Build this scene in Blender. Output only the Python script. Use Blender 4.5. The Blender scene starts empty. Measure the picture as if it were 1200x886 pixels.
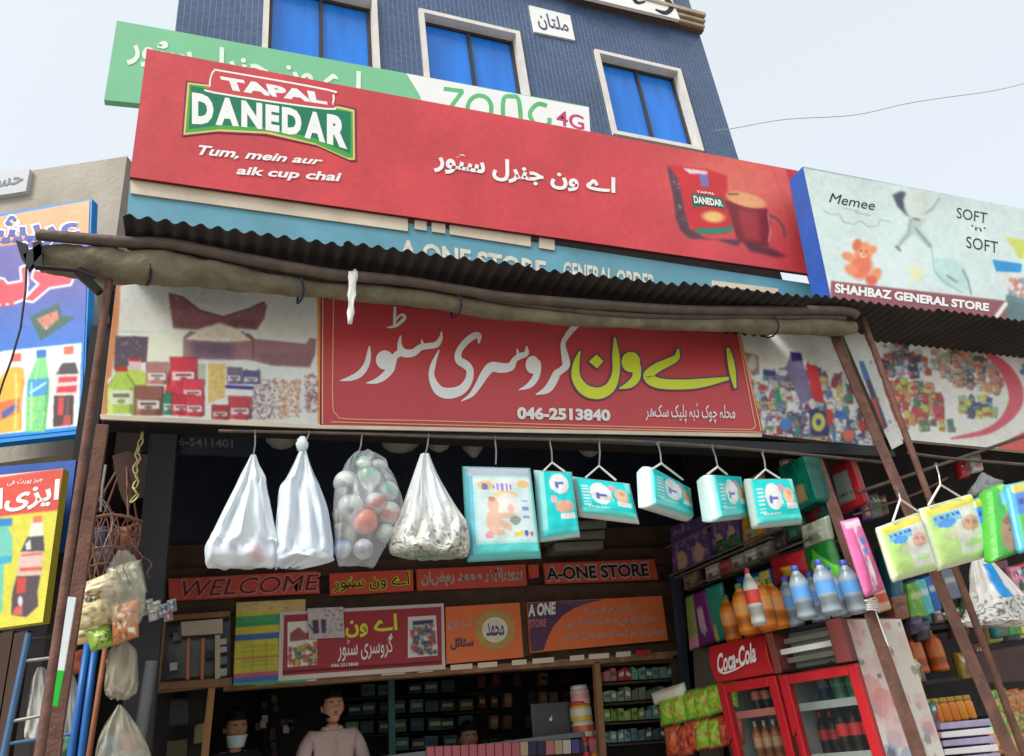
import bpy, bmesh, math, random
import numpy as np
from mathutils import Vector, Matrix, noise
from mathutils.geometry import tessellate_polygon

# ------------------------------------------------------------------ camera
SC = bpy.context.scene
COL = SC.collection
F_PX, YAW, PITCH, ROLL = 889.776, 0.405218, 0.445558, -0.124372   # focal length for a 1200 px wide picture
CAM = Vector((0.0, 0.0, 1.55))
_w = Vector((math.sin(YAW)*math.cos(PITCH), math.cos(YAW)*math.cos(PITCH), math.sin(PITCH)))
_r0 = Vector((math.cos(YAW), -math.sin(YAW), 0)); _u0 = _r0.cross(_w)
_r = _r0*math.cos(ROLL) + _u0*math.sin(ROLL)
_u = -_r0*math.sin(ROLL) + _u0*math.cos(ROLL)
cam_d = bpy.data.cameras.new('camera'); cam = bpy.data.objects.new('camera', cam_d); COL.objects.link(cam)
cam_d.sensor_fit = 'HORIZONTAL'; cam_d.sensor_width = 36; cam_d.lens = 36*F_PX/1200
cam_d.clip_start = 0.05; cam_d.clip_end = 2000
cam.matrix_world = Matrix(((_r.x, _u.x, -_w.x, CAM.x), (_r.y, _u.y, -_w.y, CAM.y), (_r.z, _u.z, -_w.z, CAM.z), (0, 0, 0, 1)))
SC.camera = cam

# ------------------------------------------------------------------ sky, sun, exposure
SUN_EL, SUN_AZ = math.radians(50), math.radians(-118)      # azimuth from +Y towards +X: high on the left, a little in front
world = bpy.data.worlds.new('World'); SC.world = world; world.use_nodes = True
nt = world.node_tree; nt.nodes.clear()
sky = nt.nodes.new('ShaderNodeTexSky'); sky.sky_type = 'NISHITA'; sky.sun_disc = False
sky.sun_elevation = SUN_EL; sky.sun_rotation = SUN_AZ; sky.dust_density = 4.0; sky.air_density = 1.0; sky.ozone_density = 1.5
mix = nt.nodes.new('ShaderNodeMix'); mix.data_type = 'RGBA'; mix.inputs[0].default_value = 0.5
mix.inputs[7].default_value = (9.1, 9.45, 9.3, 1)            # thin even cloud in front of the blue
bg = nt.nodes.new('ShaderNodeBackground'); bg.inputs['Strength'].default_value = 0.104
wo = nt.nodes.new('ShaderNodeOutputWorld')
nt.links.new(sky.outputs[0], mix.inputs[6]); nt.links.new(mix.outputs[2], bg.inputs['Color']); nt.links.new(bg.outputs[0], wo.inputs['Surface'])
sd = bpy.data.lights.new('sun', 'SUN'); sd.energy = 1.9; sd.angle = math.radians(22); sd.color = (1.0, 0.96, 0.9)
sun = bpy.data.objects.new('sun', sd); COL.objects.link(sun)
_s = Vector((math.sin(SUN_AZ)*math.cos(SUN_EL), math.cos(SUN_AZ)*math.cos(SUN_EL), math.sin(SUN_EL)))
sun.rotation_euler = _s.to_track_quat('Z', 'Y').to_euler(); sun.location = _s*30
SC.view_settings.view_transform = 'Standard'; SC.view_settings.look = 'None'
SC.view_settings.exposure = 0.62; SC.view_settings.gamma = 1.0
SC.cycles.max_bounces = 8; SC.cycles.diffuse_bounces = 4; SC.cycles.transparent_max_bounces = 12

# ------------------------------------------------------------------ helpers: colour and materials
def lin(c):
    c = np.asarray(c, float)/255.0
    return np.where(c <= 0.04045, c/12.92, ((c+0.055)/1.055)**2.4)
def C(r, g, b, k=1.0):
    v = np.clip(lin((r, g, b))*k, 0, 0.9); return (float(v[0]), float(v[1]), float(v[2]), 1.0)
MATS = {}
def M(name, rgb=None, rough=0.6, var=0.12, scale=6.0, metal=0.0, bump=0.0, bscale=40.0, dirt=0.0, alpha=1.0, spec=0.4, trans=0.0, stretch=(1, 1, 1)):
    if name in MATS: return MATS[name]
    m = bpy.data.materials.new(name); m.use_nodes = True; n = m.node_tree; b = n.nodes['Principled BSDF']
    b.inputs['Roughness'].default_value = rough; b.inputs['Metallic'].default_value = metal
    b.inputs['Specular IOR Level'].default_value = spec; b.inputs['Alpha'].default_value = alpha
    b.inputs['Transmission Weight'].default_value = trans
    c = C(*rgb); tc = n.nodes.new('ShaderNodeTexCoord'); mp = n.nodes.new('ShaderNodeMapping'); mp.inputs['Scale'].default_value = stretch
    n.links.new(tc.outputs['Object'], mp.inputs[0])
    nz = n.nodes.new('ShaderNodeTexNoise'); nz.inputs['Scale'].default_value = scale; nz.inputs['Detail'].default_value = 6
    n.links.new(mp.outputs[0], nz.inputs['Vector'])
    rp = n.nodes.new('ShaderNodeValToRGB'); rp.color_ramp.elements[0].position = 0.3; rp.color_ramp.elements[1].position = 0.7
    rp.color_ramp.elements[0].color = tuple(x*(1-var) for x in c[:3])+(1,); rp.color_ramp.elements[1].color = tuple(min(x*(1+var), 1) for x in c[:3])+(1,)
    n.links.new(nz.outputs['Fac'], rp.inputs[0]); out = rp.outputs[0]
    if dirt:
        n2 = n.nodes.new('ShaderNodeTexNoise'); n2.inputs['Scale'].default_value = scale*0.4; n2.inputs['Detail'].default_value = 10; n2.inputs['Roughness'].default_value = 0.7
        n.links.new(mp.outputs[0], n2.inputs['Vector'])
        r2 = n.nodes.new('ShaderNodeValToRGB'); r2.color_ramp.elements[0].position = 0.45; r2.color_ramp.elements[1].position = 0.7
        r2.color_ramp.elements[0].color = (0, 0, 0, 1); r2.color_ramp.elements[1].color = (dirt, dirt, dirt, 1)
        n.links.new(n2.outputs['Fac'], r2.inputs[0])
        mx = n.nodes.new('ShaderNodeMix'); mx.data_type = 'RGBA'; n.links.new(r2.outputs[0], mx.inputs[0]); n.links.new(out, mx.inputs[6]); mx.inputs[7].default_value = (0.09, 0.075, 0.06, 1)
        out = mx.outputs[2]
    n.links.new(out, b.inputs['Base Color'])
    if bump:
        n3 = n.nodes.new('ShaderNodeTexNoise'); n3.inputs['Scale'].default_value = bscale; n3.inputs['Detail'].default_value = 5
        n.links.new(mp.outputs[0], n3.inputs['Vector'])
        bp = n.nodes.new('ShaderNodeBump'); bp.inputs['Strength'].default_value = bump; bp.inputs['Distance'].default_value = 0.01
        n.links.new(n3.outputs['Fac'], bp.inputs['Height']); n.links.new(bp.outputs[0], b.inputs['Normal'])
    MATS[name] = m; return m
def print_mat(name, rough=0.4, bump=0.05, bscale=9.0, spec=0.4):
    """colours printed on the thing, stored per vertex (drawn pictures and bottle ribs have highlights and shade put into the colour)"""
    m = bpy.data.materials.new(name); m.use_nodes = True; n = m.node_tree; b = n.nodes['Principled BSDF']
    a = n.nodes.new('ShaderNodeAttribute'); a.attribute_name = 'Col'
    b.inputs['Roughness'].default_value = rough; b.inputs['Specular IOR Level'].default_value = spec
    n3 = n.nodes.new('ShaderNodeTexNoise'); n3.inputs['Scale'].default_value = bscale; n3.inputs['Detail'].default_value = 5
    tc = n.nodes.new('ShaderNodeTexCoord'); n.links.new(tc.outputs['Object'], n3.inputs['Vector'])
    bp = n.nodes.new('ShaderNodeBump'); bp.inputs['Strength'].default_value = min(bump*3.2, 1); bp.inputs['Distance'].default_value = 0.022
    n.links.new(n3.outputs['Fac'], bp.inputs['Height']); n.links.new(bp.outputs[0], b.inputs['Normal'])
    n4 = n.nodes.new('ShaderNodeTexNoise'); n4.inputs['Scale'].default_value = 3.0; n4.inputs['Detail'].default_value = 9; n4.inputs['Roughness'].default_value = 0.7
    n.links.new(tc.outputs['Object'], n4.inputs['Vector'])
    mr = n.nodes.new('ShaderNodeMapRange'); mr.inputs[1].default_value = 0.35; mr.inputs[2].default_value = 0.75; mr.inputs[3].default_value = 1.0; mr.inputs[4].default_value = 0.93
    n.links.new(n4.outputs['Fac'], mr.inputs[0])
    mu = n.nodes.new('ShaderNodeMix'); mu.data_type = 'RGBA'; mu.blend_type = 'MULTIPLY'; mu.inputs[0].default_value = 1
    n.links.new(a.outputs['Color'], mu.inputs[6]); n.links.new(mr.outputs[0], mu.inputs[7]); n.links.new(mu.outputs[2], b.inputs['Base Color'])
    MATS[name] = m; return m
PRINT = print_mat('printed_vinyl', 0.45, 0.04, 5.0)
WRAP = print_mat('printed_plastic_wrap', 0.32, 0.11, 13.0, 0.5)
FILM = print_mat('soft_bag_film', 0.34, 0.10, 12.0, 0.5)
LABEL = print_mat('printed_carton', 0.55, 0.05, 30.0, 0.3)
K = 1.12      # printed colours: reflectance from what the photograph shows in open light

# ------------------------------------------------------------------ helpers: camera rays to points on real planes
def ray(px, py):
    return _r*((px-600)/F_PX) - _u*((py-443)/F_PX) + _w
class Plane:
    """a plane in the place; S() gives the point of it seen at a pixel of the photograph"""
    def __init__(s, p, n): s.p = Vector(p); s.n = Vector(n).normalized()
    def S(s, px, py, off=0.0):
        d = ray(px, py); p = s.p + s.n*off
        return CAM + d*((p-CAM).dot(s.n)/d.dot(s.n))
def FY(y): return Plane((0, y, 0), (0, -1, 0))
def FX(x): return Plane((x, 0, 0), (-1, 0, 0))
def FZ(z): return Plane((0, 0, z), (0, 0, 1))
def AZ(px, py, y, deg):
    """vertical plane through the point at pixel (px,py) and depth y; deg = its horizontal direction"""
    a = math.radians(deg); return Plane(FY(y).S(px, py), (math.sin(a), -math.cos(a), 0))
def pxm(px, py, y): # metres per photograph pixel there
    return (FY(y).S(px, py)-CAM).dot(_w)/F_PX

# ------------------------------------------------------------------ helpers: objects
def empty(name, loc, rz=0.0):
    o = bpy.data.objects.new(name, None); o.empty_display_size = 0.1; COL.objects.link(o); o.location = loc; o.rotation_euler.z = rz; return o
def tag(o, label=None, cat=None, group=None, kind=None):
    if label: o['label'] = label
    if cat: o['category'] = cat
    if group: o['group'] = group
    if kind: o['kind'] = kind
    return o
def thing(name, label, cat, loc, group=None, rz=0.0): return tag(empty(name, loc, rz), label, cat, group)
class MB:
    def __init__(s): s.v = []; s.f = []; s.m = []; s.mats = []; s.c = []; s.smooth = False
    def mi(s, mat):
        if mat not in s.mats: s.mats.append(mat)
        return s.mats.index(mat)
    def add(s, vs, fs, mat, col=None):
        o = len(s.v); s.v += [tuple(v) for v in vs]; i = s.mi(mat)
        s.c += [tuple(col)]*len(vs) if col is not None and len(col) == 4 and not hasattr(col[0], '__len__') else (list(col) if col is not None else [(1, 1, 1, 1)]*len(vs))
        for f in fs: s.f.append(tuple(o+k for k in f)); s.m.append(i)
        return s
    def box(s, c, d, mat, R=None, col=None, taper=1.0):
        vs = []
        for z in (-1, 1):
            t = taper if z > 0 else 1
            for x, y in ((-1, -1), (1, -1), (1, 1), (-1, 1)):
                p = Vector((x*d[0]/2*t, y*d[1]/2*t, z*d[2]/2))
                if R is not None: p = R @ p
                vs.append(p+Vector(c))
        return s.add(vs, [(0, 3, 2, 1), (4, 5, 6, 7), (0, 1, 5, 4), (1, 2, 6, 5), (2, 3, 7, 6), (3, 0, 4, 7)], mat, col)
    def quadbox(s, q, dvec, mat, col=None):
        """q: four front corners TL,TR,BR,BL; extruded by dvec"""
        d = Vector(dvec); vs = [Vector(p) for p in q]+[Vector(p)+d for p in q]
        return s.add(vs, [(0, 3, 2, 1), (4, 5, 6, 7), (0, 1, 5, 4), (1, 2, 6, 5), (2, 3, 7, 6), (3, 0, 4, 7)], mat, col)
    def tube(s, pts, r, mat, n=10, cap=True, rfun=None, col=None):
        pts = [Vector(p) for p in pts]; vs = []; fs = []
        for i, p in enumerate(pts):
            t = (pts[min(i+1, len(pts)-1)]-pts[max(i-1, 0)]).normalized()
            a = Vector((0, 0, 1)) if abs(t.z) < 0.9 else Vector((0, 1, 0))
            x = t.cross(a).normalized(); y = t.cross(x)
            rr = r[i] if hasattr(r, '__len__') else r
            for k in range(n):
                th = 2*math.pi*k/n; q = rr
                if rfun: q = rr*rfun(i, th)
                vs.append(p+x*math.cos(th)*q+y*math.sin(th)*q)
        for i in range(len(pts)-1):
            for k in range(n): fs.append((i*n+k, i*n+(k+1) % n, (i+1)*n+(k+1) % n, (i+1)*n+k))
        if cap: fs.append(tuple(range(n-1, -1, -1))); fs.append(tuple((len(pts)-1)*n+k for k in range(n)))
        return s.add(vs, fs, mat, col)
    def lathe(s, prof, mat, n=20, c=(0, 0, 0), colf=None, sx=1.0, sy=1.0):
        vs = []; cs = []
        for (r, z) in prof:
            for k in range(n):
                th = 2*math.pi*k/n; vs.append((c[0]+r*math.cos(th)*sx, c[1]+r*math.sin(th)*sy, c[2]+z))
                cs.append(colf(z, th) if colf else (1, 1, 1, 1))
        fs = [(i*n+k, i*n+(k+1) % n, (i+1)*n+(k+1) % n, (i+1)*n+k) for i in range(len(prof)-1) for k in range(n)]
        fs.append(tuple(range(n-1, -1, -1))); fs.append(tuple((len(prof)-1)*n+k for k in range(n)))
        return s.add(vs, fs, mat, cs)
    def build(s, name, parent=None, label=None, smooth=None, bevel=0, **kw):
        me = bpy.data.meshes.new(name); L = Vector((0, 0, 0))
        vs = s.v
        if parent is not None and not kw.pop('local', False): L = parent_loc(parent); vs = [(v[0]-L.x, v[1]-L.y, v[2]-L.z) for v in vs]
        me.from_pydata(vs, [], s.f)
        for m in s.mats: me.materials.append(m)
        me.polygons.foreach_set('material_index', s.m)
        if s.smooth or smooth:
            me.polygons.foreach_set('use_smooth', [True]*len(s.f))
        if any(m in (PRINT, WRAP, LABEL, FILM, MATS.get("skin")) for m in s.mats):
            a = me.color_attributes.new('Col', 'FLOAT_COLOR', 'POINT'); a.data.foreach_set('color', np.array(s.c, 'f').ravel())
        me.update(); o = bpy.data.objects.new(name, me); COL.objects.link(o)
        if parent is not None: o.parent = parent
        if label: o['label'] = label
        if bevel:
            b = o.modifiers.new('bevel', 'BEVEL'); b.width = bevel; b.segments = 2; b.limit_method = 'ANGLE'
        return o
def parent_loc(p):
    L = Vector(p.location)
    while p.parent is not None: p = p.parent; L = L+Vector(p.location)
    return L
KIDS = {}
def dup(root, loc, rz=None, label=None, group=None):
    r = root.copy(); COL.objects.link(r); r.location = loc
    if rz is not None: r.rotation_euler = (0, 0, rz) if not hasattr(rz, '__len__') else rz
    if label: r['label'] = label
    if group: r['group'] = group
    for ch in list(root.children):
        c = ch.copy(); COL.objects.link(c); c.parent = r
        for g in ch.children: d = g.copy(); COL.objects.link(d); d.parent = c
    return r
def struct(mb, name, parent=None, **kw):
    o = mb.build(name, parent, **kw)
    if parent is None: o['kind'] = 'structure'
    return o

# ------------------------------------------------------------------ helpers: flat print (lettering as thin cut vinyl, pictures as vertex colours)
OFF = [0.003]
def nxt(): OFF[0] += 0.00015; return OFF[0]
def reset(v=0.003): OFF[0] = v
def catmull(pts, sub=6, closed=False):
    P = [np.array(p, float) for p in pts]; n = len(P); out = []
    rng = range(n if closed else n-1)
    for i in rng:
        if closed: a, b, c, d = P[(i-1) % n], P[i], P[(i+1) % n], P[(i+2) % n]
        else: a, b, c, d = P[max(i-1, 0)], P[i], P[i+1], P[min(i+2, n-1)]
        for k in range(sub):
            t = k/sub; out.append(0.5*((2*b)+(-a+c)*t+(2*a-5*b+4*c-d)*t*t+(-a+3*b-3*c+d)*t**3))
    if not closed: out.append(P[-1])
    return out
def ribbon(mb, S, pts, mat, extra=0.0, sub=6, col=None, wmin=0.3):
    """a pen stroke: (x, y, width) in photograph pixels"""
    o = nxt(); P = catmull(pts, sub); vs = []; fs = []
    for i, p in enumerate(P):
        t = P[min(i+1, len(P)-1)][:2]-P[max(i-1, 0)][:2]; L = np.hypot(*t)+1e-9; nx, ny = -t[1]/L, t[0]/L; w = max(p[2], wmin)/2+extra
        e = 0
        if extra and i == 0: e = -extra
        if extra and i == len(P)-1: e = extra
        x, y = p[0]+t[0]/L*e, p[1]+t[1]/L*e
        vs.append(S(x+nx*w, y+ny*w, o)); vs.append(S(x-nx*w, y-ny*w, o))
    for i in range(len(P)-1): fs.append((2*i, 2*i+1, 2*i+3, 2*i+2))
    mb.add(vs, fs, mat, col)
def ell(mb, S, cx, cy, rx, ry, mat, rot=0, n=24, col=None):
    o = nxt(); cr, sr = math.cos(rot), math.sin(rot)
    vs = [S(cx+rx*math.cos(a)*cr-ry*math.sin(a)*sr, cy+rx*math.cos(a)*sr+ry*math.sin(a)*cr, o) for a in [2*math.pi*k/n for k in range(n)]]
    mb.add(vs, [tuple(range(n))], mat, col)
def poly(mb, S, pts, mat, col=None, smooth=0, off=None):
    if smooth: pts = [tuple(p) for p in catmull(pts, smooth, True)]
    o = nxt() if off is None else off; tri = tessellate_polygon([[Vector((p[0], p[1], 0)) for p in pts]])
    mb.add([S(p[0], p[1], o) for p in pts], [tuple(t) for t in tri], mat, col)
AR = {'ا': ('\ufe8d', '\ufe8e'), 'ب': '\ufe8f\ufe90\ufe91\ufe92', 'پ': '\ufb56\ufb57\ufb58\ufb59', 'ت': '\ufe95\ufe96\ufe97\ufe98', 'ٹ': '\ufb66\ufb67\ufb68\ufb69',
      'ج': '\ufe9d\ufe9e\ufe9f\ufea0', 'چ': '\ufb7a\ufb7b\ufb7c\ufb7d', 'ح': '\ufea1\ufea2\ufea3\ufea4', 'خ': '\ufea5\ufea6\ufea7\ufea8', 'د': '\ufea9\ufeaa', 'ڈ': '\ufb88\ufb89', 'ر': '\ufead\ufeae',
      'ز': '\ufeaf\ufeb0', 'س': '\ufeb1\ufeb2\ufeb3\ufeb4', 'ش': '\ufeb5\ufeb6\ufeb7\ufeb8', 'ص': '\ufeb9\ufeba\ufebb\ufebc', 'ط': '\ufec1\ufec2\ufec3\ufec4', 'ع': '\ufec9\ufeca\ufecb\ufecc', 'ف': '\ufed1\ufed2\ufed3\ufed4', 'ق': '\ufed5\ufed6\ufed7\ufed8',
      'ک': '\ufb8e\ufb8f\ufb90\ufb91', 'گ': '\ufb92\ufb93\ufb94\ufb95', 'ل': '\ufedd\ufede\ufedf\ufee0', 'م': '\ufee1\ufee2\ufee3\ufee4', 'ن': '\ufee5\ufee6\ufee7\ufee8',
      'و': '\ufeed\ufeee', 'ہ': '\ufba6\ufba7\ufba8\ufba9', 'ی': '\ufbfc\ufbfd\ufbfe\ufbff', 'ے': '\ufbae\ufbaf', 'ئ': '\ufe89\ufe8a\ufe8b\ufe8c'}
def urdu(s):
    out = ''
    for i, ch in enumerate(s):
        if ch not in AR: out += ch; continue
        prev = i > 0 and s[i-1] in AR and len(AR[s[i-1]]) == 4
        nx = i+1 < len(s) and s[i+1] in AR and len(AR[ch]) == 4
        out += AR[ch][(3 if nx else 1) if prev else (2 if nx else 0)]
    return out[::-1]
TXT = {}
def text_mesh(s, bold, spacing=1.0, lines=1.0):
    k = (s, bold, spacing)
    if k in TXT: return TXT[k]
    cu = bpy.data.curves.new('t', 'FONT'); cu.body = s; cu.offset = bold; cu.resolution_u = 3; cu.space_character = spacing; cu.space_line = lines
    o = bpy.data.objects.new('t', cu); COL.objects.link(o); dg = bpy.context.evaluated_depsgraph_get(); dg.update()
    me = bpy.data.meshes.new_from_object(o.evaluated_get(dg)); v = np.array([tuple(x.co) for x in me.vertices]); f = [tuple(p.vertices) for p in me.polygons]
    bpy.data.objects.remove(o); bpy.data.curves.remove(cu); bpy.data.meshes.remove(me)
    mn = v.min(0); mx = v.max(0); v = (v-mn)/np.maximum(mx-mn, 1e-6); TXT[k] = (v[:, :2], f); return TXT[k]
def text(mb, S, s, quad, mat, bold=0.02, shear=0.0, spacing=1.0, bend=0.0, col=None, off=None, warp=None):
    """lettering fitted into four photograph pixels TL,TR,BR,BL lying on the sign"""
    v, f = text_mesh(s, bold, spacing); o = nxt() if off is None else off; q = [np.array(p, float) for p in quad]; vs = []
    for x, y in v:
        if warp: x, y = warp(x, y)
        xx = x+shear*(y-0.5); t = (1-y)
        p = (q[0]*(1-xx)+q[1]*xx)*(1-t)+(q[3]*(1-xx)+q[2]*xx)*t
        p = p+np.array([0, bend*4*x*(1-x)]); vs.append(S(p[0], p[1], o))
    mb.add(vs, f, mat, col)
class Canvas:
    """a printed picture drawn in photograph pixels, carried by the vertices of a sheet that lies on the sign"""
    def __init__(s, x0, y0, x1, y1, bgc, ss=2):
        s.x0, s.y0, s.ss = x0, y0, ss; s.W = int((x1-x0)*ss)+1; s.H = int((y1-y0)*ss)+1
        s.a = np.zeros((s.H, s.W, 3)); s.a[:] = bgc
        s.X, s.Y = np.meshgrid(x0+np.arange(s.W)/ss, y0+np.arange(s.H)/ss)
    def _mix(s, m, c, al):
        m = (m*al)[..., None]; s.a = s.a*(1-m)+np.array(c, float)*m
    def poly(s, pts, c, al=1.0, soft=0.0):
        n = len(pts); pad = 2+3*soft; xs = [p[0] for p in pts]; ys = [p[1] for p in pts]
        j0 = max(int((min(xs)-pad-s.x0)*s.ss), 0); j1 = min(int((max(xs)+pad-s.x0)*s.ss)+2, s.W); i0 = max(int((min(ys)-pad-s.y0)*s.ss), 0); i1 = min(int((max(ys)+pad-s.y0)*s.ss)+2, s.H)
        if j1 <= j0 or i1 <= i0: return s
        X, Y = s.X[i0:i1, j0:j1], s.Y[i0:i1, j0:j1]; ins = np.zeros(X.shape, bool)
        for i in range(n):
            x1, y1 = pts[i]; x2, y2 = pts[(i+1) % n]
            if y1 == y2: continue
            ins ^= ((y1 > Y) != (y2 > Y)) & (X < (x2-x1)*(Y-y1)/(y2-y1)+x1)
        m = ins.astype(float)
        if soft:
            kk = max(int(soft*s.ss), 1); m = np.pad(m, kk*2); m = s.blur(m, soft)[kk*2:-kk*2, kk*2:-kk*2]
        m = (m*al)[..., None]; s.a[i0:i1, j0:j1] = s.a[i0:i1, j0:j1]*(1-m)+np.array(c, float)*m; return s
    def blur(s, m, r):
        k = max(int(r*s.ss), 1)
        for _ in range(2):
            for ax in (0, 1):
                c = np.zeros_like(m); 
                for d in range(-k, k+1): c += np.roll(m, d, ax)
                m = c/(2*k+1)
        return m
    def ell(s, cx, cy, rx, ry, c, al=1.0, rot=0.0, soft=0.15):
        R_ = max(rx, ry)*(1+soft)+2; j0 = max(int((cx-R_-s.x0)*s.ss), 0); j1 = min(int((cx+R_-s.x0)*s.ss)+2, s.W); i0 = max(int((cy-R_-s.y0)*s.ss), 0); i1 = min(int((cy+R_-s.y0)*s.ss)+2, s.H)
        if j1 <= j0 or i1 <= i0: return s
        dx, dy = s.X[i0:i1, j0:j1]-cx, s.Y[i0:i1, j0:j1]-cy; cr, sr = math.cos(rot), math.sin(rot); d = np.sqrt(((dx*cr+dy*sr)/rx)**2+((-dx*sr+dy*cr)/ry)**2)
        m = (np.clip((1+soft/2-d)/soft, 0, 1)*al)[..., None]; s.a[i0:i1, j0:j1] = s.a[i0:i1, j0:j1]*(1-m)+np.array(c, float)*m; return s
    def line(s, pts, w, c, al=1.0):
        d = np.full(s.X.shape, 1e9)
        for (x1, y1), (x2, y2) in zip(pts[:-1], pts[1:]):
            L = (x2-x1)**2+(y2-y1)**2+1e-9; t = np.clip(((s.X-x1)*(x2-x1)+(s.Y-y1)*(y2-y1))/L, 0, 1)
            d = np.minimum(d, np.hypot(s.X-x1-t*(x2-x1), s.Y-y1-t*(y2-y1)))
        s._mix(np.clip(w/2-d+0.5, 0, 1), c, al); return s
    def speck(s, pts, cols, n, r, seed=0):
        rg = random.Random(seed); xs = [p[0] for p in pts]; ys = [p[1] for p in pts]
        for _ in range(n):
            x, y = rg.uniform(min(xs), max(xs)), rg.uniform(min(ys), max(ys))
            ins = False
            for i in range(len(pts)):
                a, b = pts[i], pts[(i+1) % len(pts)]
                if (a[1] > y) != (b[1] > y) and x < (b[0]-a[0])*(y-a[1])/(b[1]-a[1])+a[0]: ins = not ins
            if ins:
                rr = rg.uniform(r*0.5, r); i0 = max(int((y-rr-1-s.y0)*s.ss), 0); j0 = max(int((x-rr-1-s.x0)*s.ss), 0); i1 = int((y+rr+1-s.y0)*s.ss)+1; j1 = int((x+rr+1-s.x0)*s.ss)+1
                X, Y = s.X[i0:i1, j0:j1], s.Y[i0:i1, j0:j1]
                if X.size == 0: continue
                m = np.clip(rr+0.4-np.hypot(X-x, (Y-y)*rg.uniform(0.8, 1.3)), 0, 1)[..., None]; s.a[i0:i1, j0:j1] = s.a[i0:i1, j0:j1]*(1-m)+(np.array(rg.choice(cols), float)*0.78+np.array((150, 148, 142))*0.22)*m
        return s
    def soften(s, r=0.6):
        k = max(int(round(r*s.ss)), 1); a = np.pad(s.a, ((k, k), (k, k), (0, 0)), 'edge')
        for ax in (0, 1):
            a = sum(np.roll(a, d, ax) for d in range(-k, k+1))/(2*k+1)
        s.a = a[k:-k, k:-k]; return s
    def prod(s, x, y, w, h, c, kind=0, rot=0.0, lab=(225, 225, 220)):
        c = np.array(c, float); R = lambda l: [(x+(a*math.cos(rot)-b*math.sin(rot))*1.0, y+(a*math.sin(rot)+b*math.cos(rot))) for a, b in l]
        if kind == 0: body = [(-w/2, -h), (w/2, -h*0.97), (w/2, 0), (-w/2, 0)]
        elif kind == 1: body = [(-w/2, 0), (-w/2, -h*0.55), (-w*0.2, -h*0.82), (-w*0.2, -h), (w*0.2, -h), (w*0.2, -h*0.82), (w/2, -h*0.55), (w/2, 0)]
        else: body = [(-w*0.45, 0), (-w/2, -h*0.3), (-w*0.46, -h*0.75), (-w*0.3, -h), (w*0.3, -h), (w*0.46, -h*0.75), (w/2, -h*0.3), (w*0.45, 0)]
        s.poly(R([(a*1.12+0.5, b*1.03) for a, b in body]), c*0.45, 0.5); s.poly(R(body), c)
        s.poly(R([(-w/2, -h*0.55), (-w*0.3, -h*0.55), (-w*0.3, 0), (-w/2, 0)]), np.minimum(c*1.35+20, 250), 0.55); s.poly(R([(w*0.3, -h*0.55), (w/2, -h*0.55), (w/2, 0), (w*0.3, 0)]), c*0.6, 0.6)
        s.poly(R([(-w*0.42, -h*0.5), (w*0.42, -h*0.5), (w*0.42, -h*0.2), (-w*0.42, -h*0.2)]), lab, 0.9)
        s.poly(R([(-w*0.3, -h*0.42), (w*0.3, -h*0.42), (w*0.3, -h*0.34), (-w*0.3, -h*0.34)]), c*0.5, 0.8); s.ell(*R([(0, -h*0.26)])[0], max(w*0.15, 0.6), max(h*0.05, 0.5), c*0.7, 0.8)
        if kind == 1: s.poly(R([(-w*0.22, -h), (w*0.22, -h), (w*0.22, -h*0.9), (-w*0.22, -h*0.9)]), (210, 210, 205) if c.sum() < 400 else (180, 50, 50))
        return s
    def crowd(s, pts, cols, n, w, h, seed=0):
        rg = random.Random(seed); xs = [p[0] for p in pts]; ys = [p[1] for p in pts]; L = []
        while len(L) < n:
            x, y = rg.uniform(min(xs), max(xs)), rg.uniform(min(ys), max(ys)); ins = False
            for i in range(len(pts)):
                a, b = pts[i], pts[(i+1) % len(pts)]
                if (a[1] > y) != (b[1] > y) and x < (b[0]-a[0])*(y-a[1])/(b[1]-a[1])+a[0]: ins = not ins
            if ins: L.append((y, x))
        for y, x in sorted(L):
            c = np.array(rg.choice(cols), float)*0.85+20; s.prod(x, y, w*rg.uniform(0.6, 1.2), h*rg.uniform(0.6, 1.25), c, rg.choice([0, 0, 1, 2]), rg.uniform(-0.15, 0.15), rg.choice([(225, 225, 220), (214, 200, 120), (200, 80, 80), (120, 160, 200)]))
        return s
    def grad(s, c0, c1, y0, y1, x0=None, x1=None):
        t = np.clip((s.Y-y0)/(y1-y0), 0, 1)[..., None]; s.a = np.array(c0, float)*(1-t)+np.array(c1, float)*t; return s
    def get(s, px, py):
        fx = np.clip((px-s.x0)*s.ss, 0, s.W-1.001); fy = np.clip((py-s.y0)*s.ss, 0, s.H-1.001); i = fy.astype(int); j = fx.astype(int); ti = (fy-i)[..., None]; tj = (fx-j)[..., None]
        return (s.a[i, j]*(1-ti)*(1-tj)+s.a[i+1, j]*ti*(1-tj)+s.a[i, j+1]*(1-ti)*tj+s.a[i+1, j+1]*ti*tj)
def tocol(rgb, k=K):
    c = np.clip(lin(rgb)*k, 0, 0.86); return np.concatenate([c, np.ones(c.shape[:-1]+(1,))], -1)
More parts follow.
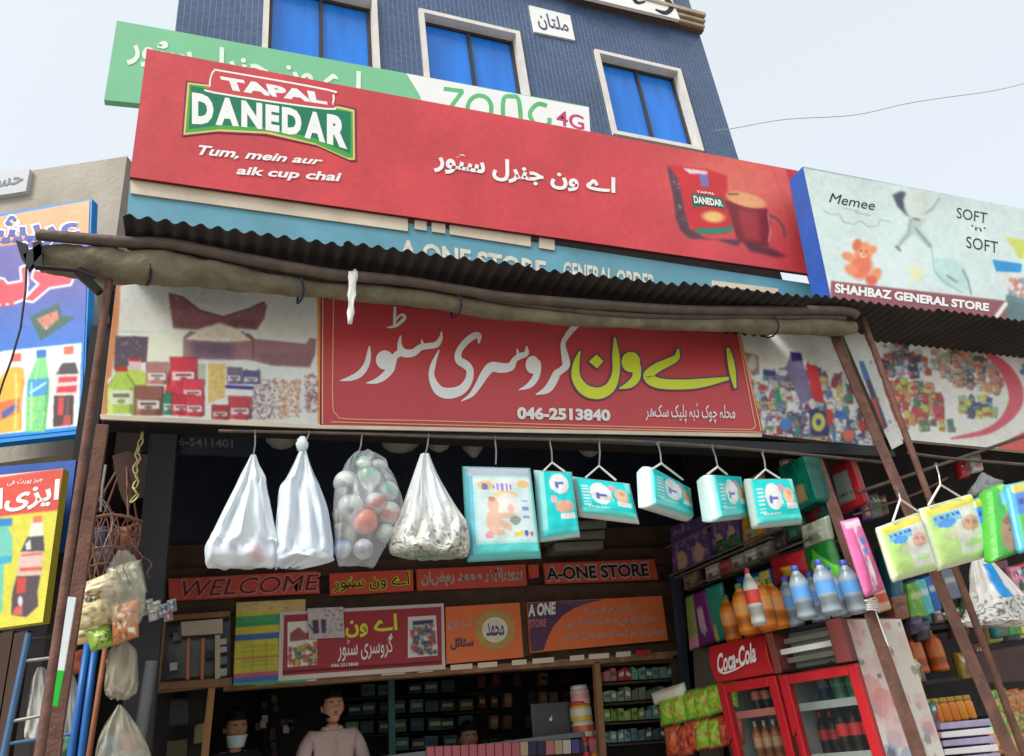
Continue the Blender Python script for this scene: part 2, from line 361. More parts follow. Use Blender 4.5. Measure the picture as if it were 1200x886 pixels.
def finish(cv, soft):
    if getattr(cv, 'done', 0): return
    cv.done = 1; rg = np.random.default_rng(cv.W); H, W = cv.H, cv.W; m = np.zeros((H, W))
    if soft: cv.soften(soft)
    for sc, am in ((2.2*cv.ss, 0.025), (6*cv.ss, 0.022), (40*cv.ss, 0.045)):      # mottled, unevenly faded print
        h, w = int(H/sc)+3, int(W/sc)+3; g_ = rg.uniform(-1, 1, (h, w)); y = np.arange(H)/sc; x = np.arange(W)/sc; i = y.astype(int); j = x.astype(int); ty = (y-i)[:, None]; tx = (x-j)[None]; ty = ty*ty*(3-2*ty); tx = tx*tx*(3-2*tx)
        m += am*(g_[i][:, j]*(1-ty)*(1-tx)+g_[i+1][:, j]*ty*(1-tx)+g_[i][:, j+1]*(1-ty)*tx+g_[i+1][:, j+1]*ty*tx)
    cv.a = np.clip(cv.a*(1+m)[..., None]+(m*14)[..., None], 0, 245)
def sheet(plane, quad, cv, name, parent, off=0.003, step=1.0, k=K, mat=None, wav=0.0, soft=0.75):
    """grid over the quad TL,TR,BR,BL (pixels), coloured by the canvas"""
    q = [np.array(p, float) for p in quad]; nu = max(int(max(np.hypot(*(q[1]-q[0])), np.hypot(*(q[2]-q[3])))/step), 2); nv = max(int(max(np.hypot(*(q[3]-q[0])), np.hypot(*(q[2]-q[1])))/step), 2)
    U, V = np.meshgrid(np.linspace(0, 1, nu+1), np.linspace(0, 1, nv+1))
    PX = (q[0][0]*(1-U)+q[1][0]*U)*(1-V)+(q[3][0]*(1-U)+q[2][0]*U)*V; PY = (q[0][1]*(1-U)+q[1][1]*U)*(1-V)+(q[3][1]*(1-U)+q[2][1]*U)*V
    finish(cv, soft)
    cols = tocol(cv.get(PX, PY), k).reshape(-1, 4)
    vs = [plane.S(x, y, off+(wav*math.sin(x*0.05+y*0.02) if wav else 0)) for x, y in zip(PX.ravel(), PY.ravel())]
    W = nu+1; fs = [(i*W+j, i*W+j+1, (i+1)*W+j+1, (i+1)*W+j) for i in range(nv) for j in range(nu)]
    mb = MB(); mb.add(vs, fs, mat or PRINT, [tuple(c) for c in cols]); return mb.build(name, parent, smooth=True)

# ------------------------------------------------------------------ materials
WHITE = M('white_vinyl', (238, 240, 238), 0.5, 0.03)
YEL = M('yellow_green_vinyl', (222, 232, 60), 0.5, 0.04)
SLATE = M('slate_vinyl', (90, 85, 120), 0.5, 0.04)
BLACK = M('black_paint', (22, 22, 24), 0.5, 0.2)
RED = M('red_vinyl', (204, 74, 78), 0.42, 0.08, 1.2, bump=0.35, bscale=2.2, dirt=0.14)
RED2 = M('red_banner_vinyl', (202, 72, 78), 0.38, 0.07, 0.8, bump=0.05, bscale=2.0, dirt=0.05)
RUST = M('rusty_brown_steel', (112, 78, 66), 0.75, 0.3, 14, metal=0.15, bump=0.5, bscale=60, dirt=0.35)
PIPE = M('old_grey_pipe', (98, 86, 78), 0.6, 0.3, 10, metal=0.3, bump=0.35, bscale=50, dirt=0.4)
TARP = M('dusty_rolled_tarp', (118, 112, 92), 0.9, 0.32, 9, bump=1.0, bscale=35, dirt=0.4)
ROOFM = M('dark_corrugated_metal', (52, 46, 44), 0.7, 0.25, 4, metal=0.3, bump=0.2, dirt=0.4)
WOOD = M('brown_wood', (150, 112, 80), 0.65, 0.3, 12, bump=0.3, stretch=(1, 1, 0.15), dirt=0.25)
WOODD = M('dark_brown_board', (84, 64, 50), 0.7, 0.3, 7, bump=0.3, dirt=0.3)
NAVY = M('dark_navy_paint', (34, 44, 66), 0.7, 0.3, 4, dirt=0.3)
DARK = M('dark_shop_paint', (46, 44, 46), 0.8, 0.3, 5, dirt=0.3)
CONC = M('weathered_concrete', (172, 166, 154), 0.9, 0.14, 2.5, bump=0.5, bscale=30, dirt=0.35)
STEEL = M('dull_wire', (150, 148, 144), 0.4, 0.15, 20, metal=0.7)
CREAM = M('cream_board', (214, 200, 178), 0.7, 0.1, 4, dirt=0.25)
TEAL = M('teal_sign_paint', (98, 158, 178), 0.6, 0.12, 2.5, dirt=0.3)
SBLUE = M('blue_sign_frame', (30, 84, 170), 0.5, 0.12, 6, dirt=0.1)
STRING = M('white_string', (225, 225, 220), 0.7, 0.05)

ORD = ['first', 'second', 'third', 'fourth', 'fifth', 'sixth', 'seventh', 'eighth', 'ninth', 'tenth', 'eleventh', 'twelfth']
LV = ['top', 'second', 'third', 'fourth', 'lowest']
# ------------------------------------------------------------------ ground
g = MB(); g.add([(-80, -80, 0), (80, -80, 0), (80, 80, 0), (-80, 80, 0)], [(0, 1, 2, 3)], M('dusty_ground', (176, 164, 146), 0.95, 0.15, 0.8, bump=0.4, bscale=8, dirt=0.3))
struct(g, 'ground')
g = MB(); g.add([(-80, -7, 0.004), (80, -7, 0.004), (80, 1.2, 0.004), (-80, 1.2, 0.004)], [(0, 1, 2, 3)], M('worn_asphalt', (96, 93, 90), 0.95, 0.15, 1.5, bump=0.5, bscale=60, dirt=0.2)); struct(g, 'road')
g = MB(); g.box((2.5, 2.35, 0.07), (20, 2.3, 0.14), M('concrete_pavement', (186, 178, 166), 0.95, 0.12, 2, bump=0.4, dirt=0.3)); struct(g, 'pavement')
g = MB(); g.box((1.6, 5.6, 0.24), (5.0, 3.8, 0.48), M('shop_floor_cement', (184, 176, 164), 0.9, 0.12, 2, dirt=0.3)); struct(g, 'shop_floor')

# ================================================================== BUILDINGS
def brickmat(name, c1, c2, mortar, sx, sz, rough=0.35):
    m = bpy.data.materials.new(name); m.use_nodes = True; n = m.node_tree; b = n.nodes['Principled BSDF']; b.inputs['Roughness'].default_value = rough
    tc = n.nodes.new('ShaderNodeTexCoord'); sp = n.nodes.new('ShaderNodeSeparateXYZ'); cb = n.nodes.new('ShaderNodeCombineXYZ'); ad = n.nodes.new('ShaderNodeMath')
    n.links.new(tc.outputs['Object'], sp.inputs[0]); n.links.new(sp.outputs[0], ad.inputs[0]); n.links.new(sp.outputs[1], ad.inputs[1]); n.links.new(ad.outputs[0], cb.inputs[0]); n.links.new(sp.outputs[2], cb.inputs[1])
    bt = n.nodes.new('ShaderNodeTexBrick'); bt.offset = 0.0; bt.inputs['Scale'].default_value = 1.0; bt.inputs['Brick Width'].default_value = sx; bt.inputs['Row Height'].default_value = sz
    bt.inputs['Mortar Size'].default_value = 0.006; bt.inputs['Mortar Smooth'].default_value = 0.3; bt.inputs['Color1'].default_value = c1; bt.inputs['Color2'].default_value = c2; bt.inputs['Mortar'].default_value = mortar
    n.links.new(cb.outputs[0], bt.inputs['Vector'])
    nz = n.nodes.new('ShaderNodeTexNoise'); nz.inputs['Scale'].default_value = 0.9; nz.inputs['Detail'].default_value = 8; n.links.new(tc.outputs['Object'], nz.inputs['Vector'])
    mr = n.nodes.new('ShaderNodeMapRange'); mr.inputs[1].default_value = 0.3; mr.inputs[2].default_value = 0.7; mr.inputs[3].default_value = 0.8; mr.inputs[4].default_value = 1.2; n.links.new(nz.outputs['Fac'], mr.inputs[0])
    mu = n.nodes.new('ShaderNodeMix'); mu.data_type = 'RGBA'; mu.blend_type = 'MULTIPLY'; mu.inputs[0].default_value = 1; n.links.new(bt.outputs['Color'], mu.inputs[6]); n.links.new(mr.outputs[0], mu.inputs[7])
    n.links.new(mu.outputs[2], b.inputs['Base Color'])
    bp = n.nodes.new('ShaderNodeBump'); bp.invert = True; bp.inputs['Strength'].default_value = 0.6; bp.inputs['Distance'].default_value = 0.01; n.links.new(bt.outputs['Fac'], bp.inputs['Height']); n.links.new(bp.outputs[0], b.inputs['Normal'])
    return m
TILE = brickmat('small_blue_wall_tiles', C(58, 78, 110), C(70, 92, 128), C(78, 98, 132), 0.075, 0.055)
BY = 7.5; PB = FY(BY)
bx0 = PB.S(207, 20).x; bx1 = PB.S(840, 105).x
tb = thing('tiled_building', 'tall dark blue tiled building with blue windows rising behind the shop signs', 'building', (3.4, BY, 0))
w3 = [PB.S(*p) for p in ((695, 58), (795, 80), (820, 177), (718, 157))]
zt = w3[0].z; zb = w3[3].z; ww = w3[1].x-w3[0].x
wins = []
for (a, b) in (((310, -22), (441, 4)), ((490, 12), (608, 40)), ((695, 58), (795, 80))):
    xa, xb = PB.S(*a).x, PB.S(*b).x; wins.append((xa, xb, PB.S(*b).z))
zt = sum(w[2] for w in wins)/3; zb = zt-(w3[0].z-w3[3].z)
wl = MB(); ZT = 16.5
xs = [bx0]+[v for w in wins for v in (w[0]+0.02, w[1]-0.02)]+[bx1]
for i in range(0, len(xs), 2):
    wl.add([(xs[i], BY, 0.5), (xs[i+1], BY, 0.5), (xs[i+1], BY, ZT), (xs[i], BY, ZT)], [(0, 1, 2, 3)], TILE)
for i in range(1, len(xs)-1, 2):
    for z0, z1 in ((0.5, zb+0.02), (zt-0.02, ZT)):
        wl.add([(xs[i], BY, z0), (xs[i+1], BY, z0), (xs[i+1], BY, z1), (xs[i], BY, z1)], [(0, 1, 2, 3)], TILE)
wl.add([(bx1, BY, 0.5), (bx1, BY+7, 0.5), (bx1, BY+7, ZT), (bx1, BY, ZT)], [(0, 1, 2, 3)], TILE)
BRK = brickmat('old_edge_brick', C(150, 120, 95), C(170, 140, 112), C(190, 180, 165), 0.22, 0.07, 0.9)
wl.add([(bx0, BY+7, 0.5), (bx0, BY, 0.5), (bx0, BY, ZT), (bx0, BY+7, ZT)], [(0, 1, 2, 3)], BRK)
wl.add([(bx0, BY, ZT), (bx1, BY, ZT), (bx1, BY+7, ZT), (bx0, BY+7, ZT)], [(0, 1, 2, 3)], CONC)
wl.add([(bx0, BY+7, 0.5), (bx1, BY+7, 0.5), (bx1, BY+7, ZT), (bx0, BY+7, ZT)], [(3, 2, 1, 0)], CONC)
wl.build('wall', tb)
GLB = M('blue_window_film', (26, 122, 224), 0.22, 0.12, 2.5, stretch=(3, 1, 0.35), dirt=0.05, spec=0.5, bump=0.03, bscale=2)
WFR = M('white_marble_surround', (222, 218, 210), 0.6, 0.06, dirt=0.15); AL = M('brown_aluminium', (70, 64, 62), 0.4, 0.1, metal=0.5)
for xa, xb, _ in wins:
    fr = MB(); t = 0.075; y0, y1 = BY-0.05, BY+0.16
    for c, d in (((xa+t/2, (y0+y1)/2, (zt+zb)/2), (t, y1-y0, zt-zb)), ((xb-t/2, (y0+y1)/2, (zt+zb)/2), (t, y1-y0, zt-zb)), (((xa+xb)/2, (y0+y1)/2, zt-t/2), (xb-xa-2*t, y1-y0, t)), (((xa+xb)/2, (y0+y1)/2, zb+t/2), (xb-xa-2*t, y1-y0, t))): fr.box(c, d, WFR)
    fo = fr.build('window', tb)
    al = MB(); a, b, c0, c1 = xa+t, xb-t, zb+t, zt-t; s = 0.05; ym = BY+0.13; mid = (a+b)/2
    for c, d in (((a+s/2, ym, (c0+c1)/2), (s, 0.05, c1-c0)), ((b-s/2, ym, (c0+c1)/2), (s, 0.05, c1-c0)), ((mid, ym-0.012, (c0+c1)/2), (s*0.9, 0.05, c1-c0-2*s)), ((mid, ym, c1-s/2), (b-a-2*s, 0.05, s)), ((mid, ym, c0+s/2), (b-a-2*s, 0.05, s))): al.box(c, d, AL)
    al.build('sash', fo)
    for k in (0, 1):
        p = MB(); p.box(((a+mid)/2 if k == 0 else (mid+b)/2, ym+0.005+0.01*k, (c0+c1)/2), ((b-a)/2-s, 0.008, c1-c0-1.6*s), GLB); p.build('pane', fo)
    bk = MB(); bk.box(((xa+xb)/2, BY+0.22, (zt+zb)/2), (xb-xa, 0.02, zt-zb), DARK); bk.build('blind_back', fo)
# cornice
zc = PB.S(820, 42).z; co = MB(); CRN = M('cornice_stone', (176, 158, 132), 0.8, 0.15, 5, dirt=0.3); CRD = M('cornice_brown', (92, 74, 60), 0.8, 0.15, 5)
for k, (h, d, m) in enumerate(((0.05, 0.10, CRD), (0.06, 0.14, CRN), (0.04, 0.12, CRD), (0.06, 0.18, CRN), (0.05, 0.16, CRD), (0.08, 0.22, CRN))):
    z = zc+0.03+sum((0.05, 0.06, 0.04, 0.06, 0.05, 0.08)[:k]); co.box(((bx0+bx1)/2, BY-d/2, z+h/2), (bx1-bx0+d*0.6, d, h), m)
co.build('cornice', tb)
# enamel plates high on the building
pl = thing('wall_plaque', 'small white plaque with blue Urdu word on the blue tiled wall below the cornice', 'plaque', PB.S(648, 28))
q = MB(); pp = FY(BY-0.03); q.quadbox([pp.S(620, 6), pp.S(668, 18), pp.S(674, 47), pp.S(626, 37)], (0, 0.03, 0), WHITE); q.build('plate', pl)
q = MB(); reset(); text(q, pp.S, urdu('ملتان'), [(627, 12), (664, 22), (668, 42), (632, 34)], SLATE, 0.02); q.build('lettering', pl)
sg = thing('upper_sign', 'white sign with black Urdu strokes on top of the cornice of the tall building', 'sign', PB.S(750, 0, 0.15))
pp = FY(BY-0.2); q = MB(); q.quadbox([pp.S(655, -60), pp.S(775, -32), pp.S(797, 23), pp.S(672, -7)], (0, 0.06, 0), WHITE); q.build('board', sg)
q = MB(); reset(); ribbon(q, pp.S, [(738, -14, 3), (742, -3, 4), (747, 3, 4), (756, 2, 2)], BLACK); ribbon(q, pp.S, [(768, -12, 2), (780, -2, 5), (787, 8, 6), (780, 15, 5), (768, 11, 2)], BLACK); ribbon(q, pp.S, [(690, -22, 2), (712, -12, 6), (728, -10, 2)], BLACK); q.build('lettering', sg)

# ------------------------------------------------------------------ the shop: roof slab, parapet, walls
sh = thing('grocery_shop', 'single-storey grocery shop front with dark recess under a tin awning', 'shop', (1.7, 5.6, 0.14))
SX0, SX1 = -0.6, 4.08
q = MB(); q.box(((SX0+SX1)/2, 5.62, 3.99), (SX1-SX0+0.1, 3.7, 0.1), CONC); q.box(((SX0+SX1)/2+0.15, 4.05, 4.56), (SX1-SX0-0.1, 0.12, 1.02), CONC); q.build('roof', sh)
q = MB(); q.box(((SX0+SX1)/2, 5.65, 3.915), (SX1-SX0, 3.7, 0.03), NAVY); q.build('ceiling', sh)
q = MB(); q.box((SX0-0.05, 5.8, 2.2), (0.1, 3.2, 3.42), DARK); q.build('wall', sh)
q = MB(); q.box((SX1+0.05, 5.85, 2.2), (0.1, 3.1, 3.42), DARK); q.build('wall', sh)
WY = 5.6; PW = FY(WY)
zl0 = PW.S(500, 790).z; zl1 = PW.S(480, 700).z
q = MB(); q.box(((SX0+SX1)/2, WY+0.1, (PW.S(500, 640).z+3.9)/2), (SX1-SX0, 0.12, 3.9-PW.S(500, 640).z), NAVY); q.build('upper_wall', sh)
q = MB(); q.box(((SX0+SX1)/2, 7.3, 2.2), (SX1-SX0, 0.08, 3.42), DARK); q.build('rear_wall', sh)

# left neighbour
PLW = AZ(148, 183, 4.7, -25)
lb = thing('concrete_building', 'low weathered grey concrete building at the left edge with a sloping roof line', 'building', PLW.S(60, 400))
def along(pl, p, dist): d = Vector((pl.n.y, -pl.n.x, 0)); d = d if d.x > 0 else -d; return p+d*dist
tr = PLW.S(149, 183); lh = 7.0; dn = -PLW.n*6
tl = along(PLW, tr, -lh); tl.z = tr.z+0.0
q = MB(); q.quadbox([tl, tr, Vector((tr.x, tr.y, 3.35)), Vector((tl.x, tl.y, 3.35))], dn, CONC); q.build('wall', lb)
BRW = M('brown_shutter_boards', (72, 52, 44), 0.8, 0.3, 5, dirt=0.4, stretch=(1, 1, .2))
q = MB(); bt = [v-PLW.n*0.9 for v in (Vector((tl.x, tl.y, 3.35)), Vector((tr.x, tr.y, 3.35)), Vector((tr.x, tr.y, 0.05)), Vector((tl.x, tl.y, 0.05)))]; q.quadbox(bt, dn*0.8, DARK); q.build('recess', lb)
PBD = Plane(PLW.p-PLW.n*0.35, PLW.n)
for k in range(4):
    a = PBD.S(-34+k*17, 742); b_ = PBD.S(-18.5+k*17, 739); q = MB(); q.quadbox([a, b_, Vector((b_.x, b_.y, 0.1)), Vector((a.x, a.y, 0.1))], -PLW.n*0.04, BRW); q.build('board', lb)
ps = thing('name_plate', 'small grey plate with faded Urdu writing on the concrete wall top left', 'plaque', PLW.S(16, 210, 0.04))
pp = Plane(PLW.p+PLW.n*0.04, PLW.n); q = MB(); q.quadbox([pp.S(-30, 204), pp.S(35, 198), pp.S(30, 224), pp.S(-30, 233)], -PLW.n*0.04, M('faded_plate', (196, 200, 204), 0.7, 0.08, dirt=0.2)); q.build('plate', ps)
q = MB(); reset(); text(q, pp.S, urdu('حسن'), [(-20, 209), (28, 203), (25, 220), (-22, 227)], M('faded_ink', (120, 128, 140), 0.7), 0.02); q.build('lettering', ps)

# ------------------------------------------------------------------ long corrugated awnings
def awning(name, label, pxs, y_front, y_back, amp, pitch, drop):
    P = FY(y_front); a = P.S(*pxs[0]); b = P.S(*pxs[-1]); t = thing(name, label, 'awning', (a+b)/2)
    L = b.x-a.x; ns = max(int(L/0.95), 1)
    mids = [P.S(*p) for p in pxs]
    def zt_(x):
        for i in range(len(mids)-1):
            if x <= mids[i+1].x or i == len(mids)-2: return mids[i].z+(mids[i+1].z-mids[i].z)*(x-mids[i].x)/(mids[i+1].x-mids[i].x)
    for s in range(ns):
        x0, x1 = a.x+L*s/ns, a.x+L*(s+1)/ns+0.02; n = int((x1-x0)/pitch*8); q = MB(); vs = []; fs = []; lift = 0.004*(s % 2)
        jog = random.Random(s).uniform(-0.012, 0.012)
        for j in range(2):
            for i in range(n+1):
                x = x0+(x1-x0)*i/n; z = zt_(x)+amp*math.sin(2*math.pi*x/pitch)+lift; y = (y_front+jog) if j == 0 else y_back; vs += [(x, y, z+(drop if j else 0)), (x, y, z+(drop if j else 0)+0.0025)]
        W = 2*(n+1)
        for i in range(n):
            k = 2*i; fs += [(k, k+2, W+k+2, W+k), (k+1, W+k+1, W+k+3, k+3), (k, k+1, k+3, k+2)]
        q.add(vs, fs, ROOFM); q.build('corrugated_sheet', t, smooth=True)
    return t
awning('tin_awning', 'dark corrugated tin awning running below the teal and red signs of the grocery', [(144, 251), (520, 302), (955, 350)], 3.1, 3.95, 0.012, 0.075, 0.0)
awning('tin_awning', 'dark corrugated tin awning under the pale baby products sign of the neighbour shop', [(956, 345), (1200, 378), (1330, 395)], 3.14, 3.95, 0.012, 0.075, 0.0)

# ================================================================== SIGNS
# teal painted fascia
Y1 = 3.80; P1 = FY(Y1)
ts = thing('teal_fascia', 'old teal painted signboard with worn cream letters peeping out below the big red tea banner', 'sign', P1.S(550, 300))
q = MB(); q.quadbox([P1.S(152, 212), P1.S(958, 334), P1.S(962, 374), P1.S(147, 272)], (0, 0.04, 0), TEAL); q.build('board', ts)
q = MB(); P1b = FY(Y1-0.012); 
for (x0, x1, y0) in ((153, 478, 0), (486, 500, 1), (506, 522, 2), (527, 622, 3), (632, 650, 4), (835, 912, 5)):
    yy = lambda x: 208+0.153*(x-152)
    lo = 13 if x0 < 400 else 9
    q = MB()
    if x0 > 800: q.quadbox([P1b.S(x0, yy(x0)+16), P1b.S(x1, yy(x1)+14), P1b.S(x1, yy(x1)+20), P1b.S(x0, yy(x0)+22)], (0, 0.01, 0), CREAM)
    else: q.quadbox([P1b.S(x0, yy(x0)-6), P1b.S(x1, yy(x1)-6), P1b.S(x1, yy(x1)+lo), P1b.S(x0, yy(x0)+lo+(5 if x0 < 400 else 0))], (0, 0.01, 0), CREAM)
    q.build('worn_strip', ts)
q = MB(); reset(); CR2 = M('worn_cream_paint', (214, 212, 196), 0.7, 0.1, 30, dirt=0.25)
text(q, P1.S, 'A ONE STORE', [(468, 280), (640, 306), (640, 330), (468, 304)], CR2, 0.035)
text(q, P1.S, 'GENERAL ORDER', [(660, 306), (768, 322), (768, 345), (660, 329)], CR2, 0.03)
q.build('lettering', ts)

# big red tea banner
Y2 = 3.765; P2 = FY(Y2)
BQ = [(172, 57), (935, 200), (963, 323), (152, 207)]
tbn = thing('tea_banner', 'huge red tea advertising banner with logo, packet and mug across the shop top', 'banner', P2.S(560, 195))
q = MB(); q.quadbox([P2.S(*p) for p in BQ], (0, 0.03, 0), M('banner_frame', (110, 36, 40), 0.6)); q.build('box_frame', tbn)
cv = Canvas(150, 50, 966, 326, (194, 64, 70), 1.5)
Z = lambda l, x0, y0, s: [(x0+a/s, y0+b/s) for a, b in l]
z3 = lambda l: Z(l, 770, 180, 6.815)
cv.ell(875, 208, 75, 55, (232, 120, 96), 0.45, 0.3, 1.6)
cv.ell(850, 225, 40, 30, (236, 150, 110), 0.35, 0.0, 1.6)
cv.poly(z3([(80, 90), (150, 150), (190, 230), (215, 420), (260, 600), (400, 680), (690, 690), (640, 740), (480, 690), (260, 680), (190, 620), (150, 520), (130, 350), (95, 180)]), (70, 50, 66), 0.9, 0.6)
cv.poly(z3([(90, 90), (420, 130), (560, 180), (560, 330), (600, 560), (560, 640), (400, 650), (290, 620), (230, 480), (200, 330), (160, 190)]), (196, 40, 46), 1, 0.3)
cv.poly(z3([(205, 115), (400, 140), (400, 165), (260, 160)]), (225, 200, 210)); cv.poly(z3([(335, 160), (405, 170), (415, 270), (350, 260)]), (120, 110, 175))
cv.poly(z3([(275, 320), (525, 355), (545, 445), (400, 415), (290, 430)]), (0, 110, 90)); cv.ell(*z3([(450, 505)])[0], 13, 6.5, (240, 190, 110), 1, 0.1, 0.6)
cv.poly(z3([(300, 600), (560, 590), (610, 560), (600, 620), (480, 640), (330, 640)]), (20, 130, 100)); cv.speck(z3([(120, 150), (170, 200), (230, 560), (180, 560)]), [(170, 170, 190), (60, 45, 70), (150, 60, 70)], 60, 1.3, 2)
cv.poly(z3([(540, 370), (640, 395), (760, 430), (880, 440), (910, 560), (890, 740), (740, 740), (640, 690), (590, 520)]), (122, 24, 36), 1, 0.4); cv.poly(z3([(640, 440), (800, 460), (830, 700), (700, 690)]), (176, 52, 60), 0.7, 2)
cv.ell(*z3([(710, 370)])[0], 24, 8, (226, 160, 110), 1, 0.25, 0.25); cv.line(z3([(570, 325), (650, 322)]), 1.6, (90, 60, 50))
cv.line(z3([(890, 490), (960, 520), (1010, 590), (1020, 660)]), 3.0, (110, 70, 70), 0.9); cv.line(z3([(885, 480), (905, 620), (890, 700)]), 1.4, (230, 200, 190), 0.7)
cv.poly(z3([(690, 700), (900, 750), (1040, 820), (960, 830), (740, 780)]), (76, 30, 44), 0.85, 1.5)
cv.poly([(921, 198), (934, 200), (962, 322), (951, 321)], (172, 26, 32), 0.8)
sheet(P2, BQ, cv, 'printed_face', tbn, 0.003, 1.3, wav=0.0)
for sx in (300, 455, 610, 765, 905):
    yt = 57+(sx-172)*0.1874; q = MB(); q.quadbox([P2.S(sx, yt+0.5, 0.004), P2.S(sx+1.0, yt+0.7, 0.004), P2.S(sx+1.0+(sx-386)*0.075, yt+137-(sx-300)*0.022, 0.004), P2.S(sx+(sx-386)*0.075, yt+137-(sx-300)*0.022, 0.004)], (0, 0.002, 0), RED2); q.build('seam', tbn)
q = MB(); reset(0.006); z1 = lambda l: Z(l, 200, 70, 5.217)
GOLD = M('gold_vinyl', (222, 196, 110), 0.45, 0.05); GRN = M('logo_green_vinyl', (0, 120, 84), 0.45, 0.05); PUR = M('purple_vinyl', (110, 40, 80), 0.5); LGR = M('bright_green_vinyl', (70, 165, 60), 0.5)
shp = [(115, 150), (240, 165), (260, 190), (980, 300), (1010, 295), (1112, 318), (1115, 600), (1080, 600), (880, 510), (600, 440), (300, 425), (90, 448)]
def grow(l, d):
    cx = sum(p[0] for p in l)/len(l); cy = sum(p[1] for p in l)/len(l); return [(x+(d if x > cx else -d), y+(d if y > cy else -d)) for x, y in l]
poly(q, P2.S, z1(grow(shp, 22)), PUR); poly(q, P2.S, z1(grow(shp, 12)), GOLD); poly(q, P2.S, z1(shp), LGR)
poly(q, P2.S, z1([(125, 160), (1100, 320), (1100, 575), (880, 480), (600, 415), (300, 400), (110, 425)]), GRN)
poly(q, P2.S, z1([(240, 110), (265, 62), (330, 66), (960, 178), (1000, 215), (995, 270), (950, 305), (260, 205), (235, 165)]), WHITE, smooth=4)
poly(q, P2.S, z1([(248, 112), (270, 72), (330, 76), (955, 188), (988, 218), (985, 262), (945, 294), (265, 195), (245, 160)]), RED2, smooth=4)
text(q, P2.S, 'TAPAL', z1([(300, 100), (945, 205), (960, 275), (330, 180)]), WHITE, 0.06, spacing=1.0)
DTOP = [(145, 195), (1075, 345)]
for k, (ch, x0, x1) in enumerate((('D', 130, 262), ('A', 275, 418), ('N', 432, 560), ('E', 580, 665), ('D', 680, 800), ('A', 818, 945), ('R', 955, 1080))):
    t = lambda x: 200+150*(x-140)/940; bb = lambda x: 398+150*max((x-250)/830, 0)**1.7-6*(1 if x < 250 else 0)
    text(q, P2.S, ch, z1([(x0, t(x0)), (x1, t(x1)), (x1, bb(x1)), (x0, bb(x0))]), WHITE, 0.06)
text(q, P2.S, 'Tum, mein aur', z1([(165, 520), (935, 600), (915, 650), (150, 590)]), WHITE, 0.03, shear=0.03)
text(q, P2.S, 'aik cup chai', z1([(410, 650), (1040, 690), (1030, 760), (400, 715)]), WHITE, 0.03, shear=0.03)
z2 = lambda l: Z(l, 490, 160, 4.8)
text(q, P2.S, urdu('اے ون جنرل سٹور'), z2([(90, 58), (1112, 232), (1108, 345), (88, 200)]), WHITE, 0.035)
text(q, P2.S, 'DANEDAR', z3([(290, 335), (515, 370), (530, 425), (298, 395)]), WHITE, 0.04); text(q, P2.S, 'TAPAL', z3([(315, 295), (460, 312), (462, 330), (315, 312)]), WHITE, 0.02)
q.build('lettering', tbn)

# green telecom sign behind it
Y3 = 4.45; P3 = FY(Y3)
zs = thing('telecom_sign', 'long mint green and white sign showing above the red tea banner', 'sign', P3.S(400, 80))
ZQ = [(137, 24), (690, 125), (693, 175), (122, 117)]
MINT = M('mint_vinyl', (122, 196, 150), 0.5, 0.06, 2, dirt=0.08)
zl = P3.S(122, 117)
q = MB(); q.quadbox([P3.S(*p) for p in ZQ], (0, 0.05, 0), MINT); q.build('board', zs)
q = MB(); reset(); poly(q, P3.S, [(476, 86), (690, 126), (693, 172), (500, 140), (492, 112)], WHITE)
LM = M('pale_mint_letters', (226, 240, 226), 0.5)
text(q, P3.S, urdu('اے ون جنرل سٹور'), [(150, 36), (424, 84), (422, 116), (148, 76)], LM, 0.03)
ZG = M('zong_green', (96, 186, 120), 0.5); ZM = M('magenta_vinyl', (196, 60, 120), 0.5)
ribbon(q, P3.S, [(520, 104, 5), (543, 107, 5)], ZG, sub=2); ribbon(q, P3.S, [(542, 107, 5), (522, 134, 5)], ZG, sub=2)
ribbon(q, P3.S, [(549+14*math.cos(a)+13, 127+15*math.sin(a), 5) for a in [k*0.35 for k in range(19)]], ZG, sub=3)
ribbon(q, P3.S, [(590, 150, 5), (590, 117, 5), (600, 113, 5), (608, 118, 5), (611, 150, 5)], ZG)
ribbon(q, P3.S, [(641, 124, 5), (630, 122, 5), (621, 133, 5), (628, 146, 5), (642, 146, 5), (644, 138, 5)], ZG)
text(q, P3.S, '4G', [(652, 128), (684, 136), (685, 153), (652, 146)], ZM, 0.015); q.build('lettering', zs)
q = MB(); 
for px in (230, 360, 500, 640):
    p = P3.S(px, 60+0.18*(px-150)); q.box((p.x, Y3+0.1, 4.9), (0.04, 0.04, 1.8), RUST)
q.build('support', zs)

# neighbour baby goods sign with blue box frame
Y4 = 3.45; P4 = FY(Y4)
bs = thing('baby_sign', 'pale baby care signboard with teddy and sleeping baby in a blue box frame', 'sign', P4.S(1070, 270))
BS = [(941, 195), (1330, 270), (1345, 410), (974, 350)]
q = MB(); q.quadbox([P4.S(*p) for p in BS], (0, 0.17, 0), SBLUE); q.build('box_frame', bs)
cv = Canvas(935, 190, 1345, 412, (204, 220, 216), 2); z4 = lambda l: Z(l, 930, 190, 4.444)
cv.grad((192, 208, 204), (206, 224, 222), 200, 340)
cl = [(160, 255), (200, 275), (235, 268), (262, 312), (310, 325), (350, 305), (390, 338), (440, 330), (450, 300), (500, 310)]
cv.line(z4(cl), 1.0, (120, 132, 135), 0.8)
for x, y in ((300, 240), (360, 262)): cv.line(z4([(x-40, y), (x, y+8), (x+40, y+16)]), 0.9, (110, 120, 125), 0.8)
T = (226, 140, 96)
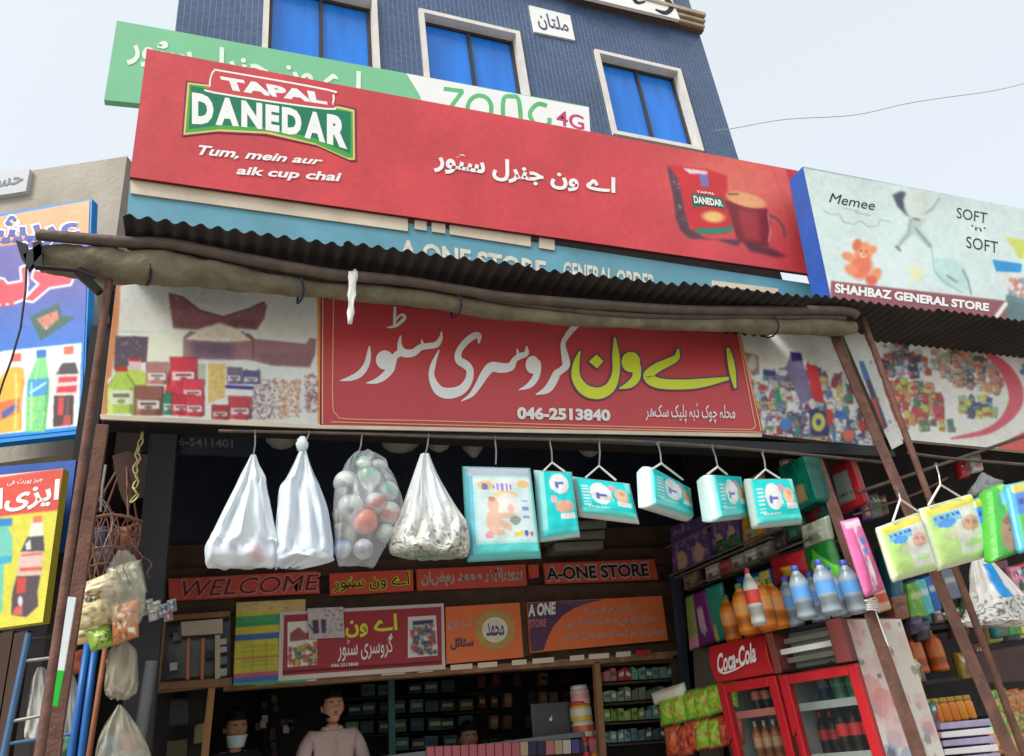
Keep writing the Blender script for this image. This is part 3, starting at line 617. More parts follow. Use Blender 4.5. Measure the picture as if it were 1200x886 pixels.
for x, y, a, b, c in ((365, 470, 11, 12, T), (330, 430, 5, 7, (205, 110, 70)), (415, 455, 4, 5, T), (350, 545, 13, 15, (216, 112, 80)), (285, 492, 8, 5, T), (430, 585, 6, 8, T), (300, 560, 8, 6, T), (405, 615, 7, 6, (210, 100, 70)), (360, 485, 4, 3, (240, 190, 150))): cv.ell(*z4([(x, y)])[0], a, b, c, 1, 0.4, 0.4)
for x, y in ((352, 462), (378, 466), (364, 482)): cv.ell(*z4([(x, y)])[0], 1.0, 1.0, (60, 30, 30))
cv.poly(z4([(515, 170), (560, 150), (585, 160), (570, 200), (590, 250), (620, 290), (590, 280), (540, 230)]), (58, 66, 84), 1, 1.0)
cv.ell(*z4([(645, 225)])[0], 15, 17, (196, 206, 196), 1, 0.2, 0.3); cv.line(z4([(760, 190), (720, 245), (690, 265)]), 3, (150, 166, 158), 0.8)
cv.poly(z4([(600, 290), (690, 300), (660, 350), (720, 430), (700, 450), (630, 370), (580, 410), (545, 450), (530, 440), (590, 350)]), (168, 186, 176), 0.9, 1.0)
cv.line(z4([(610, 300), (600, 370), (540, 450)]), 1.5, (110, 125, 125), 0.6); cv.line(z4([(635, 345), (715, 440)]), 2.5, (110, 130, 128), 0.7); cv.line(z4([(625, 295), (655, 300)]), 2.5, (110, 100, 95), 0.8); cv.line(z4([(535, 440), (555, 460)]), 3, (90, 90, 95), 0.7)
cv.poly(z4([(735, 500), (820, 500), (900, 560), (930, 680), (870, 660), (780, 640), (735, 580)]), (178, 210, 206), 0.9, 1.5); cv.line(z4([(720, 460), (735, 570), (790, 630), (880, 680)]), 1.8, (130, 180, 180), 0.8); cv.line(z4([(880, 560), (910, 620), (925, 690)]), 1.6, (110, 110, 110), 0.8); cv.line(z4([(800, 590), (850, 625)]), 1.6, (90, 100, 100), 0.8)
cv.poly(z4([(640, 510), (655, 560), (690, 555), (665, 590), (680, 640), (640, 605), (600, 630), (612, 580), (585, 550), (625, 555)]), (216, 222, 176), 1, 0.5)
cv.poly(z4([(1100, 390), (1300, 420), (1300, 520), (1170, 500), (1140, 440)]), (196, 206, 96), 1, 0.8); cv.poly(z4([(1035, 508), (1190, 530), (1185, 575), (1055, 570)]), (20, 140, 205)); cv.poly(z4([(1060, 570), (1190, 580), (1300, 640), (1300, 700), (1120, 690)]), (216, 216, 210), 1, 0.8)
cv.speck(z4([(1110, 590), (1250, 600), (1250, 700), (1130, 700)]), [(200, 70, 60), (230, 230, 230), (200, 130, 110), (120, 150, 160)], 60, 4, 5)
cv.poly(z4([(195, 618), (1100, 722), (1900, 830), (1900, 1000), (1000, 830), (190, 720)]), (140, 78, 84)); cv.poly(z4([(1105, 690), (1300, 730), (1300, 850), (1110, 820)]), (80, 120, 118), 0.9)
cv.line(z4([(1105, 738), (1060, 800)]), 5, (230, 230, 222))
cv.line(z4([(45, 24), (1300, 250)]), 1.6, (110, 120, 130)); 
sheet(P4, BS, cv, 'printed_face', bs, 0.003, 1.1)
q = MB(); reset(0.005)
text(q, P4.S, 'Memee', z4([(195, 160), (425, 202), (425, 252), (190, 210)]), BLACK, 0.0, shear=0.05)
text(q, P4.S, 'SOFT', z4([(850, 235), (1010, 265), (1005, 320), (850, 290)]), BLACK, -0.004); text(q, P4.S, '‘n’', z4([(925, 325), (1000, 340), (1000, 365), (925, 350)]), BLACK, 0.0); text(q, P4.S, 'SOFT', z4([(900, 385), (1065, 415), (1065, 475), (900, 445)]), BLACK, -0.004)
text(q, P4.S, 'SHAHBAZ GENERAL STORE', z4([(215, 630), (1018, 735), (1018, 778), (215, 680)]), WHITE, 0.045)
q.build('lettering', bs)

# ------------------------------------------------------------------ main shop sign (three printed panels on one beam)
Y5 = 3.6; P5 = FY(Y5)
ms = thing('main_sign', 'large red grocery sign with white and yellow-green Urdu lettering above the shop opening', 'sign', P5.S(630, 430))
q = MB(); q.quadbox([P5.S(377, 325), P5.S(860, 355), P5.S(894, 509), P5.S(376, 499)], (0, 0.05, 0), RED); q.build('panel', ms)
q = MB(); reset(); PEACH = M('peach_vinyl', (236, 178, 140), 0.5, 0.04)
z5 = lambda l: [(390+p[0]/4.8, 350+p[1]/4.8)+((p[2]/4.8,) if len(p) > 2 else ()) for p in l]
z6 = lambda l: [(590+p[0]/3.871, 370+p[1]/3.871)+((p[2]/3.871,) if len(p) > 2 else ()) for p in l]
ribbon(q, P5.S, [(391, 340, 1.3), (390, 420, 1.3), (390, 475, 1.3), (395, 486, 1.3), (408, 491, 1.3), (500, 493, 1.3), (700, 499, 1.3), (860, 503, 1.3), (880, 503, 1.3), (885, 499, 1.3), (883, 488, 1.3), (872, 430, 1.3), (862, 375, 1.3)], PEACH, sub=3)
ribbon(q, P5.S, [(388, 494.5, 1.3), (600, 500, 1.3), (892, 506.5, 1.3)], PEACH, sub=2)
ribbon(q, P5.S, [(378.2, 330, 1.6), (377.8, 497, 1.6)], PEACH, sub=2); ribbon(q, P5.S, [(861.5, 370, 1.6), (892, 505, 1.6)], PEACH, sub=3)
for st in ([(205, 268, 8), (203, 310, 24), (190, 370, 32), (155, 420, 38), (105, 447, 30), (40, 462, 4)],
           [(385, 300, 42), (350, 325, 36), (335, 370, 38), (322, 400, 44), (285, 440, 40), (240, 465, 28), (188, 475, 4)],
           [(382, 208, 8), (376, 260, 26), (395, 303, 46), (450, 305, 42), (492, 275, 36), (540, 266, 34), (582, 258, 34), (606, 225, 24), (612, 185, 6)], [(500, 230, 6), (506, 262, 20), (512, 275, 20)],
           [(350, 45, 14), (348, 90, 16), (345, 155, 12)], [(303, 162, 5), (345, 156, 17), (385, 130, 20), (405, 103, 18), (388, 90, 14), (362, 108, 14), (345, 140, 12)],
           [(822, 252, 8), (820, 208, 34), (785, 215, 38), (742, 250, 36), (708, 300, 36), (708, 345, 42), (742, 368, 48), (770, 400, 42), (764, 460, 44), (722, 513, 54), (650, 533, 62), (592, 512, 54), (556, 440, 34), (565, 370, 28), (598, 288, 6)],
           [(1090, 266, 6), (1088, 308, 30), (1052, 324, 34), (1022, 345, 32), (1000, 382, 46), (950, 390, 56), (893, 385, 56), (855, 425, 48), (822, 480, 38), (780, 540, 26), (722, 577, 4)], [(1036, 280, 6), (1042, 315, 20)],
           [(1150, 350, 34), (1155, 390, 34), (1140, 445, 38), (1105, 488, 32), (1046, 514, 4)]):
    ribbon(q, P5.S, z5(st), WHITE)
for cx, cy, rx, ry in ((292, 345, 50, 54), (1124, 372, 40, 50)): ell(q, P5.S, 390+cx/4.8, 350+cy/4.8, rx/4.8, ry/4.8, WHITE)
for st in ([(378, 12, 12), (322, 52, 26), (288, 92, 24), (270, 130, 22), (280, 190, 34), (284, 225, 34), (262, 248, 30), (242, 262, 34), (228, 292, 38), (198, 335, 34), (146, 358, 4)], [(336, 2, 8), (296, 28, 12)]):
    ribbon(q, P5.S, z6(st), WHITE)
ystr = ([(347, 162, 8), (331, 215, 28), (330, 280, 40), (368, 335, 50), (430, 352, 52), (484, 325, 46), (510, 260, 34), (510, 180, 32), (505, 98, 8)],
        [(605, 225, 36), (602, 280, 38), (572, 312, 32), (525, 330, 4)],
        [(792, 150, 8), (786, 188, 28), (750, 210, 36), (690, 240, 42), (658, 275, 48), (700, 305, 46), (800, 312, 44), (900, 305, 40), (1022, 284, 14)],
        [(1018, 145, 12), (1030, 200, 28), (1040, 260, 28), (1052, 328, 10)])
for st in ystr: ribbon(q, P5.S, z6(st), SLATE, extra=1.9)
ell(q, P5.S, 590+578/3.871, 370+210/3.871, 42/3.871+1.9, 46/3.871+1.9, SLATE); poly(q, P5.S, z6([(378, 210), (422, 165), (464, 206), (424, 250)]), SLATE)
for st in ystr: ribbon(q, P5.S, z6(st), YEL)
ell(q, P5.S, 590+578/3.871, 370+210/3.871, 42/3.871, 46/3.871, YEL); poly(q, P5.S, z6([(388, 208), (422, 176), (454, 207), (424, 239)]), YEL)
text(q, P5.S, '046-2513840', z6([(62, 412), (484, 424), (486, 478), (62, 470)]), WHITE, 0.05)
text(q, P5.S, urdu('محلہ چوک ڈبہ پلیک سکھر'), z6([(645, 395), (1050, 395), (1052, 492), (645, 480)]), WHITE, 0.012)
q.build('lettering', ms)
# left goods panel
lp = thing('product_signboard', 'white printed panel of rice bowls, packets and oil bottle left of the red sign', 'sign', P5.S(250, 410))
LQ = [(138, 318), (376, 330), (375, 499), (118, 487)]
q = MB(); q.quadbox([P5.S(*p) for p in LQ], (0, 0.05, 0), CREAM); q.build('panel', lp)
z8 = lambda l: Z(l, 120, 320, 4.528); cv = Canvas(112, 310, 380, 502, (222, 226, 219), 2)
cv.poly(z8([(60, -30), (100, -30), (85, 300), (45, 560), (20, 750), (-30, 750), (0, 640), (40, 330)]), (208, 138, 92))
BR = (150, 104, 110)
cv.poly(z8([(350, 105), (430, 125), (520, 195), (640, 228), (780, 185), (850, 150), (875, 170), (860, 240), (820, 300), (700, 290), (620, 262), (500, 300), (375, 292)]), BR).speck(z8([(350, 110), (520, 195), (640, 228), (820, 180), (820, 300), (500, 300), (375, 290)]), [(190, 150, 150), (122, 84, 90), (170, 128, 130)], 300, 1.3, 1)
cv.poly(z8([(430, 340), (470, 310), (780, 320), (810, 350), (1080, 375), (1100, 345), (1135, 350), (1130, 430), (1100, 500), (900, 490), (780, 462), (440, 455), (420, 470)]), (158, 116, 120)); cv.poly(z8([(470, 360), (700, 370), (700, 450), (470, 450)]), (104, 84, 104), 0.9, 4)
cv.poly(z8([(440, 352), (540, 290), (625, 262), (700, 290), (790, 358), (650, 366)]), (228, 222, 204), 1, 0.6); cv.line(z8([(430, 470), (430, 345), (470, 310)]), 1.3, (100, 80, 84)); cv.line(z8([(740, 310), (800, 350), (800, 450)]), 1.3, (90, 70, 74))
cv.line(z8([(80, 310), (350, 312)]), 3, (180, 200, 205), 0.6); cv.poly(z8([(70, 335), (245, 338), (235, 470), (60, 510)]), (92, 78, 92)).speck(z8([(70, 335), (245, 338), (235, 470), (60, 510)]), [(140, 110, 120), (70, 60, 72)], 100, 1.3, 3)
cv.poly(z8([(250, 320), (430, 312), (430, 470), (240, 470)]), (216, 226, 200), 1, 1)
cv.poly(z8([(75, 540), (135, 510), (205, 512), (240, 540), (240, 600), (160, 745), (55, 740)]), (188, 212, 92)).poly(z8([(140, 455), (205, 458), (205, 515), (140, 512)]), (215, 190, 190)).poly(z8([(140, 452), (205, 455), (200, 470), (142, 468)]), (200, 40, 50))
cv.poly(z8([(30, 560), (65, 545), (60, 700), (20, 720)]), (235, 235, 230)); cv.poly(z8([(230, 475), (345, 472), (335, 595), (240, 580)]), (176, 126, 120))
cv.poly(z8([(355, 515), (480, 500), (480, 590), (520, 600), (540, 650), (530, 765), (400, 755), (330, 640)]), (200, 56, 70)).speck(z8([(400, 640), (535, 650), (530, 760), (400, 755)]), [(225, 120, 130), (150, 40, 60)], 25, 2.2, 4)
cv.poly(z8([(165, 600), (330, 600), (320, 758), (158, 755)]), (150, 96, 76)).poly(z8([(195, 620), (312, 622), (308, 740), (190, 738)]), (226, 224, 212)).poly(z8([(205, 650), (305, 652), (303, 692), (203, 690)]), (70, 100, 96)).ell(*z8([(245, 740)])[0], 6, 2, (215, 60, 50))
cv.poly(z8([(320, 640), (395, 650), (388, 755), (318, 752)]), (40, 110, 84)).ell(*z8([(357, 690)])[0], 5, 9, (220, 228, 226))
cv.poly(z8([(560, 480), (655, 480), (650, 660), (560, 692)]), (214, 186, 112)).speck(z8([(560, 480), (655, 480), (650, 660), (560, 690)]), [(230, 205, 140), (190, 160, 90)], 100, 1, 8)
cv.poly(z8([(495, 480), (550, 480), (548, 600), (490, 590)]), (182, 180, 166)); cv.line(z8([(660, 603), (795, 610)]), 4, (60, 52, 140)); cv.speck(z8([(660, 515), (830, 510), (830, 580), (660, 585)]), [(90, 70, 90), (200, 190, 200), (140, 120, 140)], 120, 1.3, 7)
cv.poly(z8([(665, 650), (790, 655), (772, 780), (680, 775)]), (196, 70, 76)).poly(z8([(700, 692), (752, 695), (745, 775), (702, 772)]), (176, 206, 226)).poly(z8([(672, 655), (780, 658), (780, 672), (672, 670)]), (230, 200, 200))
cv.poly(z8([(580, 705), (672, 708), (668, 780), (582, 776)]), (178, 64, 66)).poly(z8([(598, 735), (660, 738), (656, 775), (600, 772)]), (90, 110, 106))
for pts, cs, n in ((((800, 560), (920, 560), (915, 780), (790, 775)), [(120, 110, 125), (215, 205, 210), (170, 90, 100)], 260), (((925, 565), (1052, 560), (1050, 770), (930, 770)), [(216, 150, 110), (190, 110, 80), (232, 190, 160)], 260), (((1070, 540), (1150, 535), (1148, 735), (1080, 740)), [(160, 90, 100), (200, 150, 155), (130, 70, 84)], 180)): cv.speck(z8(pts), cs, n, 1.5, n)
cv.poly(z8([(1140, -10), (1165, -10), (1162, 800), (1145, 800)]), (222, 140, 60))
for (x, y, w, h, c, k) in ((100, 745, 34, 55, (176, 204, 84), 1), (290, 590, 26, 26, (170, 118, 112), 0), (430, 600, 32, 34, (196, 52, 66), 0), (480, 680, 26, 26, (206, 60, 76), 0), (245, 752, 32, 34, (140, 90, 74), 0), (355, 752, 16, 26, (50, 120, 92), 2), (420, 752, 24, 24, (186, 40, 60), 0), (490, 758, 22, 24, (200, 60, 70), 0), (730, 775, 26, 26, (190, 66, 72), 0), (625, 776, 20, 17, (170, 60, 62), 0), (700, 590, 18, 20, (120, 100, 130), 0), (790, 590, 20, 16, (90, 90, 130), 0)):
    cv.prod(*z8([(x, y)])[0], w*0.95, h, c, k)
cv.line(z8([(358, 110), (430, 130), (520, 200), (640, 232), (780, 190), (860, 155)]), 1.6, (110, 72, 78), 0.8); cv.poly(z8([(380, 240), (500, 270), (620, 240), (820, 250), (820, 300), (700, 290), (620, 264), (500, 300), (375, 292)]), (110, 70, 78), 0.5, 2); cv.poly(z8([(800, 430), (1120, 420), (1100, 500), (900, 490)]), (120, 84, 90), 0.5, 2); cv.poly(z8([(480, 345), (620, 290), (770, 350), (640, 362)]), (196, 186, 160), 0.5, 2)
for k in range(60): a = random.Random(k); cv.ell(*z8([(a.uniform(490, 760), a.uniform(320, 360))])[0], 0.8, 0.8, (240, 236, 222) if k % 2 else (196, 186, 164))
sheet(P5, LQ, cv, 'printed_face', lp, 0.003, 1.0)
# right goods panel
rp = thing('product_signboard', 'white printed panel crowded with small product pictures right of the red sign', 'sign', P5.S(950, 450))
RQ = [(863, 380), (985, 388), (1032, 524), (895, 509)]
q = MB(); q.quadbox([P5.S(*p) for p in RQ], (0, 0.05, 0), CREAM); q.build('panel', rp)
z7 = lambda l: Z(l, 860, 370, 3.529); cv = Canvas(858, 372, 1045, 530, (226, 226, 220), 2)
MULTI = [(200, 200, 198), (225, 225, 225), (235, 235, 235), (60, 70, 130), (196, 60, 64), (60, 140, 110), (120, 120, 150), (215, 190, 90), (70, 120, 190), (150, 60, 80), (90, 90, 110)]
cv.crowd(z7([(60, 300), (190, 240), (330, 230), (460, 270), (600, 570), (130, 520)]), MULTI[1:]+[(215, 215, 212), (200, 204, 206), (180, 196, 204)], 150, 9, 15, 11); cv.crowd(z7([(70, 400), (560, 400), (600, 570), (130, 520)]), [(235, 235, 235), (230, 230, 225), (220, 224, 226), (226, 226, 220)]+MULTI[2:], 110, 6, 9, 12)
cv.poly(z7([(45, 150), (100, 165), (105, 240), (75, 250)]), (150, 130, 130)).ell(*z7([(78, 195)])[0], 5, 9, (205, 200, 195)); cv.poly(z7([(235, 150), (275, 155), (330, 340), (280, 370), (215, 220)]), (120, 110, 150), 0.9); cv.poly(z7([(232, 148), (278, 155), (285, 185), (240, 190)]), (50, 50, 110))
cv.poly(z7([(298, 200), (345, 208), (375, 365), (330, 350)]), (200, 60, 66)).poly(z7([(120, 225), (170, 230), (170, 252), (120, 245)]), (70, 66, 140)).poly(z7([(170, 310), (185, 300), (200, 350), (175, 370)]), (40, 150, 90)); cv.poly(z7([(310, 385), (385, 395), (395, 500), (320, 495)]), (60, 70, 110)).ell(*z7([(350, 440)])[0], 8, 11, (214, 208, 110)).ell(*z7([(350, 440)])[0], 3, 4, (60, 90, 140)); cv.poly(z7([(380, 380), (410, 400), (410, 450), (385, 450)]), (200, 70, 50))
cv.ell(*z7([(215, 450)])[0], 7, 7, (70, 130, 200)).ell(*z7([(475, 495)])[0], 7, 7, (214, 110, 90)).ell(*z7([(445, 410)])[0], 6, 5, (60, 110, 190)); cv.poly(z7([(5, 40), (20, 40), (125, 495), (115, 495)]), (226, 130, 70))
sheet(P5, RQ, cv, 'printed_face', rp, 0.004, 1.0)
# torn strip beside it
st = thing('torn_banner', 'narrow crumpled white banner strip hanging between the two rusty posts at the right end', 'banner', P5.S(1020, 450))
SQ = [(985, 386), (1009, 383), (1058, 520), (1045, 527)]; Pn = FY(3.52); q = MB(); vs = []
cv = Canvas(980, 375, 1062, 530, (205, 206, 202), 2); cv.speck(SQ, [(230, 230, 225), (150, 150, 150)], 60, 3, 5); cv.poly([(1008, 430), (1013, 428), (1040, 500), (1034, 505)], (60, 62, 80)); cv.poly([(1006, 424), (1012, 424), (1018, 445), (1012, 446)], (60, 110, 170)); cv.poly([(1018, 468), (1026, 466), (1036, 505), (1028, 505)], (170, 70, 70))
o = sheet(Pn, SQ, cv, 'cloth', st, 0.0, 1.0)
sm = o.modifiers.new('t', 'SOLIDIFY'); sm.thickness = 0.004
# neighbour goods banner
rb = thing('goods_banner', 'white goods banner with red swirl over the neighbour shop at the right edge', 'banner', P5.S(1130, 450))
RQ2 = [(1010, 378), (1330, 412), (1370, 545), (1050, 514)]
q = MB(); q.quadbox([P5.S(*p) for p in RQ2], (0, 0.04, 0), CREAM); q.build('panel', rb)
cv = Canvas(1005, 370, 1372, 548, (226, 223, 215), 2); GREY = [(130, 130, 130), (200, 196, 190), (90, 92, 100), (160, 150, 140)]
cv.speck(z7([(570, 150), (680, 90), (740, 110), (810, 230), (760, 245), (610, 240)]), [(190, 200, 215), (90, 92, 104), (200, 110, 100), (120, 122, 130), (215, 215, 215)], 30, 5, 21).crowd(z7([(590, 190), (680, 130), (740, 150), (810, 250), (760, 262), (610, 262)]), [(190, 200, 215), (60, 62, 74), (180, 80, 70), (100, 102, 110)], 40, 9, 14, 21)
cv.speck(z7([(820, 150), (960, 105), (1080, 200), (1110, 330), (1000, 310), (850, 240)]), [(150, 156, 140), (96, 98, 100), (196, 200, 186), (220, 160, 130), (200, 150, 140), (130, 140, 120)], 90, 6, 22).crowd(z7([(820, 190), (960, 145), (1080, 240), (1110, 350), (1000, 330), (850, 280)]), [(150, 156, 140), (76, 78, 80), (176, 180, 166), (210, 140, 110), (190, 130, 120)], 60, 10, 13, 22)
cv.speck(z7([(670, 255), (780, 280), (860, 330), (920, 480), (760, 470), (620, 430), (600, 300)]), [(200, 80, 80), (200, 60, 70), (225, 225, 215), (200, 210, 100), (90, 130, 110), (226, 160, 120)], 20, 4, 23).crowd(z7([(670, 295), (780, 310), (860, 360), (920, 490), (760, 480), (620, 450), (600, 330)]), [(190, 60, 60), (200, 60, 70), (190, 200, 90), (80, 120, 100), (216, 140, 100)], 75, 10, 14, 23)
cv.speck(z7([(930, 350), (1000, 310), (1090, 360), (1080, 410), (950, 420)]), [(222, 220, 110), (70, 90, 150), (215, 215, 205), (150, 190, 140)], 10, 3, 24).crowd(z7([(930, 370), (1000, 330), (1090, 380), (1080, 425), (950, 430)]), [(212, 206, 90), (60, 80, 140), (150, 190, 140)], 22, 9, 12, 24); cv.speck(z7([(560, 240), (760, 235), (760, 250), (600, 250)]), [(200, 120, 130), (120, 150, 200)], 30, 3, 4)
sw = [(980, 100, 4), (1060, 165, 16), (1120, 220, 26), (1160, 290, 32), (1165, 360, 30), (1120, 430, 18), (1040, 480, 12), (900, 508, 3)]
cs = catmull([(860+a/3.529, 370+b/3.529, c/3.529) for a, b, c in sw], 5)
for i in range(len(cs)-1): cv.line([tuple(cs[i][:2]), tuple(cs[i+1][:2])], cs[i][2]*1.9, (206, 92, 106))
cv.poly(z7([(980, 85), (1060, 105), (1250, 140), (1800, 200), (1800, 280), (1250, 190), (1100, 150), (1050, 180), (1030, 130)]), (206, 92, 98)); cv.poly(z7([(1090, 535), (1200, 480), (1300, 430), (1500, 460), (1500, 700), (1100, 700)]), (208, 84, 78)); cv.speck(z7([(1180, 200), (1700, 260), (1700, 460), (1250, 430)]), MULTI, 200, 5, 25)
sheet(P5, RQ2, cv, 'printed_face', rb, 0.003, 1.1)

# ------------------------------------------------------------------ left neighbour signs
PA = AZ(100, 500, 4.25, -26)
bl = thing('drinks_sign', 'tall blue Urdu sign with orange band and three soft drink bottles at the left edge', 'sign', PA.S(50, 380))
AQ = [(-45, 258), (108, 233), (97, 508), (-45, 524)]
q = MB(); q.quadbox([PA.S(*p) for p in AQ], -PA.n*0.06, M('cyan_frame', (24, 140, 225), 0.5, 0.06)); q.build('box_frame', bl)
za = lambda l: Z(l, 0, 180, 2.606); cv = Canvas(-50, 225, 112, 528, (76, 80, 158), 2); cv.grad((86, 84, 160), (20, 130, 226), 330, 455)
cv.poly(za([(-130, 200), (0, 190), (60, 165), (140, 170), (220, 140), (290, 140), (290, 245), (-130, 300)]), (226, 152, 104), 1, 0.4); cv.line(za([(0, 190), (60, 163), (140, 168), (220, 140), (285, 135)]), 2, (160, 190, 150))
for out, c in ((3.2, (235, 232, 235)), (0, (206, 66, 84))):
    for pg in ([(105, 358), (228, 364), (214, 398), (150, 408), (100, 450), (76, 446), (122, 398), (100, 380)], [(-120, 400), (-20, 380), (10, 385), (22, 400), (80, 390), (78, 440), (40, 455), (-120, 470)], [(65, 350), (78, 345), (82, 400), (70, 400)]):
        Zp = za(pg)
        if out: cv.line(Zp+[Zp[0]], out*1.6, c)
        cv.poly(Zp, c)
for x, y in ((10, 462), (35, 460)): cv.ell(*za([(x, y)])[0], 3, 2.5, (206, 66, 84))
cv.poly(za([(90, 500), (180, 455), (190, 495), (232, 500), (125, 572)]), (50, 90, 84)).poly(za([(110, 505), (175, 478), (180, 505), (140, 540)]), (190, 120, 100)); cv.speck(za([(110, 505), (175, 475), (180, 505), (140, 545)]), [(200, 60, 60), (220, 200, 120), (90, 120, 70)], 30, 1.6, 6)
cv.poly(za([(14, 602), (250, 578), (240, 832), (-130, 872), (-130, 640)]), (222, 226, 226))
for x, y in ((35, 612), (195, 590)): cv.poly(za([(x, y), (x+30, y-3), (x+30, y+22), (x, y+24)]), (205, 100, 80))
cv.poly(za([(20, 660), (40, 650), (72, 655), (76, 700), (62, 760), (66, 845), (-30, 858), (-10, 700)]), (236, 176, 60)).poly(za([(0, 760), (62, 745), (60, 790), (0, 815)]), (220, 110, 60)).poly(za([(5, 790), (50, 762), (56, 775), (10, 812)]), (70, 90, 170))
cv.poly(za([(112, 600), (142, 598), (142, 622), (112, 624)]), (40, 110, 190)).poly(za([(114, 624), (140, 622), (150, 690), (150, 740), (138, 850), (78, 850), (82, 700)]), (120, 205, 130)).poly(za([(86, 690), (150, 686), (146, 736), (84, 744)]), (60, 150, 205)).line(za([(92, 730), (140, 700)]), 2, (225, 240, 240)).speck(za([(82, 745), (145, 740), (138, 845), (80, 848)]), [(170, 230, 120), (90, 190, 110)], 60, 2, 3)
cv.poly(za([(190, 640), (230, 638), (240, 672), (170, 675)]), (66, 60, 66)).poly(za([(172, 675), (240, 672), (236, 735), (168, 738)]), (225, 205, 205)).poly(za([(180, 682), (236, 680), (234, 696), (178, 700)]), (200, 60, 70)).poly(za([(175, 712), (235, 708), (232, 728), (172, 730)]), (205, 50, 60)).poly(za([(165, 740), (225, 738), (222, 828), (162, 835)]), (74, 50, 56)).poly(za([(178, 745), (196, 745), (192, 800), (176, 800)]), (205, 60, 60)).poly(za([(195, 800), (215, 798), (215, 830), (190, 832)]), (190, 60, 60))
cv.line(za([(48, 672), (50, 740), (46, 840)]), 2.4, (250, 226, 150), 0.7); cv.line(za([(70, 690), (62, 840)]), 2, (190, 110, 30), 0.6); cv.line(za([(96, 700), (94, 840)]), 2.4, (196, 240, 180), 0.75); cv.line(za([(146, 700), (136, 845)]), 2, (50, 140, 70), 0.6); cv.line(za([(182, 650), (178, 672)]), 1.6, (150, 140, 144), 0.7); cv.line(za([(208, 745), (202, 825)]), 2, (130, 96, 100), 0.7); cv.line(za([(222, 745), (220, 825)]), 2, (40, 20, 26), 0.7); cv.line(za([(120, 628), (108, 690)]), 1.6, (180, 235, 190), 0.8)
sheet(PA, [(-45, 262), (105, 235), (95, 503), (-45, 518)], cv, 'printed_face', bl, 0.004, 1.0)
q = MB(); reset(0.006); ub = M('deep_blue_vinyl', (58, 84, 176), 0.5)
text(q, PA.S, urdu('عریشہ'), [(-34, 250), (98, 252), (95, 288), (-34, 302)], WHITE, 0.075); text(q, PA.S, urdu('عریشہ'), [(-33, 252), (97, 254), (94, 286), (-33, 300)], ub, 0.035); q.build('lettering', bl)
PY = AZ(72, 597, 3.95, -24)
ybk = thing('blue_backboard', 'plain blue board behind the yellow phone credit sign', 'board', PY.S(60, 580, -0.1)); pp = Plane(PY.p-PY.n*0.14, PY.n)
q = MB(); q.quadbox([pp.S(-60, 552), pp.S(89, 539), pp.S(76, 645), pp.S(-60, 660)], -PY.n*0.03, SBLUE); q.build('panel', ybk)
ys = thing('drinks_sign', 'yellow sign with red Urdu heading and a cola bottle, lower left beside the rusty posts', 'sign', PY.S(40, 640))
YQ = [(-60, 563), (74, 549), (50, 729), (-60, 744)]
q = MB(); q.quadbox([PY.S(*p) for p in YQ], -PY.n*0.05, M('yellow_frame', (190, 180, 60), 0.6, 0.1)); q.build('box_frame', ys)
zy = lambda l: Z(l, 0, 530, 4.22); cv = Canvas(-62, 545, 78, 748, (212, 208, 74), 2)
cv.poly(zy([(-260, 140), (0, 115), (312, 80), (290, 286), (0, 318), (-260, 350)]), (206, 76, 64)); cv.poly(zy([(-260, 140), (0, 112), (100, 98), (240, 60), (250, 85), (100, 108), (0, 124), (-260, 150)]), (225, 215, 205))
cv.poly(zy([(155, 345), (210, 340), (215, 420), (140, 425)]), (226, 222, 212)).poly(zy([(165, 318), (208, 312), (208, 345), (162, 350)]), (220, 120, 90)).poly(zy([(135, 420), (215, 412), (220, 488), (102, 492)]), (74, 72, 82)).poly(zy([(125, 455), (150, 430), (155, 480), (130, 485)]), (215, 215, 210)).poly(zy([(100, 492), (215, 488), (205, 608), (82, 612)]), (216, 190, 180)).line(zy([(110, 510), (205, 500)]), 3, (215, 110, 90)).line(zy([(105, 580), (200, 575)]), 4, (215, 90, 70)).poly(zy([(82, 614), (200, 608), (185, 690), (190, 760), (130, 815), (55, 805), (60, 700)]), (84, 70, 80)).poly(zy([(85, 620), (130, 618), (125, 695), (80, 700)]), (200, 70, 60)).poly(zy([(70, 770), (110, 750), (110, 805), (60, 805)]), (205, 100, 90)).ell(*zy([(100, 735)])[0], 3, 6, (210, 210, 210))
cv.poly(zy([(-30, 335), (60, 330), (60, 365), (40, 372), (62, 420), (60, 520), (20, 560), (10, 790), (-60, 800)]), (110, 196, 176)).poly(zy([(-30, 330), (62, 326), (60, 362), (-30, 368)]), (40, 130, 200)).poly(zy([(-30, 520), (60, 512), (58, 545), (-30, 560)]), (60, 170, 200))
sheet(PY, YQ, cv, 'printed_face', ys, 0.004, 1.0)
q = MB(); reset(0.006); text(q, PY.S, urdu('ایزی'), zy([(25, 175), (300, 130), (285, 265), (20, 300)]), WHITE, 0.03); text(q, PY.S, 'ا', zy([(-8, 180), (18, 175), (12, 280), (-14, 282)]), WHITE, 0.02); text(q, PY.S, urdu('جیز پورٹ فی'), zy([(35, 140), (215, 120), (210, 150), (35, 170)]), WHITE, 0.01); q.build('lettering', ys)

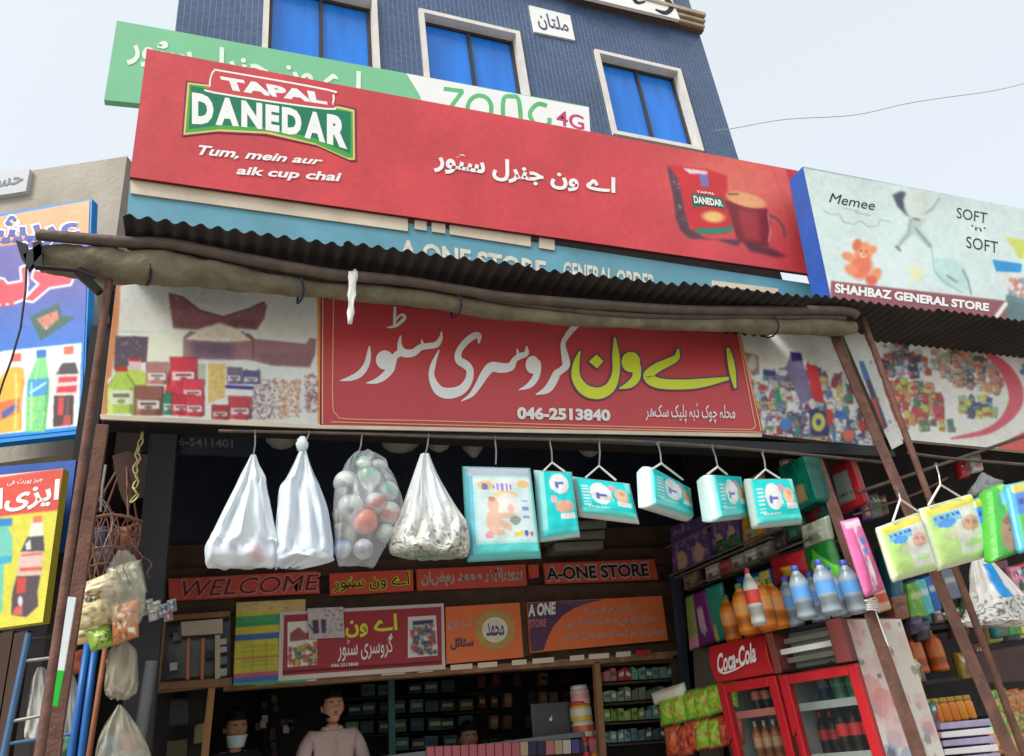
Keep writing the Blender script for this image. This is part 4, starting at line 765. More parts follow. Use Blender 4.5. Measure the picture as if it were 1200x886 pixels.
# ================================================================== AWNING FRAME, TARP, POSTS
def pxtube(mb, P, pts, mat, n=10, rfun=None):
    """pts: (px, py, half width px) on plane P"""
    w = [P.S(p[0], p[1]) for p in pts]; r = [p[2]*(a-CAM).dot(_w)/F_PX for p, a in zip(pts, w)]; mb.tube(w, r, mat, n, rfun=rfun); return w
P6 = FY(3.3)
tp = thing('rolled_tarp', 'dusty beige tarp rolled up and tied under the bent front pipe of the awning', 'tarp', P6.S(500, 350))
pts = catmull([(48, 304, 16), (90, 306, 20), (140, 312, 21), (200, 315, 20), (260, 324, 16), (330, 334, 12), (385, 340, 10.5), (480, 348, 11.5), (600, 366, 10), (700, 375, 8.5), (800, 379, 8.5), (880, 381, 9.5), (960, 383, 10.5), (996, 384, 8), (1001, 384, 4)], 12)
q = MB(); rg = random.Random(4)
def rf(i, th): return 1+0.16*noise.noise(Vector((i*0.22, math.cos(th)*1.3, math.sin(th)*1.3)))+0.06*math.sin(th*2+i*0.45)+0.06*noise.noise(Vector((i*1.1, math.cos(th)*3, math.sin(th)*3)))
pxtube(q, P6, pts, TARP, 22, rf); q.build('roll', tp, smooth=True)
P6b = FY(3.24)
for px, py in ((176, 316), (352, 338), (534, 356), (902, 382)):
    q = MB(); ring = [P6.S(px, py)+Vector((0.01*math.sin(a*2), math.cos(a)*0.075, math.sin(a)*0.075)) for a in [k*0.42 for k in range(16)]]; q.tube(ring, 0.006, NAVY, 6); q.build('tie', tp)
pf = thing('front_pipe', 'bent grey steel pipe running along the whole awning front above the rolled tarp', 'pipe', P6.S(500, 330))
q = MB(); pts = catmull([(43, 275, 7), (90, 279, 7), (150, 284, 7), (200, 286, 7), (290, 304, 7), (385, 321, 7), (430, 325, 6.5), (480, 330, 6), (540, 340, 6), (600, 349, 6), (700, 357, 6), (800, 363, 5.5), (900, 364, 5.5), (985, 364, 5.5), (1004, 370, 5.5)], 6)
P6c = FY(3.22); pxtube(q, P6c, pts, PIPE, 12); q.build('rail', pf, smooth=True)
q = MB(); pxtube(q, FY(3.25), catmull([(560, 348, 3.5), (650, 361, 3.5), (760, 370, 3.5), (900, 371, 3.5), (990, 372, 3.5)], 5), PIPE, 10); q.build('rail', pf, smooth=True)
# left end bracket, brace and rope
lbk = thing('pipe_bracket', 'dark steel bracket clamped to the left end of the awning pipe', 'bracket', P6.S(35, 300))
q = MB(); P6d = FY(3.2)
for quad in ([(18, 281), (32, 286), (30, 308), (24, 300)], [(27, 298), (47, 285), (50, 296), (33, 316)], [(38, 284), (48, 281), (50, 312), (40, 312)]): q.quadbox([P6d.S(*p) for p in quad], (0, 0.03, 0), BLACK)
q.build('plate', lbk)
q = MB(); pxtube(q, P6d, [(44, 313, 2.5), (90, 317, 2.5), (112, 325, 2)], BLACK, 6); pxtube(q, FY(3.26), [(92, 318, 7), (117, 343, 5)], BLACK, 6); q.build('brace', lbk)
rp_ = thing('hanging_rope', 'thin dark twisted rope hanging from the left pipe end across the blue drinks sign', 'rope', P6d.S(18, 380)); q = MB(); pxtube(q, P6d, [(31, 312, 1.3), (30, 340, 1.2), (24, 385, 1.2), (14, 420, 1.2), (3, 450, 1.2), (-6, 480, 1.2)], BLACK, 6); q.build('strand', rp_)
# cloth tied to pipe
wr = thing('cloth_strip', 'short white plastic strip tied over the pipe left on the red sign', 'strip', P6c.S(412, 345))
q = MB(); Pc = FY(3.17); vs = []
for i in range(10):
    t = i/9; x = 414-4*t; y = 318+62*t; w = 5.2-2.2*t+1.0*math.sin(i*2)
    for sx in (-1, -0.3, 0.4, 1): vs.append(Pc.S(x+sx*w, y, 0.006*math.sin(sx*3+i)))
q.add(vs, [(i*4+j, i*4+j+1, i*4+5+j, i*4+4+j) for i in range(9) for j in range(3)], STRING); ring = [P6c.S(413, 325)+Vector((0.012*math.sin(a), math.cos(a)*0.034, math.sin(a)*0.036)) for a in [k*0.5 for k in range(14)]]; q.tube(ring, 0.01, STRING, 6)
o = q.build('plastic', wr, smooth=True); sm = o.modifiers.new('t', 'SOLIDIFY'); sm.thickness = 0.002

def angle_post(name, label, top, bot, Yt, Yb, wpx, mat, extra=None, ground=True):
    """L-section post between two seen ends, carried on down to the ground"""
    A = FY(Yt).S(*top); B = FY(Yb).S(*bot)
    if ground: B = A+(B-A)*((A.z-0.12)/(A.z-B.z))
    w = wpx*(FY((Yt+Yb)/2).S((top[0]+bot[0])/2, (top[1]+bot[1])/2)-CAM).dot(_w)/F_PX
    t = thing(name, label, 'post', (B.x, B.y, B.z)); q = MB(); d = (A-B).normalized(); X = Vector((1, 0, 0)); X = (X-d*X.dot(d)).normalized(); Yv = d.cross(X)
    if Yv.y < 0: Yv = -Yv
    n = 14
    def strip(u0, u1, v0, v1):
        vs = []; 
        for i in range(n+1):
            c = B+(A-B)*(i/n); 
            for (a, b) in ((u0, v0), (u1, v0), (u1, v1), (u0, v1)): vs.append(c+X*a+Yv*b)
        q.add(vs, [(4*i+j, 4*i+(j+1) % 4, 4*i+4+(j+1) % 4, 4*i+4+j) for i in range(n) for j in range(4)]+[(3, 2, 1, 0), (4*n, 4*n+1, 4*n+2, 4*n+3)], mat)
    strip(-w/2, w/2, 0, 0.006); strip(w/2-0.006, w/2, 0.0062, w*0.9)
    q.build('steel_angle', t, bevel=0.0015); return t, A, B, X, Yv, w
# left posts
a1 = thing('awning_post', 'thin rusty pipe post on the left, rising to the rolled tarp', 'post', (P6.S(48, 845).x, 3.3, 0.14))
q = MB(); A = P6.S(134, 288); B = Vector((P6.S(47, 860).x, 3.3, 0.14)); q.tube([A.lerp(B, i/10) for i in range(11)], 0.0165, RUST, 10); q.build('pipe', a1, smooth=True)
pb = angle_post('sign_post', 'wide rusty angle post on the left with a white and green strip on it', (120, 497), (64, 860), 3.5, 3.5, 14, RUST)
q = MB(); q.box(((pb[1].x+pb[2].x)/2-0.005, 3.47, 1.1), (0.085, 0.05, 1.3), RUST); q.build('lower_sleeve', pb[0])
Pq = FY(3.44)
tl_ = thing('strip_light', 'slim white strip with a green lower end fixed upright on the left rusty post', 'strip', Pq.S(72, 760))
q = MB(); q.quadbox([Pq.S(78, 699), Pq.S(89, 700), Pq.S(75, 786), Pq.S(65, 785)], (0, 0.02, 0), M('white_plastic', (225, 232, 236), 0.35, 0.03)); q.build('white_part', tl_)
q = MB(); q.quadbox([Pq.S(65, 785), Pq.S(75, 786), Pq.S(67, 828), Pq.S(56, 826)], (0, 0.02, 0), M('green_plastic', (40, 190, 60), 0.35, 0.12)); q.build('green_part', tl_)
# right posts
angle_post('diagonal_post', 'thick rusty post leaning outwards from the right end of the tarp', (978, 392), (1187, 886), 3.4, 3.15, 17, RUST)
t, A, B, X, Yv, w = angle_post('center_post', 'brown steel post in front of the drinks fridges, under the right end of the sign', (957, 536), (1078, 886), 3.58, 3.3, 19, RUST)
q = MB(); a = A.lerp(B, 0.32)-Vector((0, 0.02, 0)); 
for k in range(5): q.tube([a+Vector((0.01*math.sin(k)+w*0.5*math.cos(t_), -0.012+0.02*math.sin(t_), -0.012*k-0.004*t_)) for t_ in [j*0.4*math.pi for j in range(6)]], 0.005, STRING, 5)
q.tube([a+Vector((0.0, -0.02, 0)), a+Vector((0.03, -0.02, -0.5)), a+Vector((0.09, -0.02, -1.1))], 0.004, STRING, 5); q.build('cord', t)
a2 = thing('awning_post', 'thin rusty pipe post on the right, hanging goods beside it', 'post', (P6.S(1150, 748).x, 3.3, 0.14))
q = MB(); A = P6.S(1008, 366); B = P6.S(1160, 775); B = A+(B-A)*((A.z-0.14)/(A.z-B.z)); q.tube([A.lerp(B, i/12) for i in range(13)], 0.021, RUST, 10); q.build('pipe', a2, smooth=True)

# beam and hanging rods
P7 = FY(3.55)
bm = thing('sign_beam', 'long dark steel beam directly under the main sign', 'beam', P7.S(570, 510)); q = MB()
q.quadbox([P7.S(118, 489), P7.S(1046, 523), P7.S(1050, 535), P7.S(120, 494)], (0, 0.12, 0), BLACK); q.build('channel', bm)
q = MB(); q.quadbox([FY(3.53).S(117, 486), FY(3.53).S(376, 498), FY(3.53).S(376, 502), FY(3.53).S(118, 491)], (0, 0.01, 0), CREAM); q.quadbox([FY(3.53).S(376, 498), FY(3.53).S(893, 508), FY(3.53).S(893, 512), FY(3.53).S(376, 502)], (0, 0.01, 0), CREAM); q.build('edge_strip', bm)
P8 = FY(3.46)
def rod(label, pts, P=P8, r=2.0, mat=PIPE):
    t = thing('hanging_rod', label, 'rod', P.S(*pts[len(pts)//2][:2])); q = MB(); pxtube(q, P, catmull([(a, b, r) for a, b in pts], 4), mat, 8); q.build('bar', t, smooth=True)
rod('long thin steel rod under the main sign carrying bags and diaper packs', [(256, 505), (400, 508), (520, 512), (640, 515), (740, 517), (870, 526), (1036, 542)])
rod('thin rod sloping across the neighbour shop opening at the right edge', [(1064, 531), (1120, 538), (1220, 546)])
rod('thin diagonal rod rising to the right behind the right posts', [(1005, 577), (1095, 547), (1210, 508)], FY(3.6))
rod('faint thin rod crossing behind the right posts below the diagonal rod', [(1000, 604), (1070, 580), (1110, 560)], FY(3.7), 1.3, RUST)

# ================================================================== HANGING GOODS
def hook(parent, P, x0, y0, x1, y1, tri=None):
    q = MB(); pxtube(q, P, [(x0, y0, 1.0), ((x0+x1)/2+1, (y0+y1)/2, 1.0), (x1, y1, 1.0)], STEEL, 6)
    q.tube([P.S(x0, y0)+Vector((0, 0.012*math.cos(a), 0.012*math.sin(a))) for a in [k*0.6 for k in range(9)]], 0.0025, STEEL, 5); q.build('hook', parent)
    if tri: 
        q = MB(); pxtube(q, P, [(tri[0][0], tri[0][1], 1.3), (x1, y1, 1.3), (tri[1][0], tri[1][1], 1.3)], STRING, 6); q.build('string', parent)
BAGM = None
def bagmat(name, col, alpha, rough=0.35):
    if name in MATS: return MATS[name]
    m = M(name, col, rough, 0.05, 3, bump=0.5, bscale=14, stretch=(2.2, 2.2, 0.5), dirt=0.06); b = m.node_tree.nodes['Principled BSDF']; b.inputs['Alpha'].default_value = alpha
    b.inputs['Subsurface Weight'].default_value = 0.0; return m
def bag(label, outline, Y, mat, depth=0.55, seed=0, cat='bag', n=56, colf=None, group=None, folds=1.0, name='plastic_bag'):
    P = FY(Y); ys = [o[0] for o in outline]; L = catmull([(o[1], o[0], o[2]) for o in outline], 14 if n > 60 else 8)
    top = P.S((outline[0][1]+outline[0][2])/2, outline[0][0]); t = thing(name, label, cat, top, group); q = MB(); vs = []; cs = []
    H = len(L)
    for i, (xl, y, xr) in enumerate(L):
        a, b = P.S(xl, y), P.S(xr, y); c = (a+b)/2; hw = (b-a).length/2; u = (b-a).normalized(); d = min(hw*depth, 0.11)
        k = i/(H-1)
        if k > 0.85: d *= (1-(k-0.85)/0.15*0.55)
        for j in range(n):
            th = 2*math.pi*j/n; f = folds*(0.20*math.sin(th*5+seed+1.5*math.sin(k*3))*(1-k)**0.8+0.15*noise.noise(Vector((math.cos(th)*2+seed, math.sin(th)*2, k*4)))+0.07*math.sin(th*14+2*math.sin(k*5+seed))*(1-k)+0.05*math.sin(th*9+k*7+seed))
            cx, sx = math.cos(th), math.sin(th); yy = sx*d*(1+2.4*f); xx = cx*hw*(1-0.0*f)
            cr_ = abs(noise.noise(Vector((cx*2.2+seed, k*3.2, sx*2.2))))+0.6*abs(noise.noise(Vector((cx*5+seed, k*6.5, sx*5)))); p = c+u*xx*(1-0.05*cr_)+Vector((0, yy-(0.055*cr_*d/0.08-0.012)*(1 if sx < 0 else -1)*folds*min(k*3, 1), 0))+Vector((0, 0, 0.016*noise.noise(Vector((cx*3, k*4, seed+sx)))*k)); vs.append(p)
            if colf: cs.append(colf(k, th, xx/hw if hw > 0 else 0))
    fs = [(i*n+j, i*n+(j+1) % n, (i+1)*n+(j+1) % n, (i+1)*n+j) for i in range(H-1) for j in range(n)]+[tuple((H-1)*n+j for j in range(n))]
    q.add(vs, fs, mat, cs if colf else None); q.build('bag_film', t, smooth=True); return t, P
WB = bagmat('white_bag_film', (226, 232, 238), 1.0)
t, P = bag('white plastic bag hanging first from left, faint pink print near its bottom corner', [(533, 294, 300), (545, 288, 304), (558, 281, 311), (572, 274, 313), (600, 260, 319), (630, 246, 325), (640, 240, 326), (658, 240, 326), (665, 242, 322)], 3.46, FILM, 0.5, 1,
    colf=lambda k, th, x: tuple(tocol(np.array([212, 222, 232])-np.array([0, 40, 40])*max(0, 1-((k-0.84)/0.09)**2-((x-0.42)/0.28)**2)-np.array([26, 30, 44])*max(0, (k-0.72)*2.5)*max(0, 0.5+noise.noise(Vector((x*4, k*6, 1)))))))
hook(t, P, 299, 507, 297, 534)
t, P = bag('white plastic bag with a round knot on top, second from the left in the row', [(528, 351, 359), (545, 343, 364), (560, 335, 370), (572, 327, 376), (600, 324, 385), (640, 320, 391), (652, 318, 391), (658, 319, 389), (666, 322, 352)], 3.46, FILM, 0.5, 5,
    colf=lambda k, th, x: tuple(tocol(np.array([208, 218, 232])-np.array([44, 42, 44])*max(0, (k-0.78)*3)*max(0, 0.6+noise.noise(Vector((x*3, k*6, 3)))))))
hook(t, P, 362, 508, 355, 522)
q = MB(); c = P.S(354, 521); vs = []; 
for i in range(9):
    for j in range(14):
        a, b_ = math.pi*i/8, 2*math.pi*j/14; r = 0.03*(1+0.35*noise.noise(Vector((i*0.7, math.cos(b_)*1.5, math.sin(b_)*1.5)))); vs.append(c+Vector((math.sin(a)*math.cos(b_)*r, math.sin(a)*math.sin(b_)*r, math.cos(a)*r*1.25)))
q.add(vs, [(i*14+j, i*14+(j+1) % 14, (i+1)*14+(j+1) % 14, (i+1)*14+j) for i in range(8) for j in range(14)], WB); q.build('knot', t, smooth=True)
# clear bag of balls
cm = bagmat('clear_bag_film', (215, 222, 226), 0.32, 0.15)
t, P = bag('clear plastic bag full of white, green and orange toy balls', [(530, 416, 438), (540, 406, 452), (555, 399, 456), (572, 392, 466), (600, 390, 472), (622, 391, 464), (648, 393, 447), (663, 396, 440)], 3.46, cm, 0.6, 8)
hook(t, P, 424, 512, 420, 532)
balls = [(405, 568, 15, 'w'), (432, 560, 14, 'gw'), (455, 575, 13, 'gw'), (410, 595, 15, 'w'), (440, 590, 13, 'rw'), (457, 600, 14, 'rw'), (427, 613, 15, 'o'), (452, 625, 11, 'w'), (403, 620, 12, 'g'), (425, 545, 9, 'wg'), (443, 548, 10, 'w'), (402, 642, 11, 'b'), (425, 645, 12, 'c'), (398, 603, 9, 'd')]
BC = {'w': ((196, 202, 198), (160, 170, 168)), 'gw': ((110, 176, 142), (196, 204, 198)), 'rw': ((205, 96, 80), (200, 204, 198)), 'o': ((222, 120, 92), (222, 120, 92)), 'g': ((110, 105, 90), (150, 146, 130)), 'wg': ((215, 220, 215), (130, 180, 150)), 'b': ((120, 150, 200), (170, 185, 205)), 'c': ((150, 155, 160), (190, 194, 198)), 'd': ((100, 96, 84), (130, 124, 110))}
for i, (x, y, r, c) in enumerate(balls):
    R_ = r*pxm(x, y, 3.46); c0 = P.S(x, y)+Vector((0, 0.02*((i*7) % 3-1), 0)); q = MB(); ax = Vector((random.Random(i).uniform(-1, 1), random.Random(i+9).uniform(-1, 1), 1)).normalized(); vs = []; cs = []
    ca, cb = tocol(np.array(BC[c][0])), tocol(np.array(BC[c][1]))
    for a in range(13):
        for b_ in range(20):
            v = Vector((math.sin(math.pi*a/12)*math.cos(2*math.pi*b_/20), math.sin(math.pi*a/12)*math.sin(2*math.pi*b_/20), math.cos(math.pi*a/12))); vs.append(c0+v*R_); cs.append(tuple(ca if abs(v.dot(ax)) < 0.55 and v.dot(ax) > -0.2 else cb))
    q.add(vs, [(a*20+b_, a*20+(b_+1) % 20, (a+1)*20+(b_+1) % 20, (a+1)*20+b_) for a in range(12) for b_ in range(20)], WRAP, cs)
    o = q.build('toy_ball', None, smooth=True)
    # re-centre on its own origin
    for v in o.data.vertices: v.co -= c0
    o.location = c0
    nm = {'w': 'plain white toy ball', 'gw': 'white toy ball with green band', 'rw': 'white toy ball with red band', 'o': 'solid orange toy ball', 'g': 'grey brown toy ball', 'wg': 'small white ball with green band', 'b': 'pale blue toy ball', 'c': 'pale grey toy ball', 'd': 'dark olive toy ball'}[c]
    tag(o, nm+' inside the clear hanging bag, '+['topmost left', 'upper middle', 'upper right', 'left of centre', 'at the centre', 'right of centre', 'lower centre', 'lower right', 'lower left', 'near the top knot', 'right of the top knot', 'in the bottom left corner', 'at the very bottom', 'against the left side'][i], 'ball', 'toy balls in the clear bag')
def spot(k, th, x):
    base = np.array([206, 212, 214.])
    s = noise.noise(Vector((x*15+7, k*20, math.sin(th)*5)))
    m = min(max((k-0.32)*2.5, 0), 1)
    if s > 0.22: base = base*(1-m)+np.array([124, 122, 108])*m
    elif s < -0.15: base = base*(1-m)+np.array([186, 180, 152])*m
    if k > 0.9: base = base*0.6+np.array([70, 110, 95])*0.4
    return tuple(tocol(base))
t, P = bag('white plastic bag of small spotted sweets, right of the clear ball bag', [(532, 493, 503), (545, 488, 508), (562, 482, 516), (588, 473, 531), (612, 463, 545), (630, 456, 549), (643, 456, 550), (650, 460, 547), (653, 475, 540)], 3.46, FILM, 0.55, 12, n=140, colf=spot, folds=0.55)
hook(t, P, 502, 511, 498, 534)

# diaper packs: soft shape from four seen front corners
def art_eval(fn, U, V): return np.array([[fn(u, v) for u in U] for v in V])
def softpack(name, label, cat, quad, P, d, art, sidecol, bulge=0.018, n=18, parent=None, group=None, hookp=None, seed=0, mat=None, crimp=0.0):
    q4 = [P.S(*p) for p in quad]; c0 = sum(q4, Vector())/4; t = thing(name, label, cat, c0, group) if parent is None else parent
    q = MB(); vs = []; cs = []; N = n+1; sc = tuple(tocol(np.array(sidecol))) if not callable(sidecol) else None; nrm = P.n
    def pt(u, v, w):   # w 0 front 1 back
        e = 0.04*noise.noise(Vector((u*3+seed, v*3, 7)))
        a = q4[0].lerp(q4[1], u); b = q4[3].lerp(q4[2], u); p = a.lerp(b, v)
        rnd = (math.sin(math.pi*min(max(u, 0), 1))**0.5)*(math.sin(math.pi*min(max(v, 0), 1))**0.5)
        off = bulge*rnd*(1 if w < 0.5 else -1)+bulge*0.5*noise.noise(Vector((u*4+seed, v*4, seed+w*5)))*rnd
        # pull corners in at front/back to round the edges
        k = 0.035; ed = abs(w-0.5)*2
        cx = (u-0.5)*(-k*2)*ed*0.6; cz = (v-0.5)*(-k*2)*ed*0.6
        p = p+(q4[1]-q4[0])*cx+(q4[3]-q4[0])*cz
        return p-nrm*(d*w)+nrm*off
    for w in (0, 1):
        for i in range(N):
            for j in range(N):
                u, v = j/n, i/n; vs.append(pt(u, v, w)); cs.append(tuple(tocol(np.array(art(u, v), float))) if w == 0 else (sc or tuple(tocol(np.array(sidecol(u, v))))))
    NN = N*N; fs = []
    for i in range(n):
        for j in range(n):
            a = i*N+j; fs.append((a, a+1, a+N+1, a+N)); b = NN+a; fs.append((b, b+N, b+N+1, b+1))
    # sides with a mid ring that bulges
    ring = [(j/n, 0) for j in range(n)]+[(1, i/n) for i in range(n)]+[(1-j/n, 1) for j in range(n)]+[(0, 1-i/n) for i in range(n)]
    M0 = len(vs); W = 4
    for wi in range(W+1):
        w = wi/W
        for (u, v) in ring:
            p = pt(u, v, w); out = ((q4[1]-q4[0]).normalized()*(1 if u == 1 else -1 if u == 0 else 0)+(q4[3]-q4[0]).normalized()*(1 if v == 1 else -1 if v == 0 else 0))
            p = p+out*(math.sin(math.pi*w)*bulge*0.8); vs.append(p)
            cs.append(tuple(tocol(np.array(art(u, v), float))) if wi == 0 else (sc or tuple(tocol(np.array(sidecol(u, v))))))
    R_ = len(ring)
    for wi in range(W):
        for k in range(R_): a = M0+wi*R_+k; b = M0+wi*R_+(k+1) % R_; fs.append((a, a+R_, b+R_, b))
    q.add(vs, fs, mat or WRAP, cs); q.build('wrapper' if parent is None else name, t, smooth=True)
    if hookp: hook(t, P, *hookp[:4], tri=hookp[4] if len(hookp) > 4 else None)
    return t
def inell(u, v, cx, cy, rx, ry): return ((u-cx)/rx)**2+((v-cy)/ry)**2 < 1
TQ = (0, 205, 205); TW = (226, 236, 236)
def art_teal(kind):
    def f(u, v):
        c = TQ
        if kind == 'tall':
            if u < 0.12: c = (150, 225, 220)
            if inell(u, v, .56, .2, .3, .17): c = (236, 240, 245)
            if inell(u, v, .48, .22, .06, .06) or (.42 < u < .7 and .17 < v < .21): c = (90, 110, 190)
            if inell(u, v, .35, .45, .1, .06): c = (232, 180, 190)
            if inell(u, v, .66, .58, .28, .1): c = (224, 170, 140)
            if .5 < u < .95 and .7 < v < .78: c = (230, 240, 240)
            if v > .93: c = (60, 210, 210)
        else:
            if inell(u, v, .4 if kind != 'wide' else .38, .42, .2, .32): c = (236, 240, 246)
            if (.3 < u < .5 and .44 < v < .52) or inell(u, v, .32, .5, .04, .1): c = (90, 110, 195)
            if inell(u, v, .62, .22, .07, .1): c = (225, 150, 180)
            if inell(u, v, .78, .42, .13, .2): c = (228, 186, 150)
            if .66 < u < .95 and .6 < v < .74: c = (226, 240, 236)
            if u > 0.9 and v < 0.3: c = (120, 220, 210)
            if .04 < u < .16 and .2 < v < .8 and int(v*22) % 2: c = (200, 236, 232)
            if .5 < u < .62 and .5 < v < .62 and int(u*60) % 2: c = (225, 240, 240)
            if v > .88: c = (90, 222, 216)
            if inell(u, v, .8, .36, .05, .07): c = (214, 150, 120)
            if .1 < u < .5 and .8 < v < .86 and int(u*40) % 3: c = (210, 240, 238)
        return c
    return f
def art_big(u, v):
    c = (176, 228, 222)
    if v < .1: return (176, 184, 196)
    if u < .06: return (110, 190, 215)
    if v > .9: return (90, 210, 205)
    if .1 < u < .94 and .16 < v < .86: c = (206, 236, 228)
    if .14 < v < .2: c = (226, 230, 226)
    if inell(u, v, .24, .22, .13, .06) or inell(u, v, .86, .2, .1, .05): c = (235, 196, 130)
    if inell(u, v, .24, .235, .055, .045): c = (120, 110, 180)
    if inell(u, v, .53, .24, .16, .05): c = (150, 140, 200) if int(u*30) % 2 else (225, 220, 236)
    if inell(u, v, .55, .33, .2, .045): c = (240, 206, 150)
    if inell(u, v, .58, .46, .2, .14): c = (232, 234, 220)
    if inell(u, v, .62, .5, .05, .05): c = (235, 190, 170)
    if inell(u, v, .35, .46, .09, .1) or inell(u, v, .34, .64, .12, .12) or (abs(v-(.58+.0*u)) < .03 and .35 < u < .68) or (abs(v-(.62+.35*(u-.3))) < .045 and .3 < u < .62) or (abs(v-(.75+.05*u)) < .035 and .25 < u < .5): c = (232, 186, 160)
    if inell(u, v, .34, .38, .06, .03): c = (190, 150, 120)
    if inell(u, v, .68, .64, .09, .05): c = (140, 160, 150)
    if .74 < v < .84: 
        if inell(u, v, .26, .8, .06, .04): c = (226, 150, 170)
        if inell(u, v, .68, .8, .05, .03) or inell(u, v, .76, .79, .04, .03): c = (226, 196, 100)
        if inell(u, v, .84, .79, .035, .04): c = (60, 110, 190)
        if inell(u, v, .92, .8, .03, .03): c = (220, 100, 120)
    if .8 < u < .92 and (.4 < v < .42 or .48 < v < .52 or .58 < v < .61): c = (130, 150, 210)
    return c
def AZP(px, py, Y, deg): return AZ(px, py, Y, deg)
softpack('diaper_pack', 'large pale teal baby diaper pack with a cartoon free baby picture, hanging left of the teal packs'.replace('cartoon free ', ''), 'pack', [(547, 546), (621, 548), (633, 648), (553, 652)], AZP(590, 600, 3.46, -8), 0.10, art_big, (110, 200, 205), 0.02, n=64, group='diaper packs on the rod', hookp=(580, 514, 581, 544), seed=2)
softpack('diaper_pack', 'upright narrow teal diaper pack, first small one right of the large pack', 'pack', [(631, 551), (670, 553), (679, 624), (637, 630)], AZP(655, 590, 3.46, -6), 0.08, art_teal('tall'), (190, 222, 218), 0.018, n=44, group='diaper packs on the rod', hookp=(644, 516, 647, 542, ((637, 552), (662, 553))), seed=3)
softpack('diaper_pack', 'sideways teal diaper pack with sagging right end, second small one', 'pack', [(675, 559), (738, 567), (748, 608), (683, 600)], AZP(712, 585, 3.46, -12), 0.09, art_teal('wide'), (214, 218, 210), 0.02, n=44, group='diaper packs on the rod', hookp=(702, 517, 702, 546, ((686, 560), (722, 563))), seed=5)
softpack('diaper_pack', 'teal diaper pack tilted down to the right, third small one above the purple boxes', 'pack', [(765, 547), (810, 572), (814, 606), (768, 590)], AZP(790, 580, 3.46, 38), 0.10, art_teal('box'), (205, 232, 226), 0.018, n=44, group='diaper packs on the rod', hookp=(771, 520, 775, 543, ((764, 550), (800, 562))), seed=7)
softpack('diaper_pack', 'square teal diaper pack turned to show its pale left side, fourth small one', 'pack', [(838, 556), (869, 558), (878, 603), (846, 606)], AZP(850, 580, 3.46, 32), 0.12, art_teal('box'), (196, 230, 224), 0.018, n=44, group='diaper packs on the rod', hookp=(834, 523, 841, 547, ((829, 556), (852, 556))), seed=9)
softpack('diaper_pack', 'teal diaper pack facing the street squarely, last one beside the brown post', 'pack', [(881, 561), (929, 561), (941, 609), (890, 614)], AZP(905, 585, 3.46, -4), 0.10, art_teal('box'), (200, 214, 206), 0.02, n=44, group='diaper packs on the rod', hookp=(893, 530, 897, 550, ((884, 562), (914, 561))), seed=11)
def art_green(u, v):
    c = (226, 228, 214)
    if u < .34+.06*v: c = (190, 232, 130)
    if v < .1: c = (236, 214, 60)
    if .12 < v < .3 and .03 < u < .56: c = (236, 242, 244) if v < .14 else (120, 196, 236)
    if .16 < v < .23 and .08 < u < .6 and int(u*26) % 3: c = (30, 90, 190)
    if inell(u, v, .26, .31, .17, .08): c = (70, 150, 230)
    if inell(u, v, .72, .42, .22, .14): c = (226, 170, 148)
    if inell(u, v, .66, .38, .06, .04) or inell(u, v, .8, .42, .06, .05): c = (196, 120, 104)
    if inell(u, v, .3, .52, .1, .08): c = (240, 226, 190)
    if inell(u, v, .68, .76, .2, .06): c = (190, 226, 150)
    if v > .93: c = (196, 226, 150)
    return c
PR = AZP(1100, 620, 3.04, 14)
softpack('wipes_pack', 'smaller green and white baby pack, left of the pair at the right posts', 'pack', [(1034, 620), (1079, 603), (1099, 664), (1052, 677)], PR, 0.045, art_green, (214, 222, 190), 0.02, n=34, group='green and white packs', hookp=(1050, 572, 1055, 585, ((1046, 612), (1077, 600))), seed=21)
softpack('wipes_pack', 'larger green and white baby pack, right of the pair at the right posts', 'pack', [(1084, 598), (1141, 581), (1162, 648), (1104, 664)], PR, 0.045, art_green, (214, 222, 190), 0.022, n=34, group='green and white packs', hookp=(1097, 545, 1102, 568, ((1088, 592), (1125, 582))), seed=23)
def art_face(u, v):
    c = (70, 190, 60)
    if u > .45 and v < .4+.5*(u-.45): c = (170, 220, 90)
    if inell(u, v, .5, .7, .38, .3): c = (190, 140, 104)
    if inell(u, v, .5, .52, .28, .07): c = (150, 104, 70)
    if inell(u, v, .38, .66, .04, .02) or inell(u, v, .6, .68, .04, .02): c = (60, 40, 36)
    if inell(u, v, .5, .84, .08, .03): c = (190, 90, 84)
    if .35 < u < .75 and .08 < v < .3: c = (150, 210, 235)
    if u > .88: c = (230, 240, 220) if int(v*14) % 2 else (80, 180, 70)
    return c
def art_bluepk(u, v):
    c = (90, 190, 80)
    if v < .15: c = (235, 212, 70)
    elif v < .5: c = (70, 140, 225)
    if .2 < v < .35 and int(u*20) % 3: c = (30, 60, 160)
    if inell(u, v, .5, .7, .3, .15): c = (220, 170, 140)
    return c
softpack('wipes_pack', 'bright green baby wipes pack showing a baby face at the right edge', 'pack', [(1162, 573), (1178, 566), (1212, 640), (1170, 656)], AZP(1175, 610, 3.1, 14), 0.08, art_face, (80, 170, 60), 0.015, n=30, seed=31)
softpack('wipes_pack', 'blue and yellow baby pack half hidden behind the pack with a baby face', 'pack', [(1142, 587), (1162, 578), (1172, 640), (1156, 645)], AZP(1155, 610, 3.16, 14), 0.07, art_bluepk, (80, 170, 200), 0.012, n=20, seed=33)
softpack('wipes_pack', 'blue and yellow baby pack cut by the right picture edge', 'pack', [(1186, 568), (1240, 556), (1255, 630), (1203, 645)], AZP(1195, 600, 3.06, 14), 0.07, art_bluepk, (80, 170, 200), 0.015, n=20, seed=34)
t, P = bag('crumpled clear plastic bag above the green baby wipes pack', [(554, 1150, 1153), (562, 1145, 1163), (572, 1140, 1172), (580, 1141, 1178)], 3.6, cm, 0.5, 30)
